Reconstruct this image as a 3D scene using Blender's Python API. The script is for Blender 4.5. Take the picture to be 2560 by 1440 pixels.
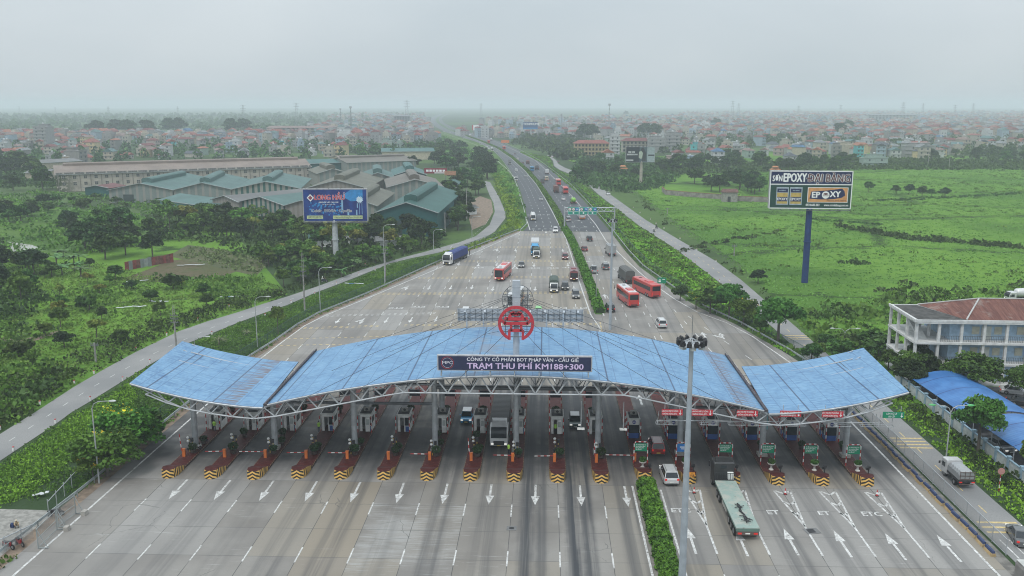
import bpy, math, random
import numpy as np
from mathutils import Vector, Matrix
R=math.radians
for o in list(bpy.data.objects): bpy.data.objects.remove(o)
sc=bpy.context.scene; col=sc.collection
# ---------------- camera, sky, sun, exposure
FPX=2250.0; CH=46.0; PITCH=math.atan(460/FPX); YAW=math.atan(85*math.cos(PITCH)/FPX)
cam=bpy.data.cameras.new('camera'); cam.sensor_width=36; cam.lens=36*FPX/2560; cam.clip_end=30000; cam.clip_start=1
camo=bpy.data.objects.new('camera',cam); col.objects.link(camo)
camo.location=(0,0,CH); camo.rotation_euler=(math.pi/2-PITCH,0,YAW); sc.camera=camo
CR=camo.rotation_euler.to_matrix()
def G(px,py,z=0.0):
    d=CR@Vector(((px-1280)/FPX,(720-py)/FPX,-1)); t=(z-CH)/d.z
    return Vector((d.x*t,d.y*t,z))
world=bpy.data.worlds.new('World'); sc.world=world; world.use_nodes=True
nt=world.node_tree; nt.nodes.clear(); N=nt.nodes.new; L=nt.links.new
SUN_EL,SUN_AZ=R(58),R(205)
sky=N('ShaderNodeTexSky'); sky.sky_type='NISHITA'; sky.sun_disc=False; sky.sun_elevation=SUN_EL; sky.sun_rotation=SUN_AZ; sky.dust_density=4
b1=N('ShaderNodeBackground'); b1.inputs[1].default_value=.06; L(sky.outputs[0],b1.inputs[0])
tc=N('ShaderNodeTexCoord'); mp=N('ShaderNodeMapping'); mp.inputs['Scale'].default_value=(1.1,1.1,2.6); L(tc.outputs['Generated'],mp.inputs[0])
nz=N('ShaderNodeTexNoise'); nz.inputs['Scale'].default_value=2.4; nz.inputs['Detail'].default_value=5; nz.inputs['Roughness'].default_value=.48; L(mp.outputs[0],nz.inputs[0])
rp=N('ShaderNodeValToRGB'); L(nz.outputs[0],rp.inputs[0])
rp.color_ramp.elements[0].position=.30; rp.color_ramp.elements[0].color=(.530,.604,.652,1)
rp.color_ramp.elements[1].position=.70; rp.color_ramp.elements[1].color=(.640,.702,.740,1)
b2=N('ShaderNodeBackground'); L(rp.outputs[0],b2.inputs[0]); sx_=N('ShaderNodeSeparateXYZ'); L(tc.outputs['Generated'],sx_.inputs[0]); mz=N('ShaderNodeMath'); mz.operation='MULTIPLY_ADD'; mz.use_clamp=False; L(sx_.outputs[2],mz.inputs[0]); mz.inputs[1].default_value=1.25; mz.inputs[2].default_value=.9; L(mz.outputs[0],b2.inputs[1])
mx=N('ShaderNodeMixShader'); mx.inputs[0].default_value=.9; L(b1.outputs[0],mx.inputs[1]); L(b2.outputs[0],mx.inputs[2])
wo=N('ShaderNodeOutputWorld'); L(mx.outputs[0],wo.inputs[0])
sl=bpy.data.lights.new('sun','SUN'); sl.energy=1.1; sl.angle=R(12); sl.color=(1,.97,.92)
so=bpy.data.objects.new('sun',sl); col.objects.link(so)
sd=Vector((math.sin(SUN_AZ)*math.cos(SUN_EL),math.cos(SUN_AZ)*math.cos(SUN_EL),math.sin(SUN_EL)))
so.rotation_euler=sd.to_track_quat('Z','Y').to_euler(); so.location=(0,0,200)
sc.view_settings.view_transform='Standard'; sc.view_settings.look='None'; sc.view_settings.exposure=0.15; sc.view_settings.gamma=1
sc.cycles.use_denoising=True; sc.cycles.filter_width=1.05;  sc.cycles.max_bounces=6; sc.cycles.diffuse_bounces=3; sc.cycles.glossy_bounces=2; sc.cycles.transmission_bounces=2; sc.cycles.volume_bounces=1
sc.cycles.transparent_max_bounces=6
# ---------------- helpers
def tag(o,label=None,cat=None,group=None,kind=None):
    if label: o['label']=label
    if cat: o['category']=cat
    if group: o['group']=group
    if kind: o['kind']=kind
    return o
def empty(name,loc=(0,0,0),rz=0,label=None,cat=None,group=None):
    o=bpy.data.objects.new(name,None); col.objects.link(o); o.location=loc; o.rotation_euler=(0,0,rz); o.empty_display_size=.5
    return tag(o,label,cat,group)
def dup(root,loc,rz=0,label=None,group=None,scale=None,cat=None):
    r=root.copy(); col.objects.link(r); r.location=loc; r.rotation_euler=(0,0,rz)
    if scale: r.scale=scale if hasattr(scale,'__len__') else (scale,)*3
    if label: r['label']=label
    if group: r['group']=group
    if cat: r['category']=cat
    for ch in KIDS.get(root.name,[]):
        c=ch.copy(); col.objects.link(c); c.parent=r; KIDS.setdefault(r.name,[]).append(c)
        for g in KIDS.get(ch.name,[]):
            d=g.copy(); col.objects.link(d); d.parent=c; KIDS.setdefault(c.name,[]).append(d)
    return r
KIDS={}
class MB:
    def __init__(s): s.v=[];s.f=[];s.m=[]
    def add(s,v,f,mi=0):
        b=len(s.v); s.v+= [tuple(p) for p in v]; s.f+=[tuple(b+i for i in q) for q in f]; s.m+=[mi]*len(f); return s
    def box(s,c,d,mi=0,rz=0):
        x,y,z=d[0]/2,d[1]/2,d[2]/2; ca,sa=math.cos(rz),math.sin(rz)
        P=[(c[0]+ca*a-sa*b,c[1]+sa*a+ca*b,c[2]+e) for e in(-z,z) for a,b in((-x,-y),(x,-y),(x,y),(-x,y))]
        return s.add(P,[(3,2,1,0),(4,5,6,7),(0,1,5,4),(1,2,6,5),(2,3,7,6),(3,0,4,7)],mi)
    def cyl(s,p0,p1,r0,r1=None,n=8,mi=0,caps=True):
        p0=Vector(p0);p1=Vector(p1); r1=r0 if r1 is None else r1
        d=(p1-p0).normalized(); u=d.orthogonal().normalized(); w=d.cross(u)
        P=[p0+(u*math.cos(2*math.pi*i/n)+w*math.sin(2*math.pi*i/n))*r0 for i in range(n)]+[p1+(u*math.cos(2*math.pi*i/n)+w*math.sin(2*math.pi*i/n))*r1 for i in range(n)]
        F=[(i,(i+1)%n,n+(i+1)%n,n+i) for i in range(n)]
        if caps: F+=[tuple(range(n-1,-1,-1)),tuple(range(n,2*n))]
        return s.add(P,F,mi)
    def path(s,pts,r,n=6,mi=0):
        for a,b in zip(pts,pts[1:]): s.cyl(a,b,r,r,n,mi)
        return s
    def loft(s,rings,mi=0,caps=True):
        n=len(rings[0]); P=[p for r in rings for p in r]; F=[]
        for k in range(len(rings)-1):
            for i in range(n): F.append((k*n+i,k*n+(i+1)%n,(k+1)*n+(i+1)%n,(k+1)*n+i))
        if caps: F+=[tuple(range(n-1,-1,-1)),tuple((len(rings)-1)*n+i for i in range(n))]
        return s.add(P,F,mi)
    def prism(s,poly,z0,z1,mi=0,mt=None):
        n=len(poly); P=[(p[0],p[1],z0) for p in poly]+[(p[0],p[1],z1) for p in poly]
        s.add(P,[(i,(i+1)%n,n+(i+1)%n,n+i) for i in range(n)]+[tuple(range(n-1,-1,-1))],mi)
        return s.add([(p[0],p[1],z1) for p in poly],[tuple(range(n))],mi if mt is None else mt)
    def lathe(s,prof,c=(0,0,0),n=12,mi=0):
        return s.loft([[(c[0]+r*math.cos(2*math.pi*i/n),c[1]+r*math.sin(2*math.pi*i/n),c[2]+z) for i in range(n)] for r,z in prof],mi)
    def mesh(s,name,mats,smooth=False):
        me=bpy.data.meshes.new(name); me.from_pydata(s.v,[],s.f)
        for m in (mats if isinstance(mats,(list,tuple)) else [mats]): me.materials.append(m)
        if len(me.materials)>1: me.polygons.foreach_set('material_index',s.m)
        if smooth: me.polygons.foreach_set('use_smooth',[True]*len(s.f))
        me.update(); return me
    def build(s,name,mats,parent=None,smooth=False,loc=None,rz=0):
        return obj(name,s.mesh(name,mats,smooth),parent,loc,rz)
def obj(name,me,parent=None,loc=None,rz=0):
    o=bpy.data.objects.new(name,me); col.objects.link(o)
    if parent: o.parent=parent; KIDS.setdefault(parent.name,[]).append(o)
    if loc is not None: o.location=loc
    if rz: o.rotation_euler=(0,0,rz)
    return o
# ---- materials
class NT:
    def __init__(s,name):
        s.m=bpy.data.materials.new(name); s.m.use_nodes=True; s.t=s.m.node_tree; s.b=s.t.nodes['Principled BSDF']
    def n(s,t,**k):
        o=s.t.nodes.new(t)
        for a,b in k.items(): setattr(o,a,b)
        return o
    def l(s,a,b): s.t.links.new(a,b)
    def put(s,sock,v):
        if hasattr(v,'is_output') or isinstance(v,bpy.types.NodeSocket): s.l(v,sock)
        else: sock.default_value=v
    def math(s,op,a,b=None,c=None,clamp=False):
        o=s.n('ShaderNodeMath',operation=op,use_clamp=clamp); s.put(o.inputs[0],a)
        if b is not None: s.put(o.inputs[1],b)
        if c is not None: s.put(o.inputs[2],c)
        return o.outputs[0]
    def step(s,v,a,b,lo=0.0,hi=1.0):
        o=s.n('ShaderNodeMapRange',interpolation_type='SMOOTHSTEP'); s.put(o.inputs[0],v); o.inputs[1].default_value=a;o.inputs[2].default_value=b;o.inputs[3].default_value=lo;o.inputs[4].default_value=hi
        return o.outputs[0]
    def mix(s,f,a,b,mode='MIX'):
        o=s.n('ShaderNodeMix',data_type='RGBA',blend_type=mode); s.put(o.inputs[0],f)
        for i,v in((6,a),(7,b)): s.put(o.inputs[i],(*v,1) if isinstance(v,tuple) and len(v)==3 else v)
        return o.outputs[2]
    def co(s,kind='Object'): return s.n('ShaderNodeTexCoord').outputs[kind]
    def pos(s): return s.n('ShaderNodeNewGeometry').outputs['Position']
    def xyz(s,v): o=s.n('ShaderNodeSeparateXYZ'); s.l(v,o.inputs[0]); return o.outputs
    def comb(s,x,y,z=0.0):
        o=s.n('ShaderNodeCombineXYZ'); s.put(o.inputs[0],x);s.put(o.inputs[1],y);s.put(o.inputs[2],z); return o.outputs[0]
    def noise(s,v,sc_,det=3,rough=.55):
        o=s.n('ShaderNodeTexNoise'); s.l(v,o.inputs['Vector']); o.inputs['Scale'].default_value=sc_; o.inputs['Detail'].default_value=det; o.inputs['Roughness'].default_value=rough; return o.outputs[0]
    def white(s,v):
        o=s.n('ShaderNodeTexWhiteNoise',noise_dimensions='3D'); s.l(v,o.inputs[0]); return o.outputs[0]
    def bump(s,h,st=.3,d=.05):
        o=s.n('ShaderNodeBump'); o.inputs['Strength'].default_value=st; o.inputs['Distance'].default_value=d; s.l(h,o.inputs['Height']); s.l(o.outputs[0],s.b.inputs['Normal'])
    def fin(s,c,rough=.8,metal=0.0,spec=None):
        s.put(s.b.inputs['Base Color'],(*c,1) if isinstance(c,tuple) else c); s.put(s.b.inputs['Roughness'],rough); s.b.inputs['Metallic'].default_value=metal
        if spec is not None: s.b.inputs['Specular IOR Level'].default_value=spec
        return s.m
MC={}
def M(name,c=(.5,.5,.5),rough=.7,metal=0.0,var=.12,sc_=1.2,dirt=None,emit=None):
    """plain material with mottled wear"""
    if name in MC: return MC[name]
    t=NT(name); v=t.pos(); n=t.noise(v,sc_,4)
    cc=t.mix(t.step(n,.35,.65),tuple(x*(1-var) for x in c),tuple(min(1,x*(1+var)) for x in c))
    if dirt: cc=t.mix(t.step(t.noise(v,.45,5,.65),.52,.7,0,dirt[1]),cc,dirt[0])
    m=t.fin(cc,rough,metal)
    if emit: t.b.inputs['Emission Color'].default_value=(*emit[0],1); t.b.inputs['Emission Strength'].default_value=emit[1]
    MC[name]=m; return m
def foliage(name,lo,mid,hi,extra=None,ns=.5,w=.55):
    t=NT(name); a=t.n('ShaderNodeAttribute',attribute_name='tint').outputs['Fac']; n=t.noise(t.pos(),ns,3)
    oi=t.n('ShaderNodeObjectInfo').outputs['Random']
    f=t.math('ADD',t.math('MULTIPLY',a,w),t.math('MULTIPLY',t.step(n,.3,.7),1-w))
    r=t.n('ShaderNodeValToRGB'); t.l(f,r.inputs[0]); e=r.color_ramp.elements; e[0].color=(*lo,1); e[0].position=.1; e[1].color=(*hi,1); e[1].position=.95
    k=e.new(.5); k.color=(*mid,1)
    cc=r.outputs[0]
    if extra: cc=t.mix(t.math('MULTIPLY',t.math('GREATER_THAN',a,extra[1]),t.math('GREATER_THAN',t.noise(t.pos(),.9,2),.5)),cc,extra[0])
    h=t.n('ShaderNodeHueSaturation'); t.l(cc,h.inputs['Color']); t.l(t.math('ADD',t.math('MULTIPLY',oi,.5),.75),h.inputs['Value'])
    t.l(t.math('ADD',t.math('MULTIPLY',oi,.05),.47),h.inputs['Hue'])
    t.fin(h.outputs[0],.65,0,.25)
    t.b.inputs['Transmission Weight'].default_value=0
    MC[name]=t.m; return t.m
rng=np.random.default_rng(7); random.seed(7)
def quadcloud(name,C,S,tint,mat,parent=None,flat=0.0,up=0.0,aspect=1.0):
    """one mesh of randomly turned leaf quads: C centres (n,3), S half sizes (n)"""
    n=len(C); a=rng.normal(size=(n,3)); a[:,2]*=(1-flat); a/=np.linalg.norm(a,axis=1)[:,None]+1e-9
    b=rng.normal(size=(n,3)); b[:,2]+=up; b-= (b*a).sum(1)[:,None]*a; b/=np.linalg.norm(b,axis=1)[:,None]+1e-9
    a=a*S[:,None]; b=b*(S*aspect)[:,None]
    V=np.stack([C-a-b,C+a-b*.6,C+a*.7+b,C-a*.6+b*.8],1).reshape(-1,3).astype(np.float32)
    me=bpy.data.meshes.new(name); me.vertices.add(4*n); me.vertices.foreach_set('co',V.ravel())
    me.loops.add(4*n); me.loops.foreach_set('vertex_index',np.arange(4*n,dtype=np.int32))
    me.polygons.add(n); me.polygons.foreach_set('loop_start',np.arange(0,4*n,4,dtype=np.int32)); me.polygons.foreach_set('loop_total',np.full(n,4,dtype=np.int32))
    me.update(calc_edges=True)
    at=me.attributes.new('tint','FLOAT','FACE'); at.data.foreach_set('value',np.asarray(tint,dtype=np.float32))
    me.materials.append(mat); return me
def inpoly(P,poly):
    x,y=P[:,0],P[:,1]; ins=np.zeros(len(P),bool); n=len(poly); j=n-1
    for i in range(n):
        xi,yi=poly[i][0],poly[i][1]; xj,yj=poly[j][0],poly[j][1]
        c=((yi>y)!=(yj>y))&(x<(xj-xi)*(y-yi)/((yj-yi) if yj!=yi else 1e-9)+xi); ins^=c; j=i
    return ins
def scatter(poly,dens,avoid=(),mg=0.0):
    P=np.array([(p[0],p[1]) for p in poly]); lo,hi=P.min(0),P.max(0); n=int(dens*(hi-lo).prod())
    n=min(n,600000); q=rng.uniform(lo,hi,(n,2)); q=q[inpoly(q,P)]
    for a in avoid:
        for dx,dy in((0,0),(mg,0),(-mg,0),(0,mg*2),(0,-mg*2)): q=q[~inpoly(q+np.array([dx,dy]),a)]
    return q
_tc={}
def textmesh(s,size,bold=0.0,align='CENTER',sx=1.0):
    c=bpy.data.curves.new('lettering','FONT'); c.body=s; c.size=size; c.align_x=align; c.align_y='CENTER'; c.resolution_u=2
    o=bpy.data.objects.new('lettering',c); col.objects.link(o); dg=bpy.context.evaluated_depsgraph_get()
    me=bpy.data.meshes.new_from_object(o.evaluated_get(dg)); bpy.data.objects.remove(o)
    v=[(p.co.x*sx,p.co.y) for p in me.vertices]; f=[tuple(p.vertices) for p in me.polygons]; bpy.data.meshes.remove(me)
    out=MB(); k=0
    shifts=[(0,0)] if not bold else [(0,0),(bold,0),(-bold,0),(0,bold*.7),(0,-bold*.7)]
    for dx,dy in shifts:
        out.add([(x+dx*size,y+dy*size,k*.0015) for x,y in v],f); k+=1
    return out
def lettering(s,size,mat,parent,loc,rot='front',bold=0.0,align='CENTER',sx=1.0,name='lettering',rz=0):
    """text standing in the XZ plane facing -Y ('front'), +Y ('back') or lying flat ('flat')"""
    t=textmesh(s.replace('Đ','D'),size,bold,align,sx)
    if s.startswith('Đ'): x0=min(p[0] for p in t.v); t.add([(x0-.12*size,-.05*size,.012),(x0+.30*size,-.05*size,.012),(x0+.30*size,.06*size,.012),(x0-.12*size,.06*size,.012)],[(0,1,2,3)])
    if rot=='front': t.v=[(x,-z,y) for x,y,z in t.v]
    elif rot=='back': t.v=[(-x,z,y) for x,y,z in t.v]
    elif rot=='turned': t.v=[(-x,-y,z) for x,y,z in t.v]
    return t.build(name,mat,parent,loc=loc,rz=rz)
# ================= SETTING
X0=12.67; LP=5.44                      # median island axis and lane pitch
def kx(k): return X0+LP*k
def grass_mat(name,c1,c2,c3,s=1.0):
    t=NT(name); v=t.pos(); a=t.noise(v,.02*s,5,.6); b=t.noise(v,.35*s,4,.7); c=t.noise(v,3.0,2)
    cc=t.mix(t.step(a,.4,.6),c1,c2); cc=t.mix(t.step(b,.45,.7,0,.8),cc,c3); cc=t.mix(t.step(c,.3,.8,0,.35),cc,(.02,.035,.01))
    t.bump(b,.5,.4); return t.fin(cc,.95,0,.1)
# far ground: patchwork of paddies and scrub
t=NT('far_land'); v=t.pos(); x=t.xyz(v)
vo=t.n('ShaderNodeTexVoronoi'); t.l(t.comb(t.math('MULTIPLY',x[0],.6),x[1]),vo.inputs['Vector']); vo.inputs['Scale'].default_value=.0045
cr=t.n('ShaderNodeValToRGB'); t.l(t.xyz(vo.outputs['Color'])[0],cr.inputs[0]); cr.color_ramp.interpolation='CONSTANT'
e=cr.color_ramp.elements; e[0].color=(.05,.085,.03,1); e[1].position=.35; e[1].color=(.075,.13,.035,1)
for p_,c_ in((.6,(.04,.07,.03)),(.8,(.09,.14,.05))): k_=e.new(p_); k_.color=(*c_,1)
cc=t.mix(t.step(t.noise(v,.01,6,.65),.42,.6,0,.75),cr.outputs[0],(.035,.06,.025)); cc=t.mix(t.step(t.noise(v,.4,4,.7),.5,.75,0,.6),cc,(.03,.055,.018))
t.bump(t.noise(v,.5,3),.5,.5); far_land=t.fin(cc,.95,0,.1)
m=MB(); m.add([(-9000,-80,-.06),(9000,-80,-.06),(9000,10500,-.06),(-9000,10500,-.06)],[(0,1,2,3)])
tag(m.build('ground',far_land),kind='structure')
def sheet(name,pts,z,mat): 
    m=MB(); m.add([(p[0],p[1],z) for p in pts],[tuple(range(len(pts)))]); return tag(m.build(name,mat),kind='structure')
def GL(s,z=0):
    a=[float(q) for q in s.split()]; return [G(a[i],a[i+1],z) for i in range(0,len(a),2)]
# --- right field, left meadow
t=NT('meadow_green'); v=t.pos(); a=t.noise(v,.012,5,.6); b=t.noise(v,.12,4,.65); c=t.noise(v,1.6,3,.7)
cc=t.mix(t.step(a,.40,.60),(.075,.165,.024),(.135,.26,.034)); cc=t.mix(t.step(b,.52,.75,0,.7),cc,(.05,.12,.02)); cc=t.mix(t.step(c,.4,.75,0,.4),cc,(.045,.11,.016))
wv=t.n('ShaderNodeTexVoronoi',feature='DISTANCE_TO_EDGE'); x=t.xyz(v); t.l(t.comb(t.math('ADD',t.math('MULTIPLY',x[0],.55),t.math('MULTIPLY',b,10)),t.math('ADD',x[1],t.math('MULTIPLY',b,24))),wv.inputs['Vector']); wv.inputs['Scale'].default_value=.012
cc=t.mix(t.step(wv.outputs['Distance'],.0,.03,.9,0),cc,(.025,.05,.012)); t.bump(c,.6,.5); meadow=t.fin(cc,.95,0,.1)
right_field=GL('1420 400 1560 455 1700 560 1850 660 1930 742 2020 830 2120 940 2700 1200 3200 1000 2900 560 2700 440 2560 398 2200 380 1900 380 1600 392')
sheet('meadow',right_field,-.03,meadow)
left_field=GL('-500 1500 -500 560 0 500 250 530 560 560 640 640 720 735 560 800 350 890 200 970 0 1080 -100 1140')
sheet('left_meadow',left_field,-.03,meadow)
sheet('paddy_field',GL('-300 560 40 520 230 525 420 570 330 600 200 640 -300 660'),-.02,grass_mat('paddy_grass',(.075,.15,.03),(.1,.18,.035),(.05,.1,.03)))
sheet('pond',GL('-200 612 20 604 80 612 100 620 60 634 -200 650'),-.012,M('pond_water',(.34,.34,.28),.15,var=.05))
soil=M('dry_soil',(.20,.15,.11),.95,var=.25,sc_=.8); grav=M('gravel_grey',(.26,.25,.23),.95,var=.22,sc_=1.6)
sheet('vegetable_plot',GL('300 700 430 650 560 640 640 660 560 690 400 705'),-.015,grass_mat('vegetable_rows',(.14,.11,.07),(.1,.11,.05),(.06,.09,.03),2))
sheet('maize_plot',GL('420 640 470 612 560 625 680 650 640 690 560 672'),-.01,grass_mat('dry_maize',(.13,.13,.07),(.1,.11,.06),(.07,.09,.04),2))
sheet('gravel_yard',GL('-250 1290 0 1272 110 1275 215 1290 190 1330 140 1370 60 1440 -250 1440'),-.012,grav)
sheet('dirt_patch',GL('1172 505 1200 490 1228 500 1233 530 1215 560 1180 575 1172 545'),-.012,soil)
# --- roads
def rows(L_,R_): return [Vector(p) for p in L_]+[Vector(p) for p in reversed(R_)]
t=NT('asphalt_dark'); v=t.pos(); n1=t.noise(v,.05,4); n2=t.noise(v,6,2)
cc=t.mix(t.step(n1,.35,.65),(.050,.056,.064),(.066,.071,.078)); cc=t.mix(t.step(n2,.4,.7,0,.3),cc,(.09,.09,.095)); asph=t.fin(cc,.8)
t=NT('asphalt_worn'); v=t.pos(); n1=t.noise(v,.08,4); n2=t.noise(v,5,2); cc=t.mix(t.step(n1,.35,.65),(.20,.20,.20),(.26,.255,.25)); cc=t.mix(t.step(n2,.4,.7,0,.35),cc,(.15,.15,.15)); worn=t.fin(cc,.85)
LL=GL('1307 578 1322 563 1313 520 1298 468 1278 430 1257 400 1236 378 1200 358 1160 345 1115 331 1090 318 1078 308 1074 299 1080 293 1092 288 1100 285')
LM=GL('1405 578 1398 565 1382 527 1358 487 1335 453 1310 424 1275 394 1240 371 1195 351 1160 339 1130 328 1107 317 1094 308 1088 300 1094 293 1104 288 1112 285')
RM=GL('1422 578 1416 563 1402 530 1380 499 1354 461 1327 430 1292 398 1255 372 1214 355 1175 341 1140 329 1117 318 1102 309 1096 300 1100 293 1110 288 1118 285')
RR=GL('1527 580 1512 562 1485 530 1458 500 1422 462 1385 432 1345 402 1300 377 1250 354 1200 338 1160 327 1130 317 1112 308 1104 299 1108 292 1118 287 1124 285')
sheet('highway_left_carriageway',rows(LL,LM),0,asph); sheet('highway_right_carriageway',rows(RM,RR),0,asph)
med=[Vector((11.9,20,0)),Vector((11.4,101.5,0))]
sheet('highway_median',rows(GL('1488 786 1468 710 1448 655 1418 600 1405 577')+LM[1:],GL('1510 786 1498 745 1468 680 1446 625 1432 598 1420 577')+RM[1:]),.004,grass_mat('median_grass',(.05,.11,.02),(.07,.14,.03),(.04,.08,.02)))
# verge strips outside the carriageways
sheet('verge_left',rows(GL('1180 640 1235 590 1268 550 1260 505 1235 455 1220 420 1195 380 1150 355 1100 338'),LL[:9]+[LL[9]]),-.02,grass_mat('verge_grass',(.06,.12,.02),(.09,.17,.03),(.05,.09,.02)))
# concrete plaza
t=NT('plaza_concrete'); v=t.pos(); x=t.xyz(v)
u=t.math('DIVIDE',t.math('SUBTRACT',x[0],X0),LP); w=t.math('DIVIDE',t.math('SUBTRACT',x[1],104.0),6.35)
fu=t.math('FRACT',t.math('ADD',u,40.0)); fw=t.math('FRACT',t.math('ADD',w,40.0)); lane=t.math('FLOOR',t.math('ADD',u,40.0))
du=t.math('MULTIPLY',t.math('ABSOLUTE',t.math('SUBTRACT',fu,.5)),LP)          # metres from the lane centre
rng_=lambda v_,a_,b_:t.math('MULTIPLY',t.math('GREATER_THAN',v_,a_),t.math('LESS_THAN',v_,b_))
jx=t.step(du,LP/2-.055,LP/2-.02); jm=t.math('MULTIPLY',t.step(du,.0,.05,1,0),.35); jy=t.step(t.math('ABSOLUTE',t.math('SUBTRACT',fw,.5)),.5-.009,.5-.004)
wob=t.noise(v,.5,3); cell=t.white(t.comb(lane,t.math('FLOOR',t.math('DIVIDE',w,3.0)))); cell2=t.white(t.comb(lane,t.math('FLOOR',w),3.0))
n1=t.noise(v,.09,5,.6); n2=t.noise(v,2.2,4,.7); ns=t.noise(t.comb(t.math('MULTIPLY',x[0],.28),t.math('MULTIPLY',x[1],3.0)),1.0,4,.7)
cc=t.mix(t.step(n1,.36,.64),(.190,.175,.160),(.268,.252,.232)); cc=t.mix(t.math('MULTIPLY',t.step(cell,.55,.9),.75),cc,(.285,.25,.20))
cc=t.mix(t.math('MULTIPLY',t.step(cell,.0,.35,1,0),.5),cc,(.36,.352,.342)); cc=t.mix(t.math('MULTIPLY',cell2,.3),cc,(.25,.24,.23))
cc=t.mix(t.math('MULTIPLY',t.step(n2,.5,.75),.35),cc,(.20,.19,.18)); cc=t.mix(t.math('MULTIPLY',t.step(ns,.58,.7),t.step(t.noise(v,.16,2),.48,.62,0,.6)),cc,(.46,.455,.44))
sy_=t.math('LESS_THAN',x[1],104.0); cc=t.mix(t.math('MULTIPLY',t.math('MULTIPLY',rng_(x[0],X0-7*LP,X0-6*LP),sy_),.6),cc,(.26,.222,.175)); cc=t.mix(t.math('MULTIPLY',t.math('MULTIPLY',rng_(x[0],X0-6*LP,X0-4*LP),t.math('LESS_THAN',x[1],98.0)),t.step(t.math('ADD',t.math('MULTIPLY',ns,.5),t.math('MULTIPLY',n1,.5)),.46,.60,.0,.6)),cc,(.36,.357,.348))
# tyre dirt running along the lanes
st=t.noise(t.comb(t.math('MULTIPLY',x[0],1.5),t.math('MULTIPLY',x[1],.03)),1.0,3,.6); ln=t.white(t.comb(lane,7.0))
band=t.math('MULTIPLY',t.step(du,.6,1.9,1,0),t.step(st,.36,.60)); tr=t.step(t.math('ABSOLUTE',t.math('SUBTRACT',du,.85)),.15,.6,1,0)
wgt=t.math('MULTIPLY',t.step(x[0],-50,-8,.45,1.0),t.math('ADD',.35,t.math('MULTIPLY',ln,.65)))
ymask=t.math('MAXIMUM',t.step(x[1],104,116,.55,1.0),0.0); ym2=t.step(x[1],128,175,1.0,.35)
dk=t.math('MULTIPLY',t.math('MULTIPLY',t.math('ADD',t.math('MULTIPLY',band,.85),t.math('MULTIPLY',tr,.45)),wgt),t.math('MULTIPLY',ymask,ym2))
hv=lambda c_,w_,a_:t.step(t.math('ABSOLUTE',t.math('SUBTRACT',t.math('ADD',x[0],t.math('MULTIPLY',t.math('SUBTRACT',wob,.5),.5)),c_)),w_*.35,w_*1.3,a_,0)
heavy=t.math('ADD',t.math('MAXIMUM',t.math('MAXIMUM',hv(-1.9,.9,.75),hv(-.1,.7,.45)),t.math('MAXIMUM',hv(3.1,.7,.85),hv(5.0,.7,.5))),t.step(t.math('ABSOLUTE',t.math('SUBTRACT',x[0],20.8)),.4,2.0,.3,0))
heavy=t.math('MULTIPLY',heavy,t.math('MULTIPLY',t.step(x[1],150,200,1,0),t.step(st,.25,.5)))
dk=t.math('ADD',dk,t.math('MULTIPLY',heavy,.85),clamp=True)
cc=t.mix(dk,cc,(.055,.058,.064))
# concrete darkened along the stretch under the roof, mottled by noise
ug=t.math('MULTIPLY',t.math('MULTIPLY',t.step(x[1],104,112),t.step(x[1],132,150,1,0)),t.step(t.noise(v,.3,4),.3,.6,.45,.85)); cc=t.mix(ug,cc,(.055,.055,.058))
cr_=t.n('ShaderNodeTexVoronoi',feature='DISTANCE_TO_EDGE'); t.l(t.comb(t.math('ADD',x[0],t.math('MULTIPLY',wob,2)),x[1]),cr_.inputs['Vector']); cr_.inputs['Scale'].default_value=.12
cc=t.mix(t.math('MULTIPLY',t.step(cr_.outputs['Distance'],.0,.006,1,0),t.step(n1,.55,.6,0,.6)),cc,(.08,.08,.08))
sp=t.step(t.noise(v,4.5,2,.5),.70,.76); cc=t.mix(t.math('MULTIPLY',sp,.45),cc,(.12,.115,.11))
cc=t.mix(t.math('MULTIPLY',jx,t.step(wob,.3,.6,.5,.9)),cc,(.07,.07,.07)); cc=t.mix(t.math('MULTIPLY',jm,.5),cc,(.1,.1,.1)); cc=t.mix(t.math('MULTIPLY',jy,t.step(wob,.3,.6,.3,.75)),cc,(.09,.09,.09))
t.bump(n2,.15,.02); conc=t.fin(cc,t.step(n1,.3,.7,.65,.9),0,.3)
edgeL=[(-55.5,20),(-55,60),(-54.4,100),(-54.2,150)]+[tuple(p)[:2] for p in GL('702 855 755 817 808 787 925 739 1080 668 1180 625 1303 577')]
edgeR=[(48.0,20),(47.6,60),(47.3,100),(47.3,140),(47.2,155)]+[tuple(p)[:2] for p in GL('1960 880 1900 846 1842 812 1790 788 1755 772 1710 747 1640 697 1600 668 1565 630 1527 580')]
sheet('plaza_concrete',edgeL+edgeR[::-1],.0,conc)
sheet('verge_soil_left',[(p[0]-1.6,p[1]) for p in edgeL]+edgeL[::-1],-.01,soil)
for nm,a,b in(('drain_strip',44.9,46.6),):pass
# service roads
SL_far='-200 1170 0 1085 93 1027 185 967 262 922 339 880 447 828 519 803 596 780 656 760 719 741 790 717 850 695 908 673 1009 643 1060 630 1110 616 1150 605 1190 590 1224 562 1237 529 1234 508 1224 488 1217 470 1210 452'
SL_near='-200 1260 0 1152 69 1106 139 1060 180 1030 226 1003 308 952 375 911 467 859 530 833 591 808 655 784 719 762 790 731 841 712 900 689 975 658 1030 645 1089 633 1130 624 1177 609 1210 596 1237 579 1264 545 1263 530 1257 515 1245 488 1225 455'
a_=GL(SL_far); b_=GL(SL_near); sheet('service_road_left',a_+b_[::-1],.0,worn); SRL=a_+b_[::-1]
SRR_l=[Vector((48.4,20,0)),Vector((48.4,100,0)),Vector((48.4,160,0)),Vector((48.0,185,0))]+GL('1844 744 1798 705 1686 620 1602 567 1540 520 1497 487 1465 457 1428 436 1400 425 1385 415 1383 402 1368 388')
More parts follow.
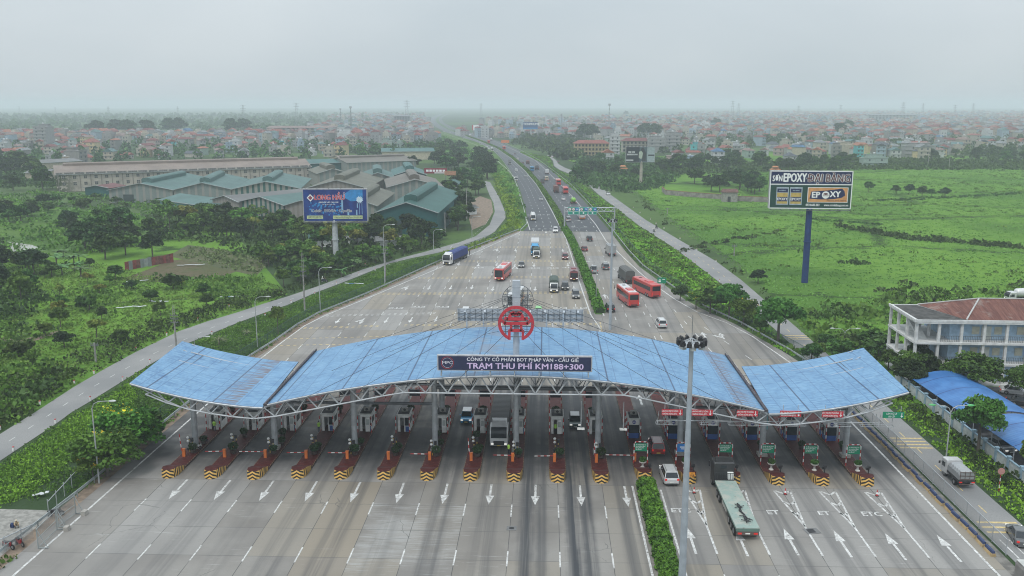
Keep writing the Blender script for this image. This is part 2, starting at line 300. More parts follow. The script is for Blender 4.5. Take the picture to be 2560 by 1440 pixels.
SRR_r=[Vector((54.2,20,0)),Vector((53.4,100,0)),Vector((53.2,160,0)),Vector((53.0,185,0))]+GL('1902 742 1852 699 1790 653 1699 600 1615 550 1527 487 1480 452 1440 430 1412 419 1396 410 1390 400 1372 387')
sheet('service_road_right',rows(SRR_l,SRR_r),.0,worn); SRR=rows(SRR_l,SRR_r)
sheet('side_track',GL('-60 818 40 852 90 840 150 825 150 830 95 850 40 860 -60 830'),-.01,soil)
sheet('drain_channel',[(46.7,20),(47.9,20),(47.9,155),(46.7,155)],.004,M('channel_concrete',(.17,.16,.145),.9,var=.3))
sheet('yard_paving',[(60,95),(110,95),(110,146),(60,146)],-.01,M('yard_asphalt',(.11,.11,.115),.9,var=.2))
# ---------- painted markings
Wp=MB(); Yp=MB()
def seg(m,a,b,w,z=.008):
    a=Vector((a[0],a[1],0));b=Vector((b[0],b[1],0)); d=(b-a).normalized(); n=Vector((-d.y,d.x,0))*w/2
    m.add([(*(a-n).xy,z),(*(b-n).xy,z),(*(b+n).xy,z),(*(a+n).xy,z)],[(0,1,2,3)])
def line(m,pts,w,dash=None,off=0.0):
    if not dash:
        for a,b in zip(pts,pts[1:]): seg(m,a,b,w)
        return
    on,per=dash; s=off
    for a,b in zip(pts,pts[1:]):
        a=Vector(a[:2]);b=Vector(b[:2]); L_=(b-a).length; d=(b-a)/max(L_,1e-6); p=-s
        while p<L_:
            q0,q1=max(p,0),min(p+on,L_)
            if q1>q0: seg(m,a+d*q0,a+d*q1,w)
            p+=per
        s=(s+L_)%per
def arrow(m,x,y,l,sgn,w=1.0,bend=0):
    """arrow pointing -Y (sgn -1) or +Y"""
    P=lambda u,v_:(x+u*w,y+sgn*v_*l,.009)
    m.add([P(-.16,-.5),P(.16,-.5),P(.16,.08),P(-.16,.08)],[(0,1,2,3) if sgn>0 else (3,2,1,0)])
    m.add([P(-.62,.08),P(.62,.08),P(0,.5)],[(0,1,2) if sgn>0 else (2,1,0)])
    if bend:
        m.add([P(bend*.16,-.1),P(bend*.16,-.32),P(bend*1.1,-.12),P(bend*1.1,.02)],[(0,1,2,3)]); m.add([P(bend*.95,-.22),P(bend*1.75,.12),P(bend*.95,.14)],[(0,1,2)])
line(Wp,[(-52.7,20),(-52.6,150)]+GL('704 856 762 814 812 789 929 741 1112 664 1200 626 1300 581'),.25)
line(Wp,[(45.5,20),(45.4,120),(45.1,156)]+GL('1881 841 1817 807 1743 780 1690 750 1640 715 1600 682 1560 645 1515 602 1490 562 1465 532 1440 502 1415 475 1375 435 1340 402 1290 377 1240 355 1190 337 1137 325'),.28)
line(Wp,[(10.95,20),(10.95,104)],.25); line(Wp,[(14.3,20),(14.3,103)],.22)
line(Wp,GL('1477 787 1450 710 1435 660 1415 597 1400 567 1382 532 1362 495 1340 460 1312 427 1277 395 1240 370 1195 352 1135 330 1115 317'),.3)
line(Wp,GL('1510 789 1497 760 1470 685 1445 630 1430 595 1402 532 1382 502 1355 462 1327 430 1290 397 1252 372 1215 357 1140 330'),.28)
line(Wp,GL('1325 575 1317 550 1307 512 1297 480 1285 442 1265 420 1247 405 1225 386 1190 362 1150 347 1110 333'),.3)
line(Wp,GL('1477 787 1500 820 1500 850'),.2); line(Wp,[(13.0,104),(13.2,104)],.2)
for (A,B) in((LL,LM),(RM,RR)):
    sh=(.26,.5,.75) if A is LL else (.2,.44,.68)
    for f in sh:
        pts=[a.lerp(b,f) for a,b in zip(A,B)]; line(Wp,pts,.18,(4,12))
for k in range(-12,0):
    x=kx(k)
    if k>-12: line(Wp,[(x,98.2),(x,20)],.16,(3.2,11.2)); 
    line(Wp,[(x,146),(x,{-12:146,-11:172,-10:186,-9:210}.get(k,300 if k<-4 else 332))],.17,(3.2,9.6))
for k in(1,2,3,4,5):
    line(Wp,[(kx(k),146),(kx(k),[165,235,215,190,165,150][k])],.17,(3.2,9.6)); line(Wp,[(kx(k),83),(kx(k),20)],.14,(3,11.2))
line(Wp,GL('1540 800 1520 745 1480 660 1447 590'),.17,(3,11)); line(Wp,GL('1640 850 1600 760 1550 690 1500 630 1470 585'),.17,(3,11)); line(Wp,GL('1780 880 1690 780 1620 700'),.17,(3,11)); line(Wp,GL('1880 900 1720 790'),.17,(3,11))
for k in range(-11,0): arrow(Wp,kx(k)+LP/2,106.2-5.2,5.8,-1,.85)
for i,(x,y) in enumerate(((16.0,92.3),(21.3,92.0),(26.6,92.4),(32.0,92.2),(37.4,91.8),(42.9,91.6))): arrow(Wp,x,y-2.2,6.0,1,.85)
for px,py,be in((575,400,1),):pass
for (x_,y_,be) in [(c[0],c[1],c[2]) for c in ((845,802,0),(905,803,1),(966,801,0),(1027,800,0),(1090,798,0),(1017,720,1),(1073,719,0),(1127,719,0),(1180,718,0),(1232,722,0),(1338,722,0),(1435,720,0),(1147,660,1),(1196,662,0),(1242,661,0),(1287,664,0),(1335,663,0),(1380,662,0),(1420,662,0),(1243,625,1),(1289,625,0),(1407,626,0),(1365,580,0))]:
    p=G(x_,y_); arrow(Wp,p.x,p.y,3.8+.007*p.y,-1,.85,-be if be else 0)
for px,py in((1512,741),(1553,742),(1492,683),(1601,1000)):
    p=G(px,py); arrow(Wp,p.x,p.y,5,1,1.1)
for px,py,be in((1805,840,-1),(1760,838,0)):
    p=G(px,py); arrow(Wp,p.x,p.y,5,1,1.1,be)
# rumble bars (double rows of short yellow dashes)
def rumble(m,p,q,rows_,gap=.55,w=.28,on=.62,per=1.25):
    a=G(*p);b=G(*q)
    for r in range(rows_): 
        o=Vector((0,r*gap,0)); line(m,[a+o,b+o],w,(on,per))
rumble(Yp,(757,822),(950,816),2,1.0); rumble(Yp,(700,864),(880,860),1); rumble(Yp,(718,847),(970,841),1)
rumble(Wp,(812,791),(1095,784),2,1.0); rumble(Yp,(1130,785),(1160,784),2,1.0)
rumble(Yp,(955,737),(1470,733),3,1.0); rumble(Yp,(1045,697),(1440,694),3,1.1); rumble(Yp,(1160,655),(1430,654),3,1.2); rumble(Yp,(1225,620),(1420,619),3,1.3); rumble(Yp,(1295,588),(1405,588),3,1.4)
rumble(Wp,(1330,573),(1395,573),2,1.4,.4,1,2.2); rumble(Wp,(1318,538),(1382,537),2,1.6,.4,1,2.2)
rumble(Yp,(1440,783),(1475,783),3,1.0); rumble(Yp,(1500,805),(1512,860),1)
rumble(Yp,(1010,815),(1280,811),2,1.0); rumble(Yp,(1370,811),(1500,812),2,1)
# gore markings in front of the entry islands
for k in range(1,6):
    x=kx(k); 
    line(Wp,[(x-1.0,103.2),(x+.1,93.8),(x+.1,87.2)],.24); line(Wp,[(x+.95,103.2),(x+.14,93.8)],.24)
    for y,w in((103.2,.95),(100.2,.66),(97.4,.36)): line(Wp,[(x-w*.9,y),(x+.05,y-.9),(x+w*.95,y)],.3)
for et_,x,y in(('ETC',37.6,97.2),('ET',32.2,97.2),('ET',26.4,97.2),('ETC',15.9,97.3)):
    tm=textmesh(et_,1.35,.03); Wp.add([(x+v_[0]*.95,y+v_[1]*1.1,.012+v_[2]) for v_ in tm.v],tm.f)
for px,py in((1195,669),(1045,767),(1105,767),(1227,768),(1400,770),(1450,770),(1382,670),(1335,670),(1280,671),(1420,669),(990,770),(1290,669)):
    p=G(px,py); tm=textmesh('ETC',1.9,.03); Wp.add([(p.x-v_[0],p.y-v_[1],.012+v_[2]) for v_ in tm.v],tm.f)
# service road markings
mid=[a.lerp(b,.5) for a,b in zip(SRR_l,SRR_r)]; line(Yp,mid,.14,(2,6))
midl=[a.lerp(b,.5) for a,b in zip(a_,b_)]; line(Wp,midl,.12,(1.6,5))
for y in(93.2,94.4,95.6,118,119.2,120.4,121.6,176,177.4,178.8): line(Yp,[(48.7,y),(53.1,y)],.4)
for x in(49.2,50.2,51.9): line(Wp,[(x,91.5),(x,85.5)],.16)
t=NT('white_paint'); v=t.pos(); n=t.noise(v,1.6,5,.75); t.l(t.mix(t.step(n,.3,.66,0,1),(.74,.74,.72),(.42,.41,.40)),t.b.inputs['Base Color']); t.b.inputs['Roughness'].default_value=.7
tr_=t.n('ShaderNodeBsdfTransparent'); ms=t.n('ShaderNodeMixShader'); t.l(t.step(t.noise(v,2.3,6,.8),.53,.63,0,.85),ms.inputs[0]); t.l(t.b.outputs[0],ms.inputs[1]); t.l(tr_.outputs[0],ms.inputs[2]); t.l(ms.outputs[0],t.t.nodes['Material Output'].inputs[0]); wpaint=t.m
tag(Wp.build('white_lane_markings',wpaint),kind='structure'); tag(Yp.build('yellow_rumble_markings',M('yellow_paint',(.56,.43,.20),.7,var=.2,sc_=3)),kind='structure')
# haze: even air in one closed box
hz=MB(); hz.box((0,5200,34.5),(18600,10800,75.9)); ho=hz.mesh('haze',[])
t=NT('haze_air'); t.t.nodes.remove(t.b); pv=t.n('ShaderNodeVolumePrincipled'); pv.inputs['Color'].default_value=(.87,.945,1.0,1); pv.inputs['Density'].default_value=.00028; pv.inputs['Anisotropy'].default_value=.0
t.l(pv.outputs[0],t.t.nodes['Material Output'].inputs['Volume']); ho.materials.append(t.m); tag(obj('haze',ho),kind='stuff')
tag(bpy.data.objects['haze'],label='pale blue grey haze that dims the far town and fields',cat='haze')
# ================= TOLL PLAZA
steel=M('galvanised_steel',(.42,.44,.46),.5,.3,var=.12); steel_d=M('dark_steel',(.13,.14,.15),.6,.2); white=M('white_painted',(.74,.74,.72),.55,dirt=((.34,.33,.31),.4)); black=M('black_plastic',(.025,.025,.028),.5)
M('post_red',(.42,.02,.02),.6); M('post_white',(.70,.70,.68),.6); redp=M('red_paint',(.42,.03,.03),.5); orange=M('orange_paint',(.62,.16,.035),.5); bluep=M('blue_paint',(.02,.08,.30),.5); glassd=M('dark_glass',(.02,.028,.035),.08,var=.05); greenp=M('sign_green',(.0,.22,.11),.5,var=.05)
signred=M('sign_red',(.50,.03,.045),.5,var=.06); wsign=M('sign_white',(.8,.8,.8),.6,var=.02); navy=M('sign_navy',(.018,.026,.075),.5,var=.08)
# roof panel material: faded blue sheet with sheet seams, ribs and rust
t=NT('blue_roof_sheeting'); v=t.co(); x=t.xyz(v)
n=t.noise(v,.25,5,.6); nf=t.noise(t.comb(t.math('MULTIPLY',x[0],.6),t.math('MULTIPLY',x[1],6)),1.0,3)
cc=t.mix(t.step(n,.38,.64),(.060,.160,.315),(.108,.242,.415)); cc=t.mix(t.step(nf,.4,.62,0,.75),cc,(.22,.385,.53))
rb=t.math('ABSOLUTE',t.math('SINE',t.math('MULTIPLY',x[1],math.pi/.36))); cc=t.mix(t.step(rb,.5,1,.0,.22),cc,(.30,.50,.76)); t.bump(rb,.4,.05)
s1=t.step(t.math('ABSOLUTE',t.math('SUBTRACT',t.math('FRACT',t.math('DIVIDE',t.math('ADD',x[0],3.77),2.05)),.5)),.474,.482)
s2=t.step(t.math('ABSOLUTE',t.math('SUBTRACT',t.math('FRACT',t.math('DIVIDE',t.math('ADD',x[0],4.8),8.2)),.5)),.486,.490)
cc=t.mix(t.math('MULTIPLY',s1,.6),cc,(.05,.11,.24)); cc=t.mix(t.math('MULTIPLY',s2,.8),cc,(.03,.05,.11))
s3=t.step(t.math('ABSOLUTE',t.math('SUBTRACT',t.math('FRACT',t.math('DIVIDE',x[1],3.1)),.5)),.480,.487); cc=t.mix(t.math('MULTIPLY',s3,.35),cc,(.05,.11,.24))
rn=t.step(t.noise(t.comb(t.math('MULTIPLY',x[0],.35),t.math('MULTIPLY',x[1],1.6)),1.0,4,.6),.66,.72); cc=t.mix(t.math('MULTIPLY',rn,t.step(t.noise(v,.1,2),.45,.6,.1,.8)),cc,(.15,.11,.11))
n7=t.noise(t.comb(t.math('MULTIPLY',x[0],2.4),t.math('MULTIPLY',x[1],.5)),1.0,4,.7); cc=t.mix(t.step(n7,.55,.72,0,.45),cc,(.075,.15,.27))
gx=t.math('ABSOLUTE',t.math('ADD',x[0],3.77)); gut=t.math('MULTIPLY',t.step(t.math('ABSOLUTE',t.math('SUBTRACT',gx,31.6)),.2,3.2,1,0),t.step(t.noise(t.comb(t.math('MULTIPLY',x[0],.25),t.math('MULTIPLY',x[1],2.2)),1.0,3),.42,.6)); cc=t.mix(t.math('MULTIPLY',gut,t.step(gx,31.0,31.1)),cc,(.15,.13,.15))
cen=t.math('MULTIPLY',t.step(gx,0.5,6,.6,0),t.step(t.noise(v,.5,3),.4,.6)); cc=t.mix(cen,cc,(.20,.22,.27))
roofm=t.fin(cc,.5,0,.4)
under=M('roof_underside',(.16,.20,.27),.8)
XC=-3.77
def zc_(u): return 13.45-4.1*(abs(u)/30.7)**1.9
def zw_(u): 
    f=(abs(u)-31.3)/(47.9-31.3); return 8.95+2.95*max(f,0)**1.7
can=empty('toll_canopy',(XC,118,0),label='wide toll plaza canopy with arched blue roof and upswept blue wings on steel trusses',cat='canopy')
def roof(u0,u1,zf,ya,yb,n,name,kx2=0):
    m=MB(); P=[]
    for i in range(n+1):
        u=u0+(u1-u0)*i/n
        for j in range(5):
            y=ya+(yb-ya)*j/4; uu=u*(1+kx2*j/4); z=zf(u)
            P+=[(uu,y-118,z)]
    F=[(i*5+j,(i+1)*5+j,(i+1)*5+j+1,i*5+j+1) for i in range(n) for j in range(4)]
    m.add(P,F,0); m.add([(a,b,c-.14) for a,b,c in P],[q[::-1] for q in F],1)
    for j in(0,4): m.add([P[i*5+j] for i in range(n+1)]+[(P[i*5+j][0],P[i*5+j][1],P[i*5+j][2]-.14) for i in range(n+1)],[(i,i+1,n+2+i,n+1+i) for i in range(n)],1)
    for i in(0,n): m.add([P[i*5+j] for j in range(5)]+[(P[i*5+j][0],P[i*5+j][1],P[i*5+j][2]-.14) for j in range(5)],[(j,j+1,6+j,5+j) for j in range(4)],1)
    o=m.build(name,[roofm,under],can,smooth=False); return o
roof(-30.7,30.7,zc_,105.9,130.5,36,'roof_panel')
roof(-31.3,-47.9,zw_,105.9,126,16,'roof_panel',.03); roof(31.3,47.9,zw_,105.9,126,16,'roof_panel',.03)
for s in(-1,1):
    g=MB(); g.box((s*30.95,118.2-118,9.25),(.5,24.8,.22)); g.box((s*30.72,.2,9.52),(.1,24.8,.3)); g.build('gutter',M('rusty_gutter',(.07,.06,.07),.8,var=.4,sc_=2),can)
# edge trim
for a,b,zf in((-30.7,30.7,zc_),(-47.9,-31.3,zw_),(31.3,47.9,zw_)):
    g=MB(); n=24; pts=[(a+(b-a)*i/n,-12.16,zf(a+(b-a)*i/n)-.12) for i in range(n+1)]
    g.path(pts,.1,6); g.path([(p[0],p[1]+.1,p[2]-.16) for p in pts],.05,5); g.build('eave_tube',steel,can)
def zbot(u):
    a=abs(u)
    if a>31: return zw_(u)-1.75+max(0,(a-40)/7.9)**2*1.0
    z=min(10.9,7.35+(31-a)/17.0*3.55); return min(z,zc_(u)-1.6)
def ztop(u): return (zc_(u) if abs(u)<31 else zw_(u))-.22
BAY=2.72
for yy,rr in((106.3,.11),(109.6,.07),(113.8,.09),(118.0,.06),(122.3,.08),(129.6,.07)):
    g=MB(); N_=17 if yy<126 else 11
    us=[i*BAY for i in range(-N_,N_+1)]
    bot=[(u,yy-118,zbot(u)) for u in us]; g.path(bot,rr,5)
    tp=[(u+BAY/2,yy-118,ztop(min(max(u+BAY/2,-47.8),47.8))) for u in us[:-1]]; g.path([(us[0]-.4,yy-118,ztop(-46.6 if N_==17 else us[0]))]+tp+[(us[-1]+.4,yy-118,ztop(46.6 if N_==17 else us[-1]))],rr,5)
    for i in range(len(us)-1): g.cyl(bot[i],tp[i],rr*.85,n=5,caps=False); g.cyl(tp[i],bot[i+1],rr*.85,n=5,caps=False)
    g.build('truss',steel,can)
# cross web between truss planes
g=MB(); us=[i*BAY for i in range(-17,18)]
for (ya,yb) in((106.3,109.6),(109.6,113.8),(113.8,118.0),(118.0,122.3)):
    for i,u in enumerate(us):
        g.cyl((u,ya-118,zbot(u)),(u,yb-118,zbot(u)),.05,n=4,caps=False)
        if i<len(us)-1: w=u+BAY/2; g.cyl((u,ya-118,zbot(u)),(w,yb-118,ztop(w)),.055,n=4,caps=False); g.cyl((w,ya-118,ztop(w)),(w,yb-118,ztop(w)),.035,n=4,caps=False)
g.build('cross_bracing',steel_d,can)
for s in(-1,1):          # wing tip struts
    for y in(106.3,113.8,122.3,125.5):
        g=MB(); g.path([(s*47.7,y-118,11.6),(s*45.0,y-118,10.1),(s*41.5,y-118,zbot(41.5))],.07,5); g.cyl((s*47.7,y-118,11.6),(s*42.5,y-118,zbot(42.5)),.05,n=5); g.build('tip_strut',steel,can)
cols=list(range(-11,6,2))
colm=MB(); 
def column(k,y,r=.39):
    x=kx(k)-XC; top=zbot(x)+.1
    m=MB(); m.cyl((x,y-118,0),(x,y-118,top),r,n=14); 
    for z in(1.9,3.6,5.3,7.0): m.cyl((x,y-118,z-.04),(x,y-118,z+.04),r+.03,n=14)
    m.build('column',steel,can)
    b=MB(); b.box((x,y-118,.35),(1.2,1.2,.7)); b.build('column_base',M('concrete_block',(.36,.34,.31),.9,dirt=((.15,.14,.13),.5)),can)
for k in cols: column(k,113.8); column(k,122.3)
g=MB(); g.cyl((kx(-5)-XC,-4.2,9.2),(kx(1)-XC,-4.2,9.2),.26,n=10)
for k in(-11,-9,-7,1,3): 
    g.cyl((kx(k)-XC,-4.2,6.9),(kx(k+2)-XC,-4.2,6.9),.2,n=8); g.cyl((kx(k)-XC,4.3,6.9),(kx(k+2)-XC,4.3,6.9),.2,n=8)
g.cyl((kx(-5)-XC,4.3,9.2),(kx(1)-XC,4.3,9.2),.26,n=10)
g.build('tie_beam',steel_d,can)
# stay cables with the mast
mast=empty('canopy_mast',(-3.65,113.8,0),label='grey steel mast with radiating stay cables rising through the middle of the blue canopy',cat='mast')
m=MB(); m.cyl((0,0,13.0),(0,0,16.2),.42,.42,14); m.cyl((0,0,16.2),(0,0,21.0),.38,.38,14); m.box((0,.1,21.6),(1.0,.8,4.2)); 
for z in(20.2,21.6,22.9): m.box((0,.1,z),(1.08,.88,.08))
m.build('mast_pole',M('pale_grey_paint',(.40,.43,.47),.5,var=.08),mast)
for s in(-1,1):
    m=MB()
    for u,y,z0 in((27,-11,22),(20,-11.5,21),(13,-11.2,19.5),(7,-10.5,18),(25,2,22),(18,7,21),(24,14,22),(16,15.5,20.5),(10,15.5,19),(5,12,17.5)):
        z=zc_(u)+.05; m.cyl((0,0,z0),(s*u,y,z),.028,n=4,caps=False)
    m.build('stay_cable',M('cable',(.05,.055,.065),.5),mast)
# emblem: ring with pavilion figure on the near side, bare lattice ring on the far side
def ring(m,r,w,th,y,cz,n=40,gap=None):
    for i in range(n):
        a0,a1=2*math.pi*i/n,2*math.pi*(i+1)/n; am=(a0+a1)/2
        if gap and abs(math.sin(am)+1)<.12 and True: continue
        P=[(rr*math.cos(a),y+yy,cz+rr*math.sin(a)) for yy in(0,th) for a in(a0,a1) for rr in(r-w,r)]
        m.add(P,[(0,2,3,1),(4,5,7,6),(0,4,6,2),(1,3,7,5),(0,1,5,4),(2,6,7,3)])
em=empty('ring_emblem',(-3.65,112.9,18.2),label='round red pavilion emblem fixed on the front of the canopy mast',cat='emblem')
red2=M('emblem_red',(.52,.035,.05),.5,var=.06)
m=MB(); ring(m,2.35,.40,.12,0,0,gap=True); m.build('ring',red2,em)
m=MB()
def bar(pts,w,y=-.03):
    for a,b in zip(pts,pts[1:]):
        a=Vector((a[0],0,a[1]));b=Vector((b[0],0,b[1])); d=(b-a).normalized(); n=Vector((-d.z,0,d.x))*w/2; a-=d*w*.2; b+=d*w*.2
        P=[q+Vector((0,yy,0)) for yy in(y,y+.16) for q in(a-n,b-n,b+n,a+n)]
        m.add(P,[(0,1,2,3),(7,6,5,4),(0,4,5,1),(1,5,6,2),(2,6,7,3),(3,7,4,0)])
bar([(-1.45,.72),(-1.15,.62),(1.15,.62),(1.45,.72)],.4); bar([(-.95,.7),(-.62,1.32),(-.35,1.42),(-.15,1.22),(.15,1.22),(.35,1.42),(.62,1.32),(.95,.7)],.38,.0)
bar([(-1.85,.42),(-1.45,.02),(1.45,.02),(1.85,.42)],.38,-.05)
bar([(-.65,0),(-.65,-.95),(.65,-.95),(.65,0)],.34,.02); bar([(-.88,-.9),(-.88,-2.1)],.34,.04); bar([(.88,-.9),(.88,-2.1)],.34,.04); bar([(-.85,-.85),(.85,-.85)],.2,.06)
m.build('pavilion_figure',red2,em)
m=MB()
for z in(-1.8,-1.1,-.4,.3,1.0,1.6): w=math.sqrt(max(.1,2.1**2-z*z)); m.box((0,.25,z),(2*w,.08,.08))
for x in(-1.4,1.4): m.box((x,.35,0),(.08,.08,3.0))
m.build('backing_frame',steel_d,em)
lr=empty('lattice_ring',(-3.55,116.2,20.6),label='round lattice ring seen from behind on the far side of the mast',cat='emblem frame')
m=MB(); ring(m,2.1,.07,.07,0,0); m.build('ring',steel_d,lr)
m=MB()
for z in(-1.4,-.7,0,.7,1.35): w=math.sqrt(max(.1,2.1**2-z*z)); m.box((0,0,z),(2*w,.07,.09)); m.box((0,-.4,z-.15),(2*w,.07,.07))
for x in(-1.3,-.6,.6,1.3): m.box((x,-.1,0),(.07,.07,3.2))
for a,b in(((-1.6,-1),(-.3,.6)),((1.6,-1),(.3,.6)),((-1.6,.9),(-.2,-.7)),((1.6,.9),(.2,-.7))): m.cyl((a[0],-.3,a[1]),(b[0],-.3,b[1]),.04,n=4)
m.build('lattice_bars',steel_d,lr)
# LED name board at the front eave, bare back board at the far eave
lil=M('led_lilac',(.50,.40,.60),.6,emit=((.62,.50,.72),.16),var=.1); lw=M('led_white',(.6,.6,.66),.6,emit=((.7,.7,.78),.12))
nb=empty('name_board',(-3.6,105.75,0),label='dark blue board reading TRẠM THU PHÍ KM188+300 along the canopy front',cat='signboard')
m=MB(); m.box((0,0,15.02),(18.9,.45,1.95)); m.build('panel',M('board_back',(.40,.40,.42),.6),nb)
m=MB(); m.box((0,-.25,15.02),(18.6,.05,1.72)); m.build('display',navy,nb)
for x in(-9,-6,-3,0,3,6,9): m=MB(); m.box((x,.35,14.2),(.12,.5,1.6)); m.box((x,.0,13.6),(.12,.6,.5)); m.build('bracket',steel,nb)
lettering('CÔNG TY CỔ PHẦN BOT PHÁP VÂN - CẦU GIẼ',.62,lw,nb,(1.0,-.285,15.50),bold=.018,sx=1.03)
lettering('TRẠM THU PHÍ KM188+300',1.0,lil,nb,(1.3,-.285,14.66),bold=.03,sx=1.18)
m=MB(); ring(m,.78,.05,.03,-.31,0,28); lo=m.build('logo_ring',redp,nb,loc=(-8.2,0,15.05)); m=MB(); ring(m,.62,.02,.02,-.30,0,24); m.build('logo_ring',lw,nb,loc=(-8.2,0,15.05)); lettering('MPC',.55,lw,nb,(-8.2,-.285,15.05),sx=1.25)
bb=empty('rear_board',(-3.6,130.9,0),label='grey ribbed back of the long board standing on the far roof edge',cat='signboard')
m=MB(); m.box((0,0,15.1),(18.8,.1,1.9)); m.build('panel',M('grey_sheet',(.40,.415,.43),.7,0),bb)
m=MB()
for i in range(23): m.box((-9.2+i*.836,-.1,15.1),(.05,.09,1.9))
for z in(14.6,15.3): m.box((0,-.18,z),(18.8,.06,.08))
m.build('rib',steel_d,bb)
for x in(-8,-5.5,-1.5,1.6,3.9,6.4): m=MB(); m.box((x,-.3,14.3),(.22,.22,2.4)); m.build('post',steel,bb)
for x in(-8.3,-5.3,3.7,6.5,8.6,1.5): m=MB(); m.box((x,-.24,15.75),(.3,.05,.3)); m.build('junction_box',wsign,bb)
# red and green lane signs hanging over the entry lanes
def hang_sign(x,z,kind,lab,w=2.55,h=.74):
    s=empty('lane_sign',(x,105.9,z),label=lab,cat='lane sign',group='lane signs hanging from the canopy front')
    m=MB(); m.box((0,0,0),(w,.12,h)); m.build('panel',signred if kind=='red' else greenp,s)
    m=MB(); m.box((-w*.35,.1,.6),(.06,.06,1.0)); m.build('hanger',steel,s); m=MB(); m.box((w*.35,.1,.6),(.06,.06,1.0)); m.build('hanger',steel,s)
    if kind=='red': lettering('LÀN THU PHÍ TỰ ĐỘNG',.27,wsign,s,(-.28,-.075,.17),bold=.02,sx=.68); lettering('KHÔNG DỪNG (ETC)',.27,wsign,s,(-.28,-.075,-.18),bold=.02,sx=.68)
    else: lettering('LÀN XỬ LÝ',.3,wsign,s,(-.25,-.075,.17),bold=.02,sx=.85); lettering('SỰ CỐ',.3,wsign,s,(-.25,-.075,-.19),bold=.02,sx=.85)
    m=MB(); m.box((w*.38,-.075,.08),(.07,.03,.42)); m.add([(w*.38-.17,-.09,-.08),(w*.38+.17,-.09,-.08),(w*.38,-.09,-.3)],[(0,2,1)]); m.build('arrow',wsign,s)
for px,lab in((1674,'red lane sign left of the tall near lamp mast'),(1747,'red lane sign just right of the tall near lamp mast'),(1860,'red lane sign half hidden under the right end of the arched roof'),(1965,'red lane sign under the inner part of the right blue wing'),(2067,'rightmost red lane sign under the right blue wing')):
    p=G(px,1015 if px<1800 else 1020,8.9); hang_sign(p.x,8.9 ,'red',lab)
hang_sign(G(2214,1020,8.9).x,8.9,'green','green lane sign with white down arrow below the right wing tip')
# lane gantry pipe with antenna frames
gp=empty('antenna_gantry',(0,106.6,0),label='long thin pipe with antenna frames hanging below the right half of the canopy',cat='gantry')
m=MB(); m.cyl((G(1640,1049,7.6).x,0,7.6),(G(2195,1052,7.6).x,0,7.6),.06,n=6); m.build('pipe',steel,gp)
for px in(1660,1770,1840,1905,1990,2100,2165,2205):
    x=G(px,1050,7.6).x; m=MB(); 
    for dx in(-.8,.8): m.cyl((x+dx,0,7.6),(x+dx*.9,-.3,8.9),.035,n=5)
    m.path([(x-1.0,-.3,7.2),(x-1.0,.5,7.2),(x+1.0,.5,7.2),(x+1.0,-.3,7.2),(x-1.0,-.3,7.2)],.04,5); m.path([(x-.8,0,7.6),(x-.9,-.3,7.2)],.03,4); m.build('antenna_frame',steel,gp)
for px,py,lab in((1450,1050,'white lane camera on a thin drop pole beside the dark green mini car'),(1553,1052,'white lane camera on a thin drop pole left of the median booth')):
    p=G(px,py,6.0); c=empty('lane_camera',(p.x,107.6,6.0),label=lab,cat='camera',group='cameras hanging from the canopy'); m=MB(); m.cyl((0,0,.1),(0,0,3.6),.05,n=6); m.build('drop_pole',steel,c); m=MB(); m.box((0,0,0),(.9,.6,.12)); m.build('housing',white,c)
# ---------------- islands
t=NT('island_paint'); v=t.co(); x=t.xyz(v); n=t.noise(v,1.6,4,.7); cc=t.mix(t.step(n,.35,.65),(.055,.010,.009),(.095,.018,.015)); cc=t.mix(t.step(t.noise(v,3.2,4,.7),.60,.70,0,.7),cc,(.17,.13,.12))
isl_top=t.fin(cc,.6,0,.2)
t=NT('hazard_stripes'); v=t.co(); x=t.xyz(v)
fr=t.math('ABSOLUTE',x[0]); a_f=t.math('ADD',t.math('MULTIPLY',x[2],1.0),t.math('MULTIPLY',fr,.62))     # chevrons on the nose
st_=t.math('FRACT',t.math('ADD',t.math('DIVIDE',a_f,.44),10.0)); geo=t.n('ShaderNodeNewGeometry').outputs['Normal']; gn=t.xyz(geo)
side=t.math('GREATER_THAN',t.math('ABSOLUTE',gn[0]),.75); sy=t.math('FRACT',t.math('DIVIDE',t.math('ADD',x[1],t.math('MULTIPLY',x[2],-.5)),.52))
f=t.math('ADD',t.math('MULTIPLY',side,t.math('GREATER_THAN',sy,.5)),t.math('MULTIPLY',t.math('SUBTRACT',1.0,side),t.math('GREATER_THAN',st_,.5)))
hz_=t.fin(t.mix(t.math('MULTIPLY',f,1.0),(.74,.45,.12),(.022,.02,.018)),.6); hz_n=t
curb=M('curb_side',(.09,.05,.045),.8,var=.3,sc_=3)
